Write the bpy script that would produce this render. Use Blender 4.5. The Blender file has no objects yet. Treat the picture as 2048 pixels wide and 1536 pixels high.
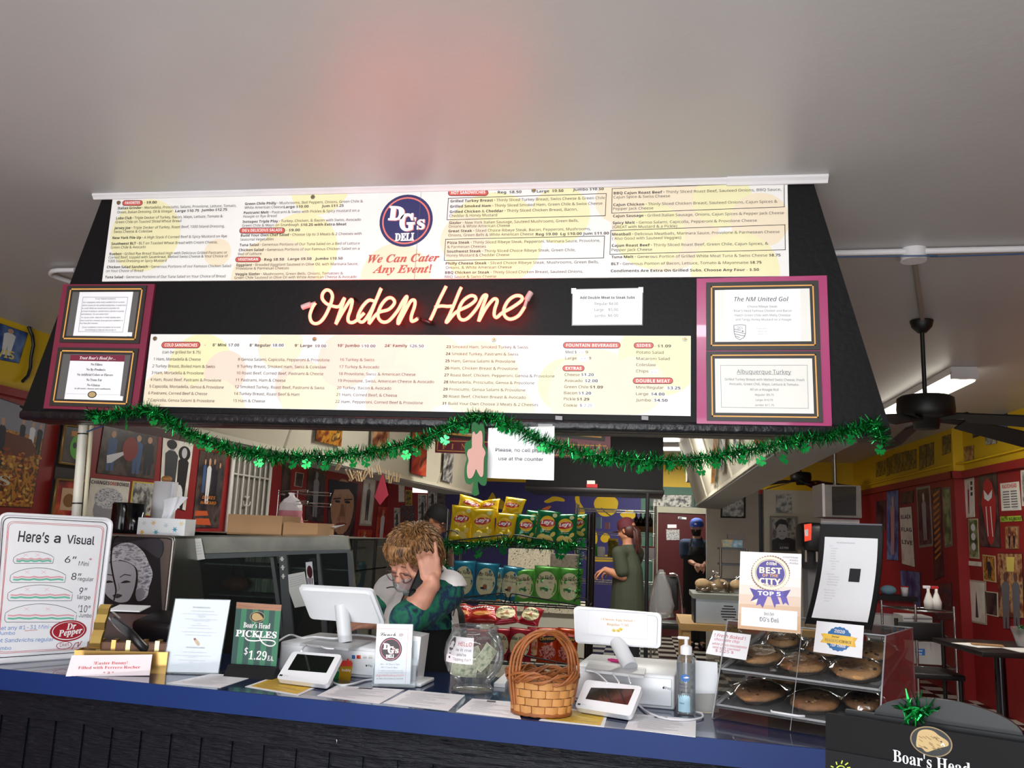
import bpy,bmesh,math,random
from math import sin,cos,pi,sqrt,radians
from mathutils import Vector,Matrix,Euler,noise
SC=bpy.context.scene
COL=SC.collection
random.seed(7)
# camera
EYE=Vector((0.0,0.0,1.6))
F=1680.5895
RX=(0.98774642,-0.01205216,0.15560126)
RY=(0.15102227,-0.17763923,-0.97243847)
RZ=(0.03936088,0.98402188,-0.17364236)
R3=Matrix((RX,RY,RZ))
cd=bpy.data.cameras.new('camera')
cam=bpy.data.objects.new('camera',cd);COL.objects.link(cam)
cam.matrix_world=Matrix.Translation(EYE)@R3.to_4x4()
cd.sensor_fit='HORIZONTAL';cd.sensor_width=36.0;cd.lens=F/2048*36.0
cd.clip_start=0.05;cd.clip_end=100
SC.camera=cam
# exposure and world
SC.view_settings.view_transform='Standard'
SC.view_settings.look='None'
SC.view_settings.gamma=1
SC.view_settings.use_curve_mapping=False
SC.view_settings.exposure=0.0
wd=bpy.data.worlds.new('world');SC.world=wd;wd.use_nodes=True
wd.node_tree.nodes['Background'].inputs[0].default_value=(0.75,0.85,1.0,1)
wd.node_tree.nodes['Background'].inputs[1].default_value=0.05
# lights
def area(name,loc,tgt,sx,sy,power,col=(1,1,1),spread=180):
 l=bpy.data.lights.new(name,'AREA');l.shape='RECTANGLE';l.size=sx;l.size_y=sy
 l.energy=power;l.color=col;l.spread=radians(spread)
 o=bpy.data.objects.new(name,l);COL.objects.link(o);o.location=loc
 o.rotation_euler=(Vector(tgt)-Vector(loc)).to_track_quat('-Z','Y').to_euler()
 return o
 # daylight through the shop windows behind the camera
area('window_daylight',(-1.1,-2.4,1.75),(-1.0,2.6,1.2),4.8,1.9,126,(0.90,0.96,1.0))
sl=bpy.data.lights.new('sun','SUN');sl.energy=5.0;sl.angle=radians(.6);sl.color=(1,.96,.9)
sun=bpy.data.objects.new('sun',sl);COL.objects.link(sun);sun.location=(0,-6,6)
sun.rotation_euler=Vector((0.08,cos(radians(37)),-sin(radians(37)))).to_track_quat('-Z','Y').to_euler()
area('ceiling_fill',(-0.6,-1.9,0.06),(-0.75,2.45,2.8),3.2,0.8,105,(1.0,0.98,0.96),80)  # added fill near the floor, brightens the ceiling by the canopy
area('shopfront_tube_light',(-0.4,1.0,2.7),(-0.4,1.5,0.0),2.4,0.15,30,(0.97,0.99,1.0))
# fluorescent battens: kitchen and dining side
area('kitchen_tube_light',(-0.3,7.3,2.70),(-0.3,7.3,0),1.3,0.2,60,(1.0,0.97,0.88))
area('kitchen_front_tube_light',(-0.5,4.9,2.72),(-0.5,5.0,0),1.3,0.2,42,(1.0,0.98,0.92))
area('kitchen_tube_light_back',(0.3,11.8,2.70),(0.3,11.8,0),1.3,0.2,45,(1.0,0.97,0.88))
area('dining_tube_light',(2.1,6.6,2.68),(2.1,6.6,0),0.12,1.7,26,(1.0,0.98,0.92))
area('left_tube_light',(-2.9,7.4,2.68),(-2.9,7.4,0),0.12,1.3,26,(1.0,0.97,0.9))
# pixel rays: where a thing of the photo stands
def ray(px,py):return R3@Vector((px-1024,-(py-768),-F))
def ay(px,py,Y):r=ray(px,py);return EYE+r*(Y/r.y)
def az(px,py,z):r=ray(px,py);return EYE+r*((z-EYE.z)/r.z)
def ax(px,py,X):r=ray(px,py);return EYE+r*(X/r.x)
# materials
def lin(h):
 if not isinstance(h,str):return tuple(h)
 h=h.lstrip('#');c=[int(h[i:i+2],16)/255 for i in(0,2,4)]
 return tuple(x/12.92 if x<=.04045 else((x+.055)/1.055)**2.4 for x in c)
MATS={}
def mat(name,col='#888888',rough=.6,metal=0.,noise_=0.,nscale=8.,bump=0.,bscale=60.,spec=.5,emit=0.,ecol=None,coat=0.,trans=0.):
 if name in MATS:return MATS[name]
 m=bpy.data.materials.new(name);m.use_nodes=True;MATS[name]=m
 nt=m.node_tree;b=nt.nodes['Principled BSDF'];L=nt.links
 c=lin(col);b.inputs['Base Color'].default_value=(*c,1)
 b.inputs['Roughness'].default_value=rough;b.inputs['Metallic'].default_value=metal
 b.inputs['Specular IOR Level'].default_value=spec
 b.inputs['Coat Weight'].default_value=coat;b.inputs['Transmission Weight'].default_value=trans
 if emit:
  b.inputs['Emission Color'].default_value=(*lin(ecol or col),1);b.inputs['Emission Strength'].default_value=emit
 tc=nt.nodes.new('ShaderNodeTexCoord')
 n=nt.nodes.new('ShaderNodeTexNoise');n.inputs['Scale'].default_value=nscale;n.inputs['Detail'].default_value=4
 L.new(tc.outputs['Object'],n.inputs['Vector'])
 mx=nt.nodes.new('ShaderNodeMix');mx.data_type='RGBA';mx.blend_type='MULTIPLY'
 mx.inputs['Factor'].default_value=1.0
 mr=nt.nodes.new('ShaderNodeMapRange');mr.inputs['From Min'].default_value=.3;mr.inputs['From Max'].default_value=.7
 mr.inputs['To Min'].default_value=1-(noise_ or .03);mr.inputs['To Max'].default_value=1+(noise_ or .03)*.4
 L.new(n.outputs['Fac'],mr.inputs['Value']);mx.inputs['A'].default_value=(*c,1)
 L.new(mr.outputs['Result'],mx.inputs['B']);L.new(mx.outputs['Result'],b.inputs['Base Color'])
 if bump:
  n2=nt.nodes.new('ShaderNodeTexNoise');n2.inputs['Scale'].default_value=bscale;n2.inputs['Detail'].default_value=5
  L.new(tc.outputs['Object'],n2.inputs['Vector'])
  bp=nt.nodes.new('ShaderNodeBump');bp.inputs['Strength'].default_value=bump;bp.inputs['Distance'].default_value=.01
  L.new(n2.outputs['Fac'],bp.inputs['Height']);L.new(bp.outputs['Normal'],b.inputs['Normal'])
 return m
def ramp_mat(name,cols,scale=6.,kind='noise',rough=.5,stretch=(1,1,1),detail=4.,interp='LINEAR',coat=0.):
 if name in MATS:return MATS[name]
 m=bpy.data.materials.new(name);m.use_nodes=True;MATS[name]=m
 nt=m.node_tree;b=nt.nodes['Principled BSDF'];L=nt.links
 b.inputs['Roughness'].default_value=rough;b.inputs['Coat Weight'].default_value=coat
 tc=nt.nodes.new('ShaderNodeTexCoord');mp=nt.nodes.new('ShaderNodeMapping');mp.inputs['Scale'].default_value=stretch
 L.new(tc.outputs['Object'],mp.inputs['Vector'])
 if kind=='voronoi':
  n=nt.nodes.new('ShaderNodeTexVoronoi');n.inputs['Scale'].default_value=scale;out=n.outputs['Distance']
 elif kind=='wave':
  n=nt.nodes.new('ShaderNodeTexWave');n.inputs['Scale'].default_value=scale;n.inputs['Distortion'].default_value=3;out=n.outputs['Fac']
 else:
  n=nt.nodes.new('ShaderNodeTexNoise');n.inputs['Scale'].default_value=scale;n.inputs['Detail'].default_value=detail;out=n.outputs['Fac']
 L.new(mp.outputs['Vector'],n.inputs['Vector'])
 r=nt.nodes.new('ShaderNodeValToRGB');r.color_ramp.interpolation=interp
 e=r.color_ramp.elements;lo,hi=(.3,.7)if kind=='noise' else(0.05,.8)
 while len(e)<len(cols):e.new(.5)
 for i,c in enumerate(cols):
  e[i].position=lo+(hi-lo)*i/max(1,len(cols)-1);e[i].color=(*lin(c),1)
 L.new(out,r.inputs['Fac']);L.new(r.outputs['Color'],b.inputs['Base Color'])
 return m
def clear_mat(name,tint='#ffffff',ior=1.45,gloss_rough=.02,haze=0.0,strength=1.0):
 if name in MATS:return MATS[name]
 m=bpy.data.materials.new(name);m.use_nodes=True;MATS[name]=m
 nt=m.node_tree;L=nt.links;nt.nodes.remove(nt.nodes['Principled BSDF'])
 out=nt.nodes['Material Output']
 t=nt.nodes.new('ShaderNodeBsdfTransparent');t.inputs[0].default_value=(*lin(tint),1)
 g=nt.nodes.new('ShaderNodeBsdfGlossy');g.inputs['Roughness'].default_value=gloss_rough
 fr=nt.nodes.new('ShaderNodeFresnel');fr.inputs[0].default_value=ior
 ml=nt.nodes.new('ShaderNodeMath');ml.operation='MULTIPLY_ADD';ml.inputs[1].default_value=strength;ml.inputs[2].default_value=0
 ml.use_clamp=True
 L.new(fr.outputs[0],ml.inputs[0])
 mx=nt.nodes.new('ShaderNodeMixShader');L.new(ml.outputs[0],mx.inputs[0]);L.new(t.outputs[0],mx.inputs[1]);L.new(g.outputs[0],mx.inputs[2])
 last=mx
 if haze:
  d=nt.nodes.new('ShaderNodeBsdfDiffuse');d.inputs[0].default_value=(.8,.8,.82,1)
  m2=nt.nodes.new('ShaderNodeMixShader');m2.inputs[0].default_value=haze
  L.new(mx.outputs[0],m2.inputs[1]);L.new(d.outputs[0],m2.inputs[2]);last=m2
 L.new(last.outputs[0],out.inputs[0])
 return m
 # mesh builder
ZF=.2
WM={}
class MB:
 def __init__(s,M=None):s.v=[];s.f=[];s.m=[];s.mats=[];s.sm=[];s.M=M or Matrix()
 def _mi(s,m):
  if m not in s.mats:s.mats.append(m)
  return s.mats.index(m)
 def add(s,vs,fs,m,smooth=False):
  o=len(s.v);s.v+=[s.M@Vector(v)for v in vs];i=s._mi(m)
  for f in fs:s.f.append([o+k for k in f]);s.m.append(i);s.sm.append(smooth)
  return s
 def box(s,c,d,m,rot=None,bev=0.0,seg=2):
  x,y,z=[k/2 for k in d];R=rot if rot is not None else Matrix.Identity(3)
  if bev>0:
   bm=bmesh.new();bmesh.ops.create_cube(bm,size=1)
   for v in bm.verts:v.co=Vector((v.co.x*d[0],v.co.y*d[1],v.co.z*d[2]))
   bmesh.ops.bevel(bm,geom=list(bm.edges),offset=min(bev,.49*min(d)),segments=seg,affect='EDGES',profile=.5)
   bm.verts.index_update()
   vs=[R@v.co+Vector(c)for v in bm.verts];fs=[[v.index for v in f.verts]for f in bm.faces];bm.free()
   return s.add(vs,fs,m,True)
  vs=[R@Vector((a*x,b*y,e*z))+Vector(c)for a in(-1,1)for b in(-1,1)for e in(-1,1)]
  return s.add(vs,[(0,1,3,2),(4,6,7,5),(0,4,5,1),(2,3,7,6),(0,2,6,4),(1,5,7,3)],m)
 def bb(s,a,b,m,bev=0.0):
  a=Vector(a);b=Vector(b)
  return s.box((a+b)/2,[abs(k)for k in(b-a)],m,None,bev)
 def cyl(s,p0,p1,r0,m,r1=None,n=16,cap=True,smooth=True):
  p0=Vector(p0);p1=Vector(p1);r1=r0 if r1 is None else r1
  d=(p1-p0).normalized();a=d.orthogonal().normalized();b=d.cross(a)
  vs=[p+(a*cos(2*pi*i/n)+b*sin(2*pi*i/n))*r for p,r in((p0,r0),(p1,r1))for i in range(n)]
  s.add(vs,[(i,(i+1)%n,n+(i+1)%n,n+i)for i in range(n)],m,smooth)
  if cap:
   s.add(vs[:n],[list(range(n))[::-1]],m);s.add(vs[n:],[list(range(n))],m)
  return s
 def tube(s,pts,r,m,n=8,closed=False,cap=True):
  pts=[Vector(p)for p in pts];k=len(pts);rs=r if isinstance(r,(list,tuple))else[r]*k
  t0=(pts[1]-pts[0]).normalized();a=t0.orthogonal().normalized();vs=[]
  for i,p in enumerate(pts):
   if closed:t=pts[(i+1)%k]-pts[i-1]
   else:t=pts[min(i+1,k-1)]-pts[max(i-1,0)]
   if t.length<1e-9:t=t0
   t.normalize();a=(a-t*a.dot(t))
   a=a.normalized()if a.length>1e-6 else t.orthogonal().normalized()
   b=t.cross(a)
   vs+=[p+(a*cos(2*pi*j/n)+b*sin(2*pi*j/n))*rs[i]for j in range(n)]
  fs=[]
  for i in range(k if closed else k-1):
   i2=(i+1)%k
   fs+=[(i*n+j,i*n+(j+1)%n,i2*n+(j+1)%n,i2*n+j)for j in range(n)]
  s.add(vs,fs,m,True)
  if cap and not closed:
   s.add(vs[:n],[list(range(n))[::-1]],m);s.add(vs[-n:],[list(range(n))],m)
  return s
 def lathe(s,prof,c,m,n=32,R=None):
  R=R if R is not None else Matrix.Identity(3);c=Vector(c);vs=[]
  for r,z in prof:vs+=[R@Vector((r*cos(2*pi*i/n),r*sin(2*pi*i/n),z))+c for i in range(n)]
  fs=[]
  for k in range(len(prof)-1):
   fs+=[(k*n+i,k*n+(i+1)%n,(k+1)*n+(i+1)%n,(k+1)*n+i)for i in range(n)]
  return s.add(vs,fs,m,True)
 def ball(s,c,r,m,nu=16,nv=10,R=None):
  if not isinstance(r,(list,tuple)):r=(r,r,r)
  R=R if R is not None else Matrix.Identity(3);c=Vector(c)
  vs=[R@Vector((0,0,-r[2]))+c]
  for j in range(1,nv):
   t=-pi/2+pi*j/nv
   vs+=[R@Vector((r[0]*cos(t)*cos(2*pi*i/nu),r[1]*cos(t)*sin(2*pi*i/nu),r[2]*sin(t)))+c for i in range(nu)]
  vs.append(R@Vector((0,0,r[2]))+c);e=len(vs)-1
  fs=[(0,1+(i+1)%nu,1+i)for i in range(nu)]
  for j in range(nv-2):
   a=1+j*nu;b=a+nu
   fs+=[(a+i,a+(i+1)%nu,b+(i+1)%nu,b+i)for i in range(nu)]
  a=1+(nv-2)*nu
  fs+=[(a+i,a+(i+1)%nu,e)for i in range(nu)]
  return s.add(vs,fs,m,True)
 def poly(s,pts,m):return s.add(pts,[list(range(len(pts)))],m)
 def prism(s,pts,ext,m):
  pts=[Vector(p)for p in pts];n=len(pts);e=Vector(ext)
  return s.add(pts+[p+e for p in pts],[list(range(n)),list(range(n,2*n))[::-1]]+[(i,(i+1)%n,n+(i+1)%n,n+i)for i in range(n)],m)
 def build(s,name,parent=None,label=None,kind=None):
  me=bpy.data.meshes.new(name);V=s.v
  if name!='floor' and(parent is None or parent not in LOCAL):
   for v in V:v.z=max(v.z,ZF)
  if parent is None:
   xs=[v.x for v in V];ys=[v.y for v in V];zs=[v.z for v in V]
   o0=Vector(((min(xs)+max(xs))/2,(min(ys)+max(ys))/2,min(zs)));Mi=Matrix.Translation(-o0);Mw=Matrix.Translation(o0)
  else:Mw=WM[parent];Mi=Mw.inverted()
  me.from_pydata([Mi@v for v in V],[],s.f);
  for m in s.mats:me.materials.append(m)
  me.polygons.foreach_set('material_index',s.m);me.polygons.foreach_set('use_smooth',s.sm);me.update()
  o=bpy.data.objects.new(name,me);COL.objects.link(o)
  if parent is None:o.location=o0
  else:o.parent=parent
  WM[o]=Mw
  if label:o['label']=label
  if kind:o['kind']=kind
  return o
LOCAL=set()
def tag(o,label,cat,group=None,kind=None):
 o['label']=label;o['category']=cat
 if group:o['group']=group
 if kind:o['kind']=kind
 return o
def thing(name,label,cat,loc=(0,0,0),rz=0.,group=None,M=None):
 o=bpy.data.objects.new(name,None);COL.objects.link(o);o.empty_display_size=.05
 loc=Vector(loc);loc.z=max(loc.z,ZF)
 Mw=M if M is not None else Matrix.Translation(loc)@Matrix.Rotation(rz,4,'Z')
 o.matrix_world=Mw;WM[o]=Mw
 return tag(o,label,cat,group)
def struct(mb,name):
 o=mb.build(name);o['kind']='structure';return o
def dup(src,M,label=None,group=None):
 c=src.copy();COL.objects.link(c);c.matrix_world=M;WM[c]=M
 if label:c['label']=label
 if group:c['group']=group
 for ch in list(src.children):
  d=ch.copy();COL.objects.link(d);d.parent=c;d.matrix_parent_inverse=ch.matrix_parent_inverse;WM[d]=M
  for g in list(ch.children):
   e=g.copy();COL.objects.link(e);e.parent=d;WM[e]=M
 return c
 # lettering
FD=bpy.utils.system_resource('DATAFILES',path='fonts')or ''
def font(fn):
 try:return bpy.data.fonts.load(FD+'/'+fn,check_existing=True)
 except Exception:return None
F_SANS=font('Inter.woff2');F_MATH=font('NotoSansMath-Regular.woff2')
def _map(st,up,lo,dig=None,special={}):
 r=''
 for ch in st:
  if ch in special:r+=special[ch]
  elif 'A'<=ch<='Z' and up:r+=chr(up+ord(ch)-65)
  elif 'a'<=ch<='z' and lo:r+=chr(lo+ord(ch)-97)
  elif '0'<=ch<='9' and dig:r+=chr(dig+ord(ch)-48)
  else:r+=ch
 return r
def bold(t):return _map(t,0x1D5D4,0x1D5EE,0x1D7EC)
def boldit(t):return _map(t,0x1D63C,0x1D656,0x1D7EC)
def ital(t):return _map(t,0x1D608,0x1D622,0x1D7E2)
def serif(t):return _map(t,0x1D400,0x1D41A,0x1D7CE)
def serifit(t):return _map(t,0x1D468,0x1D482,0x1D7CE)
def script(t):return _map(t,0x1D4D0,0x1D4EA)
_TR=str.maketrans({'’':"'",'•':'∙','”':'"','–':'-','✳':'*','é':'e'})
def text_geo(st,fnt=None,off=0.,res=2):
 if fnt is not None and fnt==F_MATH:st=st.translate(_TR)
 cu=bpy.data.curves.new('t','FONT');cu.body=st;cu.resolution_u=res
 if fnt:cu.font=fnt
 cu.offset=off
 ob=bpy.data.objects.new('t',cu);me=ob.to_mesh()
 vs=[(v.co.x,v.co.y)for v in me.vertices];fs=[list(p.vertices)for p in me.polygons]
 ob.to_mesh_clear();bpy.data.objects.remove(ob);bpy.data.curves.remove(cu)
 return vs,fs
CAPS={}
def cap_of(f):
 if f not in CAPS:
  v,_=text_geo('H',{'math':F_MATH,'sans':F_SANS,'b':None}[f]);CAPS[f]=max(q[1]for q in v)if v else .7
 return CAPS[f]
class Panel:
 def __init__(s,O,U,V):
  s.O=Vector(O);s.U=Vector(U).normalized();s.N=s.U.cross(Vector(V)).normalized();s.V=s.N.cross(s.U)
  s.M=Matrix.Translation(s.O)@Matrix((s.U,s.V,s.N)).transposed().to_4x4();s.zo=(0,0,1.)
  s.warp=None
 def zoom(s,x0,y0,x1,w=None):s.zo=(x0,y0,x1)
 def px(s,x,y):return(s.zo[0]+x/s.zo[2],s.zo[1]+y/s.zo[2])
 def uv(s,x,y):
  r=ray(*s.px(x,y));t=(s.O-EYE).dot(s.N)/r.dot(s.N);p=EYE+r*t-s.O
  return Vector((p.dot(s.U),p.dot(s.V)))
 def xyz(s,u,v,h=0.):return s.O+s.U*u+s.V*v+s.N*h
 def put(s,mb,uvs,fs,m,h):
  w=s.warp or s.xyz
  mb.add([w(u,v,h)for u,v in uvs],fs,m)
 def poly(s,mb,pix,m,h=.0004):s.put(mb,[s.uv(*p)for p in pix],[list(range(len(pix)))],m,h)
 def disc(s,mb,x,y,rx,m,h=.0004,ry=None,n=40):
  c=s.uv(x,y);r=(s.uv(x+rx,y)-c).length;r2=r if ry is None else(s.uv(x,y+ry)-c).length
  s.put(mb,[(c.x+r*cos(2*pi*i/n),c.y+r2*sin(2*pi*i/n))for i in range(n)],[list(range(n))],m,h)
 def pill(s,mb,x0,x1,y0,y1,m,h=.0004):
  a=s.uv(x0,(y0+y1)/2);b=s.uv(x1,(y0+y1)/2);hh=abs(s.uv((x0+x1)/2,y0).y-s.uv((x0+x1)/2,y1).y)/2
  d=(b-a);L=d.length;d.normalize();nn=Vector((-d.y,d.x));pts=[]
  for i in range(13):
   t=-pi/2+pi*i/12;pts.append(b-d*hh+d*hh*cos(t)+nn*hh*sin(t))
  for i in range(13):
   t=pi/2+pi*i/12;pts.append(a+d*hh+d*hh*cos(t)+nn*hh*sin(t))
  s.put(mb,[tuple(p)for p in pts],[list(range(len(pts)))],m,h)
 def frame(s,mb,q,w,m,h=.0004):
  q=[s.uv(*p)for p in q];k=(s.uv(w,0)-s.uv(0,0)).length
  for i in range(4):
   a,b=q[i],q[(i+1)%4];d=(b-a).normalized()*k/2;n=Vector((-d.y,d.x))
   s.put(mb,[tuple(p)for p in(a-d-n,b+d-n,b+d+n,a-d+n)],[(0,1,2,3)],m,h)
 def line(s,mb,pix,w,m,h=.0004):
  k=(s.uv(w,0)-s.uv(0,0)).length/2;P=[s.uv(*p)for p in pix]
  for a,b in zip(P,P[1:]):
   d=b-a
   if d.length<1e-7:continue
   d=d.normalized()*k;n=Vector((-d.y,d.x))
   s.put(mb,[tuple(p)for p in(a-d*.4-n,b+d*.4-n,b+d*.4+n,a-d*.4+n)],[(0,1,2,3)],m,h)
 def text(s,mb,st,x0,y0,x1,y1,cap,m,h=.0005,fnt='math',off=0.,center=False,shear=0.,res=2):
  vs,fs=text_geo(st,{'math':F_MATH,'sans':F_SANS,'b':None}[fnt],off,res)
  if not vs:return
  a=s.uv(x0,y0);b=s.uv(x1,y1);d=b-a;L=d.length;d.normalize();n=Vector((-d.y,d.x))
  mn=min(v[0]for v in vs);mx=max(v[0]for v in vs)
  sc=(s.uv((x0+x1)/2,(y0+y1)/2)-s.uv((x0+x1)/2,(y0+y1)/2-cap)).length/cap_of(fnt);sx=L/(mx-mn)
  s.put(mb,[tuple(a+d*((v[0]-mn)*sx+shear*v[1]*sc)+n*(v[1]*sc))for v in vs],fs,m,h)
 def sheet(s,mb,q,m,t=.003,h=0.0):
  P=[s.uv(*p)for p in q];w=s.warp or s.xyz
  mb.prism([w(p.x,p.y,h)for p in P],-s.N*t,m)
def lean(pL,pR,z,tilt,zoom=None):
 if zoom:f=lambda p:(zoom[0]+p[0]/zoom[2],zoom[1]+p[1]/zoom[2])
 else:f=lambda p:p
 a=az(*f(pL),z);b=az(*f(pR),z);U=(b-a).normalized();n=Vector((-U.y,U.x,0));t=radians(tilt)
 P=Panel(a,U,Vector((0,0,cos(t)))+n*sin(t));P.zo=zoom or P.zo
 return P
def slab(P,q,m,name,label,cat,t=.003,group=None,extra=None):
 mb=MB();P.sheet(mb,q,m,t)
 if extra:extra(mb)
 return tag(mb.build(name),label,cat,group)
def smooth_curve(pts,k=8,closed=False):
 P=[Vector(p)for p in pts];n=len(P);out=[]
 for i in range(n if closed else n-1):
  p0=P[(i-1)%n]if closed or i>0 else P[0];p1=P[i];p2=P[(i+1)%n];p3=P[(i+2)%n]if closed or i+2<n else P[-1]
  for j in range(k):
   t=j/k
   out.append(.5*((2*p1)+(-p0+p2)*t+(2*p0-5*p1+4*p2-p3)*t*t+(-p0+3*p1-3*p2+p3)*t**3))
 if not closed:out.append(P[-1])
 return out
 # common materials
M_WHITE=mat('white_plastic','#e9e9ee',.35)
M_PAPER=mat('white_paper','#f1f1f5',.7)
M_INK=mat('black_ink','#1c1a22',.6)
M_NAVY=mat('navy_ink','#2a2660',.6)
M_GREYINK=mat('grey_ink','#6d6d74',.7)
M_LIGHTINK=mat('pale_grey_ink','#a9a9b2',.7)
M_RED=mat('red_ink','#c0282d',.6)
M_BLACK=mat('black_satin','#111114',.4)
M_STEEL=mat('brushed_steel','#9b9a94',.32,.9,noise_=.15,nscale=4)
M_CHROME=mat('chrome_wire','#b9b9b9',.2,1.)
M_BLKWIRE=mat('black_wire','#0c0c0d',.4)
M_GLASS=clear_mat('clear_glass')
M_ACRYL=clear_mat('clear_acrylic','#f6f8f9',haze=.018,strength=.7)
M_FILM=clear_mat('plastic_film','#f6f6f6',gloss_rough=.07,haze=.015,strength=2.0)
M_CARD=mat('brown_cardboard','#a9835c',.8,noise_=.1)
M_GOLD=mat('gold_line','#e2a758',.5)
M_MAROON=mat('maroon_board','#7a2440',.35,coat=.3)
M_SKIN=mat('skin','#c99a83',.55,noise_=.12,nscale=30)
M_DARKWOOD=mat('dark_table_top','#231d1c',.35)
# THE ROOM
def texth(P,mb,st,x0,y0,x1,cap,m,**k):
 a=P.uv(x0,y0);y1=y0
 for _ in range(4):
  e=P.uv(x1,y1).y-a.y;g=(P.uv(x1,y1+4).y-P.uv(x1,y1).y)/4;y1-=e/g
 parts=st.split('*');st2=''.join(bold(t)if i%2 else t for i,t in enumerate(parts))
 P.text(mb,st2,x0,y0,x1,y1,cap,m,**k)
HZ=2.8
mb=MB();ft=bpy.data.materials.new('checker_floor');ft.use_nodes=True
nt=ft.node_tree;bs=nt.nodes['Principled BSDF'];bs.inputs['Roughness'].default_value=.25
tc=nt.nodes.new('ShaderNodeTexCoord');ck=nt.nodes.new('ShaderNodeTexChecker');ck.inputs['Scale'].default_value=1/.22
ck.inputs['Color1'].default_value=(.55,.53,.46,1);ck.inputs['Color2'].default_value=(.012,.012,.013,1)
mpn=nt.nodes.new('ShaderNodeMapping');mpn.inputs['Location'].default_value=(.05,.08,.11)
nt.links.new(tc.outputs['Object'],mpn.inputs['Vector']);nt.links.new(mpn.outputs['Vector'],ck.inputs['Vector']);nt.links.new(ck.outputs['Color'],bs.inputs['Base Color'])
mb.bb((-4.2,-3,ZF-.1),(3.4,13.2,ZF),ft);struct(mb,'floor')
M_CEIL=mat('ceiling_paint','#b4b3b3',.41,noise_=.05,nscale=1.6,bump=.10,bscale=30,spec=1.0)
mb=MB();mb.bb((-4.2,-3,HZ),(3.4,13.2,HZ+.1),M_CEIL);struct(mb,'ceiling')
M_REDW=mat('red_wall_paint','#8f1b1d',.45,noise_=.08,nscale=2,bump=.1,bscale=40)
M_YELW=mat('yellow_wall_paint','#dcb414',.5,noise_=.08,nscale=2,bump=.1,bscale=30)
M_BLKW=mat('black_wall_paint','#17120f',.5)
M_BEIGE=mat('beige_wall_paint','#b3aca0',.6,noise_=.05)
M_CREAM=mat('cream_panel_paint','#cdc7b4',.45,noise_=.05,nscale=3)
M_GREENW=mat('green_wall_paint','#4c7263',.6)
M_PURPLE=mat('purple_wall_paint','#383472',.6,noise_=.06)
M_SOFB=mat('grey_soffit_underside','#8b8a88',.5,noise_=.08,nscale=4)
# left wall: yellow over red, black bay behind the pipe
mb=MB();XL=-4.0
mb.bb((XL-.1,-3,2.36),(XL,13.1,HZ),M_YELW);mb.bb((XL-.1,-3,0),(XL,13.1,2.36),M_REDW)
struct(mb,'wall_left')
y0=ax(113,900,XL).y;y1=ax(178,900,XL).y
mb=MB();mb.bb((XL,y0,0),(XL+.012,y1,2.33),M_BLKW);struct(mb,'trim_1')
mb=MB();mb.bb((XL,-3,2.33),(XL+.03,13,2.38),M_REDW);struct(mb,'trim_2')
# right wall with a shallow jog
XR=3.05;XR2=3.15;YJ=8.95
mb=MB()
mb.bb((XR,YJ,2.36),(XR+.2,13.1,HZ),M_YELW);mb.bb((XR,YJ,0),(XR+.2,13.1,2.36),M_REDW)
mb.bb((XR2,-3,2.36),(XR2+.1,YJ,HZ),M_YELW);mb.bb((XR2,-3,0),(XR2+.1,YJ,2.36),M_REDW)
struct(mb,'wall_right')
mb=MB();mb.bb((XR-.03,YJ-.03,2.3),(XR,12.5,2.37),M_REDW);mb.bb((XR2-.05,-3,2.3),(XR2,YJ,2.37),M_REDW)
mb.bb((XR-.03,YJ-.06,2.3),(XR2,YJ,2.37),M_REDW);struct(mb,'trim_3')
# back wall: red, purple mural, green with the door; yellow above
def bx(px):return ay(px,1000,13).x
mb=MB()
mb.bb((XL,13,2.37),(XR+.1,13.1,HZ),M_YELW)
mb.bb((XL,13,0),(bx(868),13.1,2.37),M_REDW);mb.bb((bx(868),13,0),(bx(1282),13.1,2.37),M_PURPLE)
mb.bb((bx(1282),13,0),(1.15,13.1,2.37),M_GREENW);mb.bb((1.15,13,0),(XR+.1,13.1,2.37),M_REDW)
wb=struct(mb,'wall_back')
PB=Panel((0,13,1.6),(1,0,0),(0,0,1))
mb=MB();M_MUR=mat('yellow_mural_paint','#d8b31c',.6);M_OR=mat('orange_mural_paint','#d8793a',.6)
def blob(pts,m=None,k=5,h=.002):
 P=[PB.uv(*p)for p in pts];c=smooth_curve([(p.x,p.y,0)for p in P],k,True);PB.put(mb,[(q.x,q.y)for q in c],[list(range(len(c)))],m or M_MUR,h)
blob([(975,1000),(980,992),(985,985),(990,992),(993,998),(998,995),(1004,1000),(1010,1005),(1012,1000),(1018,996),(1026,994),(1032,999),(1034,1010),(1038,1020),(1020,1022),(1000,1018),(970,1012)])
blob([(1088,1003),(1098,997),(1106,993),(1118,994),(1128,998),(1128,1003),(1112,1002),(1096,1006)])
blob([(1188,1010),(1192,997),(1203,991),(1216,990),(1228,994),(1236,1003),(1234,1018),(1226,1029),(1212,1033),(1198,1028)],k=6)
blob([(1150,995),(1158,992),(1160,1004),(1166,1014),(1170,1026),(1160,1030),(1154,1014)])
blob([(1240,1030),(1248,1024),(1258,1020),(1268,1024),(1270,1034),(1256,1040)])
blob([(1201,1076),(1208,1067),(1217,1069),(1220,1078),(1212,1085),(1204,1083)])
blob([(1178,1060),(1192,1062),(1194,1085),(1180,1090)]);blob([(1178,1112),(1240,1110),(1242,1122),(1178,1122)])
blob([(1084,1018),(1098,1012),(1102,1014),(1090,1024)],M_OR)
PB.line(mb,[(1203,1016),(1210,1024),(1222,1032)],1.2,M_BLKW,.003)
o=mb.build('mural');o['kind']='structure';o.name='trim_4'
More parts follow.
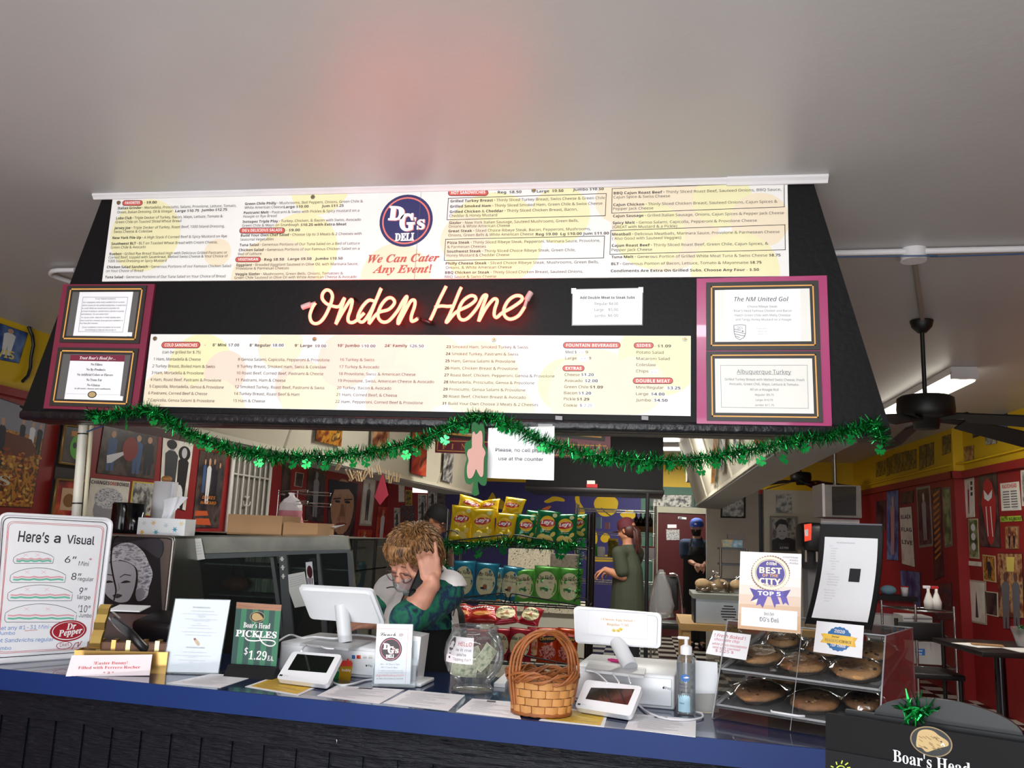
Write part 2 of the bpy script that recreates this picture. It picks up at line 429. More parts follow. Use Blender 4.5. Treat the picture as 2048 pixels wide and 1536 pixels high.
# storeroom door
Yd=12.96;a=ay(1316,1025,Yd);b=ay(1400,1025,Yd);top=a.z
M_DOOR=mat('oxblood_door_paint','#511a1c',.4)
M_FRM=mat('door_casing_paint','#a9a794',.5)
mb=MB();mb.bb((a.x,Yd-.04,0),(a.x+.92,Yd+.03,top),M_DOOR);d=mb.build('door_1');d['kind']='structure'
mb=MB();mb.bb((a.x-.07,Yd-.06,0),(a.x,13,top+.09),M_FRM);mb.bb((a.x+.92,Yd-.06,0),(a.x+.99,13,top+.09),M_FRM)
mb.bb((a.x,Yd-.06,top),(a.x+.92,13,top+.09),M_FRM);struct(mb,'trim_5')
PD=Panel((0,Yd-.042,1.6),(1,0,0),(0,0,1))
def knob(parent,p):
 mb=MB();mb.cyl(p,p+Vector((0,-.05,0)),.012,M_CHROME,n=10);mb.ball(p+Vector((0,-.06,0)),.03,M_CHROME,12,8);return mb.build('door_knob',parent)
knob(d,ay(1381,1131,Yd-.04))
M_FOIL=ramp_mat('crumpled_foil_print',['#2a2a2a','#8d8d8d','#dcdcdc','#4a4a4a','#b0b0b0'],26,stretch=(1,1,3),rough=.3)
slab(PD,[(1335,1049),(1353,1049),(1353,1056),(1335,1056)],M_PAPER,'door_notice','small white notice on the upper part of the dark red door','notice',.002)
slab(PD,[(1332,1059),(1359,1059),(1359,1080),(1333,1080)],M_FOIL,'foil_sheet','crinkled silver sheet taped to the dark red door','sheet',.002)
def dsg(mb):
 texth(PD,mb,'*STAFF*',1357,1038.3,1372,3,M_INK)
def dsg2(mb):PD.frame(mb,[(1355.5,1032.5),(1373.5,1034),(1373.5,1039.5),(1355.5,1038)],.8,M_INK);PD.pill(mb,1357,1364,1034.5,1037.5,M_GREYINK)
slab(PD,[(1355,1032),(1374,1034),(1374,1040),(1355,1038)],M_PAPER,'door_sign','small framed white sign at the top of the dark red door','sign',.002,None,dsg2)
# beige partition and cream panel at the back right
YP=10.8
a=ay(1413,1000,YP);b=ay(1517,1000,YP)
mb=MB();mb.bb((a.x,YP,0),(b.x,YP+.12,HZ),M_BEIGE);struct(mb,'wall_partition_1')
c=ay(1527,979,YP-.1);e=ay(1646,985,YP-.1)
mb=MB();mb.bb((c.x,YP-.1,0),(e.x,YP+.02,c.z),M_CREAM);struct(mb,'wall_partition_2')
mb=MB();mb.bb((b.x,YP+.02,0),(c.x,YP+.1,c.z-.05),M_BLACK);struct(mb,'gap_shade_strip')  # black strip stands in for the shade in the partition gap
# canopy over the counter
YH=2.75
M_HOOD=mat('black_canopy_paint','#0e0d0f',.5,spec=.18,noise_=.1,nscale=5,bump=.12,bscale=55)
M_HOOD2=mat('black_canopy_edge','#16151a',.35,bump=.6,bscale=35)
ZB=1.962
mb=MB()
mb.prism([(-2.262,YH,ZB),(.76,YH,ZB),(.543,YH,HZ),(-2.045,YH,HZ)],(0,.12,0),M_HOOD)
struct(mb,'trim_7')
mb=MB()
lx=[(-2.262+.0*i,0)for i in range(1)]
mb.box((-.751,YH+.01,ZB-.008),(3.022,.05,.036),M_HOOD2,None,.012)
mb.box((-.751,YH+.09,ZB-.016),(3.0,.10,.02),M_HOOD2,None,.006)
struct(mb,'trim_8')
M_TRIMW=mat('white_cornice_paint','#dcd9dc',.4)
mb=MB()
prof=[(-.0065,0),(-.0065,-.019),(-.012,-.019),(-.017,-.012),(-.024,-.006),(-.024,0)]
mb.prism([(-2.075,YH+p[0],HZ+p[1])for p in prof],(2.34,0,0),M_TRIMW)
mb.prism([(.265,YH+p[0]*1.25,HZ+p[1]*1.3)for p in prof],(.325,0,0),M_TRIMW)
struct(mb,'trim_9')
# left and right soffits behind the canopy
mb=MB()
def loft(mb,bot,dx,m):
 n=len(bot);vs=[Vector(p)for p in bot]+[Vector((p[0]+dx,p[1],HZ))for p in bot]
 mb.add(vs,[list(range(n)),list(range(n,2*n))[::-1]]+[(i,(i+1)%n,n+(i+1)%n,n+i)for i in range(n)],m)
LSH,RSH=.235,-.24
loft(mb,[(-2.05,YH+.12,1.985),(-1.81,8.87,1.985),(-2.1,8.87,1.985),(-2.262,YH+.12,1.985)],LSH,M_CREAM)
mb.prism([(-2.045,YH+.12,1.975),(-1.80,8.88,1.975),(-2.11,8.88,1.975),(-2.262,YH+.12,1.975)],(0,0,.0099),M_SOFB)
for yy in(4.42,5.9,7.5):
 x=-2.05+.24*(yy-2.87)/6
 loft(mb,[(x-.01,yy,1.985),(x+.012,yy,1.985),(x+.012,yy+.02,1.985),(x-.01,yy+.02,1.985)],LSH,M_CREAM)
mb.prism([(-2.045,YH+.12,1.985),(-1.805,8.87,1.985),(-1.79,8.87,1.985),(-2.03,YH+.12,1.985)],(0,0,.025),M_CREAM)
struct(mb,'wall_soffit_left')
mb=MB()
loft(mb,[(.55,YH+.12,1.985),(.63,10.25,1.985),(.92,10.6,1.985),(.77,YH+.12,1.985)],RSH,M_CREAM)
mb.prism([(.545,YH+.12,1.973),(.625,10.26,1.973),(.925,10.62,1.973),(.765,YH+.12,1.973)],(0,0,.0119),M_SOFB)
for yy in(3.7,4.6,5.6,6.8,8.2):
 x=.55+.08*(yy-2.87)/7.4
 loft(mb,[(x-.012,yy,1.985),(x+.01,yy,1.985),(x+.01,yy+.03,1.985),(x-.012,yy+.03,1.985)],RSH,M_CREAM)
mb.prism([(.552,YH+.12,1.985),(.632,10.25,1.985),(.615,10.25,1.985),(.535,YH+.12,1.985)],(0,0,.025),M_CREAM)
struct(mb,'wall_soffit_right')
# duct box at the far end of the right soffit
a=ay(1375,880,11.2);b=ay(1401,962,11.2)
mb=MB();mb.bb((a.x,11.2,b.z),(b.x+.3,11.6,HZ),M_BEIGE);struct(mb,'trim_10')
# COUNTER
CA=az(0,1337,1.1);CB=az(1650,1498,1.1);cdir=(CB-CA).normalized();cn=Vector((-cdir.y,cdir.x,0))
C0=CA-cdir*.75;C1=CA+cdir*2.93
M_CTOP=mat('blue_laminate_top','#1f2f55',.16,noise_=.05,coat=.5)
M_CEDGE=mat('blue_edge_band','#15306c',.5,spec=.25,noise_=.08,nscale=5)
M_SIDE=bpy.data.materials.new('black_painted_siding');M_SIDE.use_nodes=True
nt=M_SIDE.node_tree;b=nt.nodes['Principled BSDF'];b.inputs['Base Color'].default_value=(.006,.007,.012,1);b.inputs['Roughness'].default_value=.26;b.inputs['Specular IOR Level'].default_value=.3
tc=nt.nodes.new('ShaderNodeTexCoord');mp=nt.nodes.new('ShaderNodeMapping');mp.inputs['Scale'].default_value=(14,14,120)
n1=nt.nodes.new('ShaderNodeTexNoise');n1.inputs['Scale'].default_value=1;n1.inputs['Detail'].default_value=6
bp=nt.nodes.new('ShaderNodeBump');bp.inputs['Strength'].default_value=1.0;bp.inputs['Distance'].default_value=.012
nt.links.new(tc.outputs['Object'],mp.inputs['Vector']);nt.links.new(mp.outputs['Vector'],n1.inputs['Vector']);nt.links.new(n1.outputs['Fac'],bp.inputs['Height']);nt.links.new(bp.outputs['Normal'],b.inputs['Normal'])
ct=thing('service_counter','long blue topped service counter with black grooved board front','counter',(C0+C1)/2-Vector((0,0,1.1)))
CDEP=.62
def cxy(s,t,z):p=C0+cdir*s+cn*t;return Vector((p.x,p.y,z))
CLEN=(C1-C0).length
mb=MB();mb.prism([cxy(0,0,1.045),cxy(CLEN,0,1.045),cxy(CLEN,CDEP,1.045),cxy(0,CDEP,1.045)],(0,0,.055),M_CTOP);mb.build('countertop',ct)
mb=MB();mb.prism([cxy(-.004,-.006,1.037),cxy(CLEN+.004,-.006,1.037),cxy(CLEN+.004,-.0001,1.037),cxy(-.004,-.0001,1.037)],(0,0,.0625),M_CEDGE)
mb.prism([cxy(CLEN+.0001,-.006,1.037),cxy(CLEN+.006,-.006,1.037),cxy(CLEN+.006,CDEP,1.037),cxy(CLEN+.0001,CDEP,1.037)],(0,0,.0625),M_CEDGE);mb.build('edge_band',ct)
mb=MB()
s=.02;bw=.106
while s<CLEN-.05:
 e=min(s+bw-.012,CLEN-.03)
 mb.prism([cxy(s,.03,0.02),cxy(e,.03,0.02),cxy(e,.06,0.02),cxy(s,.06,0.02)],(0,0,.935),M_SIDE);s+=bw
mb.prism([cxy(.02,.038,.02),cxy(CLEN-.03,.038,.02),cxy(CLEN-.03,.06,.02),cxy(.02,.06,.02)],(0,0,1.02),M_SIDE)
mb.prism([cxy(.02,.02,.955),cxy(CLEN-.03,.02,.955),cxy(CLEN-.03,.06,.955),cxy(.02,.06,.955)],(0,0,.085),M_SIDE)
mb.build('board_front',ct)
mb=MB();mb.prism([cxy(CLEN-.06,.06,0),cxy(CLEN-.03,.06,0),cxy(CLEN-.03,CDEP-.03,0),cxy(CLEN-.06,CDEP-.03,0)],(0,0,1.045),M_SIDE);mb.build('end_panel',ct)
mb=MB()
p=az(730,1446,1.0);q=cxy((p-C0).dot(cdir),.018,.995)
mb.tube([q+Vector((0,0,0)),q-cn*.008+Vector((0,0,.002)),q-cn*.01+Vector((.004,0,-.004)),q-cn*.008+Vector((.002,0,-.01))],.0016,M_CHROME,6);mb.build('screw_hook',ct)
# MENU BOARDS ON THE CANOPY
M_BOARD=mat('menu_board_print','#ece9e6',.4)
M_BY=mat('pale_yellow_print','#ece5b8',.4);M_BO=mat('pale_orange_print','#eddec4',.4);M_BP=mat('pale_peach_print','#ecd3c3',.4)
M_BADGE=mat('coral_badge_print','#cf5a4c',.4);M_BADGEO=mat('badge_outline','#3a2240',.5);M_STICK=mat('price_sticker_white','#f4f1f5',.5)
M_LOGON=mat('logo_navy','#25245e',.4);M_LOGOR=mat('logo_coral','#e0796e',.4);M_WLET=mat('white_lettering','#f4f2f2',.5)
def badge(P,root,lt,tx,x0,x1,y0,y1):
 mb=MB()
 P.pill(mb,x0,x1,y0,y1,M_BADGEO,.0006);k=(y1-y0)*.09;P.pill(mb,x0+k,x1-k,y0+k,y1-k,M_BADGE,.0009)
 r=(y1-y0)
 texth(P,lt,'*'+tx+'*',x0+r*.5,y1-r*.27,x1-r*.5,r*.48,M_WLET,h=.0013);mb.build('heading_badge',root)
def sticker(P,root,x0,x1,y0,y1):
 mb=MB();P.poly(mb,[(x0,y0),(x1,y0),(x1,y1),(x0,y1)],M_STICK,.0006);mb.build('price_sticker',root)
def screwhead(P,root,x,y,n):
 mb=MB();c=P.uv(x,y)
 mb.cyl(P.xyz(c.x,c.y,-.0),P.xyz(c.x,c.y,.003),.0085,M_STEEL,.0075,16);mb.cyl(P.xyz(c.x,c.y,.003),P.xyz(c.x,c.y,.0045),.0045,M_BRASS,.003,12)
 mb.build('screw',root)
M_BRASS=mat('brass_screw','#b58a4a',.3,.9)
def circ_clip(P,mb,x,y,r,m,h,q):
 c=P.uv(x,y);R=(P.uv(x+r,y)-c).length;u0,u1,v0,v1=q
 pts=[(min(max(c.x+R*cos(a),u0),u1),min(max(c.y+R*sin(a),v0),v1))for a in[2*pi*i/48 for i in range(48)]]
 P.put(mb,pts,[list(range(48))],m,h)
def menu_board(q,circles,label,name='menu_board'):
 P=Panel((0,YH-.006,1.6),(1,0,0),(0,0,1));P0=[P.uv(*k)for k in q]
 u0=(P0[0].x+P0[3].x)/2;u1=(P0[1].x+P0[2].x)/2;v1=(P0[0].y+P0[1].y)/2;v0=(P0[2].y+P0[3].y)/2
 root=thing(name,label,'menu',P.xyz((u0+u1)/2,v0));root['group']='menu boards on the canopy'
 mb=MB();c=(P.xyz(u0,v0)+P.xyz(u1,v1))/2;mb.box((c.x,c.y+.003,c.z),(u1-u0,.006,v1-v0),M_BOARD)
 for i,(x,y,r,m)in enumerate(circles):circ_clip(P,mb,x,y,r,m,.00006+.00002*i,(u0+.001,u1-.001,v0+.001,v1-.001))
 mb.build('board',root)
 return P,root
 # upper board
P,root=menu_board([(228,398),(1575,353),(1578,551),(201,564)],[(290,470,70,M_BY),(435,505,27,M_BO),(600,500,75,M_BY),(545,560,85,M_BO),(790,555,70,M_BO),(640,370,60,M_BY),(985,480,100,M_BY),(930,480,50,M_BO),(1120,430,60,M_BY),(1330,440,110,M_BO),(1300,470,70,M_BY),(1445,400,60,M_BY),(1520,440,60,M_BO),(1470,545,90,M_BY),(1240,400,50,M_BO)],'upper wide cream menu board with hot sandwiches and round navy shop logo')
lt=MB();bd=MB();P.zoom(180,340,2.8444)
badge(P,root,lt,'FAVORITES',184,300,172,204);badge(P,root,lt,"DG's DELICIOUS SALADS",850,1110,328,362);badge(P,root,lt,'VEGETARIAN',827,972,494,525)
T1="""308,193,380|- *$9.00*
158,225,832|*Italian Grinder* • Mortadella, Prosciutto, Salami, Provolone, Lettuce, Tomato,
155,248,470|Onion, Italian Dressing, Oil & Vinegar
485,241,620|*Large $10.75*
634,236,780|*Jumbo $12.75*
149,282,755|*Lobo Club* • Triple Decker of Turkey, Bacon, Mayo, Lettuce, Tomato &
145,304,519|Green Chile on Toasted Sliced Wheat Bread
138,338,766|*Jersey Joe* • Triple Decker of Turkey, Roast Beef, 1000 Island Dressing,
135,359,355|Swiss Cheese & Coleslaw
128,394,779|*New York Pile-Up* • A High Stack if Corned Beef & Spicy Mustard on Rye
122,427,726|*Southwest BLT* • BLT on Toasted Wheat Bread with Cream Cheese,
118,448,317|Green Chile & Avocado
111,485,780|*Rueben* • Grilled Rye Bread Stacked High with Delicious Grilled Pastrami or
106,505,784|Corned Beef, topped with Sauerkraut, Melted Swiss Cheese & Your Choice of
103,526,435|1000 Island Dressing or Spicy Mustard
96,560,802|*Chicken Salad Sandwich* • Generous Portions of our Famous Chicken Salad
92,582,302|on Your Choice of Bread
86,617,770|*Tuna Salad* • Generous Portions of Our Tuna Salad on Your Choice of Bread
882,200,1553|*Green Chile Philly* • Mushrooms, Bell Peppers, Onions, Green Chile &
879,222,1098|White American Cheese
1102,218,1244|*Large $10.00*
1318,213,1443|*Jum $11.25*
875,251,1532|*Pastrami Melt* • Pastrami & Swiss with Pickles & Spicy mustard on a
872,272,1062|Hoagie or Rye Bread
868,302,1541|*Isotopes Triple Play* • Turkey, Chicken, & Bacon with Swiss, Avocado
865,324,1187|Green Chile & Mayo on Sourdough
1199,320,1459|*$10.25 with Extra Meat*
1116,350,1194|- *$9.00*
858,380,1545|*Build Your Own Chef Salad* • Choose Up to 3 Meats & 2 Cheeses with
855,403,1045|Seasonal Vegetables
851,434,1535|*Tuna Salad* • Generous Portions of Our Tuna Salad on a Bed of Lettuce
846,463,1533|*Chicken Salad* • Generous Portions of our Famous Chicken Salad on a
843,485,976|Bed of Lettuce
976,517,1104|- *Reg $8.50*
1125,514,1260|*Large $9.50*
1281,512,1437|*Jumbo $10.50*
834,548,1526|*Eggplant* • Breaded Eggplant Sautéed in Olive Oil, with Marinara Sauce,
831,568,1132|Provolone & Parmesan Cheeses
826,600,1440|*Veggie Sizzler* • Mushrooms, Green Bells, Onions, Tomatoes &
821,620,1517|Green Chile Sautéed in Olive Oil with White American Cheese & Avocado"""
def lines(P,lt,T,cap,m=None):
 for ln in T.split('\n'):
  c,t=ln.split('|',1);x0,y,x1=[float(k)for k in c.split(',')]
  texth(P,lt,t,x0,y,x1,cap,m or M_INK,h=.0011)
lines(P,lt,T1,14.5)
# logo
def deli_logo(P,mb,cx,cy,r,m1,m2,mo):
 P.disc(mb,cx,cy,r,m1,.0005);P.disc(mb,cx,cy,r*.9,m2,.0008);P.disc(mb,cx,cy,r*.84,m1,.0011)
 for(m,dx,dy,h)in((mo,.03,.02,.0014),(M_WLET,0,0,.0017)):
  a=cx+dx*r;b=cy+dy*r
  P.text(mb,serif('D'),a-r*.68,b-r*.04,a-r*.08,b-r*.02,r*.50,m,h,off=.03)
  P.text(mb,serif('G'),a-r*.26,b+r*.36,a+r*.32,b+r*.34,r*.60,m,h,off=.03)
  P.text(mb,serif('s'),a+r*.40,b+r*.32,a+r*.70,b+r*.31,r*.52,m,h,off=.012);P.poly(mb,[(a+r*.30,b-r*.12),(a+r*.39,b-r*.12),(a+r*.34,b+r*.06)],m,h)
 P.text(mb,serif('DELI'),cx-r*.42,cy+r*.76,cx+r*.30,cy+r*.74,r*.28,M_WLET,.0017,off=.025)
mb=MB();deli_logo(P,mb,1798,288,152,M_LOGON,M_LOGOR,M_LOGOR)
mb.build('logo_print',root,'round navy and coral logo print')
M_SCR=mat('brick_red_script','#b9584a',.5)
P.text(lt,serifit('We Can Cater'),1578,528,1984,519,46,M_SCR,off=.01,shear=.12);P.text(lt,serifit('Any Event!'),1606,586,1938,584,46,M_SCR,off=.01,shear=.12)
P.line(bd,[(1886,110),(1845,628)],1.3,M_GREYINK,.0022)
for x,y in((164,187),(1268,154)):screwhead(P,root,x,y,0)
P.zoom(880,340,2.6256)
badge(P,root,lt,'HOT SANDWICHES',42,254,105,137)
T2="""287,125,428|- *Reg  $8.50*
508,119,648|*Large  $9.50*
698,110,860|*Jumbo $10.50*
55,171,866|*Grilled Turkey Breast* • Thinly Sliced Turkey Breast, Swiss Cheese & Green Chile
53,199,852|*Grilled Smoked Ham* • Thinly Sliced Smoked Ham, Green Chile & Swiss Cheese
51,227,722|*Grilled Chicken & Cheddar* • Thinly Sliced Chicken Breast, Bacon,
49,248,300|Cheddar & Honey Mustard
48,285,727|*Sizzler* • New York Italian Sausage, Sautéed Mushrooms, Green Bells,
46,304,367|Onions & White American Cheese
44,328,791|*Great Steak* • Sliced Choice Ribeye Steak, Bacon, Pepperoni, Mushrooms,
44,350,491|Onions, Green Bells & White American Cheese
503,345,887|*Reg $9.00  Lg $10.00 Jum $11.00*
39,389,841|*Pizza Steak* • Thinly Sliced Ribeye Steak, Pepperoni, Marinara Sauce, Provolone,
38,411,241|& Parmesan Cheeses
36,435,711|*Southwest Steak* • Thinly Sliced Choice Ribeye Steak, Green Chile,
35,456,364|Honey Mustard & Cheddar Cheese
30,498,834|*Philly Cheese Steak* • Sliced Choice Ribeye Steak, Mushrooms, Green Bells,
30,520,377|Onions, & White American Cheese
27,546,751|*BBQ Chicken or Steak* • Thinly Sliced Chicken Breast, Sautéed Onions,
25,568,296|BBQ Sauce & Swiss Cheese
912,129,1792|*BBQ Cajun Roast Beef* • Thinly Sliced Roast Beef, Sautéed Onions, BBQ Sauce,
911,150,1208|Cajun Spice & Swiss Cheese
910,190,1772|*Cajun Chicken* • Thinly Sliced Chicken Breast, Sautéed Onions, Cajun Spices &
909,211,1120|Pepper Jack Cheese
909,249,1806|*Cajun Sausage* • Grilled Italian Sausage, Onions, Cajun Spices & Pepper Jack Cheese
907,285,1664|*Spicy Melt* • Genoa Salami, Capicolla, Pepperoni & Provolone Cheese
906,307,1245|(GREAT with Mustard & a Pickle)
904,345,1783|*Meatball* • Delicious Meatballs, Marinara Sauce, Provolone & Parmesean Cheese
904,367,1266|( Also Good with Sautéed Veggies)
902,404,1724|*Cajun Roast Beef* • Thinly Sliced Roast Beef, Green Chile, Cajun Spices, &
901,427,1114|Pepper Jack Cheese
900,464,1788|*Tuna Melt* • Generous Portion of Grilled White Meat Tuna & Swiss Cheese *$8.75*
899,500,1688|*BLT* • Generous Portion of Bacon, Lettuce, Tomato & Mayonnaise *$8.75*
897,537,1675|*Condiments Are Extra On Grilled Subs, Choose Any Four - $.50*"""
lines(P,lt,T2,13.8)
for q in([(44,149),(873,124),(868,240),(37,262)],[(30,364),(864,347),(859,462),(22,475)],[(904,98),(1807,66),(1808,194),(902,227)],[(897,318),(1811,288),(1813,419),(892,443)]):P.frame(bd,q,3,M_INK,.0006)
for x,y in((492,107),(1796,54)):screwhead(P,root,x,y,0)
bd.build('box_outlines',root);lt.build('lettering',root)
# lower board
P,root=menu_board([(303,669),(1381,671),(1382,834),(284,811)],[(400,735,65,M_BY),(450,745,42,M_BP),(330,800,55,M_BO),(420,830,70,M_BO),(600,770,50,M_BP),(620,790,60,M_BO),(560,690,45,M_BO),(690,720,55,M_BP),(780,690,60,M_BP),(860,740,75,M_BO),(800,800,70,M_BP),(960,760,80,M_BO),(1010,830,60,M_BO),(1130,770,55,M_BY),(1190,790,95,M_BO),(1320,710,85,M_BY),(1270,770,60,M_BO)],'lower wide cream menu board with numbered cold sandwiches under the neon sign')
lt=MB();bd=MB();P.zoom(280,660,3.3032)
badge(P,root,lt,'COLD SANDWICHES',142,399,78,121)
T3="""425,107,434|-
480,108,569|*6” Mini*
584,109,655|*$7.00*
724,110,863|*8” Regular*
876,110,949|*$8.00*
1022,112,1138|*9” Large*
1156,115,1230|*$9.00*
1304,112,1450|*10” Jumbo*
1463,115,1555|*$10.00*
1617,113,1766|*24” Family*
1781,115,1874|*$26.50*
147,155,401|(can be grilled for $.75)
90,201,401|1 Ham, Mortadella & Cheese
82,247,496|2 Turkey Breast, Boiled Ham & Swiss
76,291,420|3 Ham, Mortadella & Provolone
69,336,536|4 Ham, Roast Beef, Pastrami & Provolone
62,381,553|5 Capicolla, Mortadella, Genoa & Provolone
55,425,444|6 Pastrami, Corned Beef & Chesse
49,471,492|7 Capicolla, Genoa Salami & Provolone
648,203,1252|8 Genoa Salami, Capicolla, Pepperoni & Provolone
642,249,1229|9 Turkey Breast, Smoked Ham, Swiss & Coleslaw
638,293,1211|10 Roast Beef, Corned Beef, Pastrami & Cheese
632,339,962|11 Pastrami, Ham & Cheese
627,384,1218|12 Smoked Turkey, Roast Beef, Pastrami & Swiss
621,429,1054|14 Turkey Breast, Roast Beef & Ham
615,476,826|15 Ham & Cheese
1321,205,1548|16 Turkey & Swiss
1317,252,1580|17 Turkey & Avocado
1313,298,1820|18 Provolone, Swiss & American Cheese
1307,344,1942|19 Provolone, Swiss, American Cheese & Avocado
1301,390,1660|20 Turkey, Bacon & Avocado
1297,436,1698|21 Ham, Corned Beef, & Cheese
1291,482,1868|22 Ham, Pepperoni, Corned Beef & Provolone"""
for x0,x1,y0,y1 in((580,658,90,113),(870,955,90,117),(1150,1238,92,119),(1459,1560,93,119),(1776,1882,93,119)):
 sticker(P,root,x0,x1,y0,y1)
lines(P,lt,T3,18.5)
for x,y in((100,57),(1153,60)):screwhead(P,root,x,y,0)
P.zoom(860,660,3.7926)
for t,x0,x1,y0,y1 in(('FOUNTAIN BEVERAGES',1009,1446,92,140),('EXTRAS',1005,1172,268,314),('SIDES',1545,1697,95,140),('DOUBLE MEAT',1538,1844,361,410)):badge(P,root,lt,t,x0,x1,y0,y1)
T4="""124,138,743|*23* Smoked Ham, Smoked Turkey & Swiss
120,191,670|*24* Smoked Turkey, Pastrami & Swiss
116,245,646|*25* Ham, Genoa Salami & Provolone
112,299,664|*26* Ham, Chicken Breast & Provolone
108,352,944|*27* Roast Beef, Chicken, Pepperoni, Genoa & Provolone
104,405,791|*28* Mortadella, Prosciutto, Genoa & Provolone
100,459,723|*29* Prosciutto, Genoa Salami & Provolone
96,513,727|*30* Roast Beef, Chicken Breast & Avocado
92,567,821|*31* Build Your Own Choose 3 Meats & 2 Cheeses
1028,178,1112|Med $
1180,179,1198|9
1026,224,1112|Large
1206,225,1222|9
1021,349,1136|Cheese
1147,349,1242|*$1.20*
1020,394,1156|Avocado
1176,396,1272|*$2.00*
1018,441,1202|Green Chile
1213,443,1312|*$1.09*
1016,487,1115|Bacon
1127,489,1222|*$1.20*
1015,533,1104|Pickle
1114,535,1208|*$1.29*
1013,581,1115|Cookie
1136,582,1154|*$*
1702,132,1828|- *$1.09*
1566,180,1772|Potato Salad
1565,227,1818|Macaroni Salad
1563,274,1713|Coleslaw
1563,322,1656|Chips
1563,445,1772|Mini/Regular
1800,450,1900|*$3.25*
1562,494,1656|Large
1678,496,1779|*$4.00*
1562,541,1675|Jumbo
1700,543,1802|*$4.50*"""
for x0,x1,y0,y1 in((1120,1172,155,184),(1122,1204,198,238),(1142,1248,329,354),(1168,1276,374,400),(1122,1228,468,494),(1126,1242,556,590),(1664,1730,301,332),(1784,1902,427,456),(1670,1784,474,500),(1694,1806,521,548)):
 sticker(P,root,x0,x1,y0,y1)
lines(P,lt,T4,21)
texth(P,lt,'$1.29',1130,176,1162,11,M_GREYINK,h=.0011);texth(P,lt,'$1.49',1148,222,1182,11,M_GREYINK,h=.0011);texth(P,lt,'2.25',1170,582,1228,20,M_GREYINK,h=.0011);texth(P,lt,'$1.25',1680,326,1714,11,M_GREYINK,h=.0011)
for x,y in((484,73),(1934,70)):screwhead(P,root,x,y,0)
lt.build('lettering',root)
# small white price notice
P=Panel((0,YH-.003,1.6),(1,0,0),(0,0,1));P.zoom(590,560,2.8845)
root=thing('price_notice','small white notice on the black canopy to the right of the neon','notice',P.xyz(*P.uv(1800,262)))
mb=MB();P.sheet(mb,[(1599,52),(2009,44),(2006,262),(1596,264)],clear_mat('laminate_edge','#cccccc',haze=.25),.0015,.0005);P.sheet(mb,[(1603,56),(2004,48),(2001,257),(1601,259)],M_PAPER,.001,.0012);mb.build('paper',root)
lt=MB()
for t,x0,x1,y in(('*Add Double Meat to Steak Subs*',1644,1960,110),('Regular $4.00',1729,1864,145),('Large',1728,1781,180),('$5.00',1808,1864,179),('Jumbo',1727,1791,214),('$6.00',1806,1864,213)):texth(P,lt,t,x0,y,x1,15,M_INK if '*' in t else M_GREYINK,h=.002)
lt.build('lettering',root)
for x,y in((1608,66),(1995,60)):
 mb=MB();P.poly(mb,[(x-14,y-18),(x+14,y-18),(x+14,y+14),(x-14,y+14)],M_STICK,.0022);mb.build('tape',root)
 # FRAMED MENUS AT THE CANOPY ENDS
M_FBLK=mat('frame_black','#2c2826',.45);M_MATT=mat('grey_mount','#5c5a5a',.6);M_PINK=mat('magenta_board','#a83a6e',.22,coat=.5)
def framed(q_board,m_board,frames,label,zoom):
 P=Panel((0,YH-.012,1.6),(1,0,0),(0,0,1));P.zoom(*zoom)
 root=thing('framed_menu_panel',label,'menu',P.xyz(*P.uv(*q_board[3])))
 mb=MB();P.sheet(mb,q_board,m_board,.011);mb.build('board',root)
 for(qo,qg,qi,mi)in frames:
  mb=MB();P.sheet(mb,qo,M_FBLK,.006,.0062);P.frame(mb,qg,12,M_GOLD,.0068);P.poly(mb,qi,mi,.0066);mb.build('frame',root)
 return P,root
P,root=framed([(440,95),(1380,92),(1200,1395),(238,1366)],M_MAROON,[([(498,115),(1306,112),(1226,705),(412,692)],[(532,150),(1262,148),(1188,663),(453,654)],[(553,180),(1230,178),(1168,634),(484,628)],M_MATT),([(402,744),(1222,757),(1137,1366),(310,1338)],[(436,780),(1174,792),(1100,1322),(354,1298)],[(455,812),(1146,822),(1070,1290),(384,1272)],M_MATT)],'maroon board with two black and gold frames at the canopy left end',(40,550,5.1214))
mb=MB();P.poly(mb,[(625,180),(1172,178),(1108,634),(556,627)],M_PAPER,.0072);P.frame(mb,[(660,232),(1118,234),(1064,590),(612,584)],3,M_GREYINK,.0075)
P.poly(mb,[(1112,590),(1162,592),(1157,634),(1106,632)],M_PAPER,.0074)
P.poly(mb,[(527,882),(1080,892),(1032,1290),(466,1274)],M_PAPER,.0072);P.poly(mb,[(532,822),(1086,826),(1080,890),(527,880)],M_MAROON,.0072)
P.poly(mb,[(1032,1242),(1068,1246),(1063,1292),(1026,1288)],M_PAPER,.0074)
P.disc(mb,752,1228,46,M_FBLK,.0075,35);P.disc(mb,752,1228,36,mat('boar_tan','#b79c6c',.6),.0078,26)
mb.build('inserted_sheet',root)
lt=MB()
for t,x0,x1,y in(('To our Valued Customers',784,994,256),('Our employees make every sandwich from scratch,',660,1086,292),('which means for the grilled sandwiches, it needs time',655,1100,323),('to cook! While we would love to expedite the',650,1030,353),('process in doing so, would mean a decline in quality',645,1080,383),('and tastiness. No one wants that!',641,916,413),('So, as you order, keep this in mind: Quality takes',640,1043,447),('time! It will be a miracle if you get your sandwich in',632,1066,478),('less than five minutes.',628,812,506),('If your sandwich is incorrect please let us know',650,1044,546),('immediately so that we can rectify it!',680,994,574)):
 texth(P,lt,ital(t),x0,y,x1,13,M_INK,h=.008)
for t,x0,x1,y in(('No Fillers',738,856,930),('No By-Products',692,886,982),('No Artificial Colors or Flavors',598,964,1035),('No Trans Fat',692,850,1088),('No Gluten',699,830,1141)):P.text(lt,serif(t),x0,y,x1,y+4,24,M_INK,.008)
P.text(lt,serif('in all meats, cheeses and condiments.'),573,1172,944,1178,16,M_INK,.008)
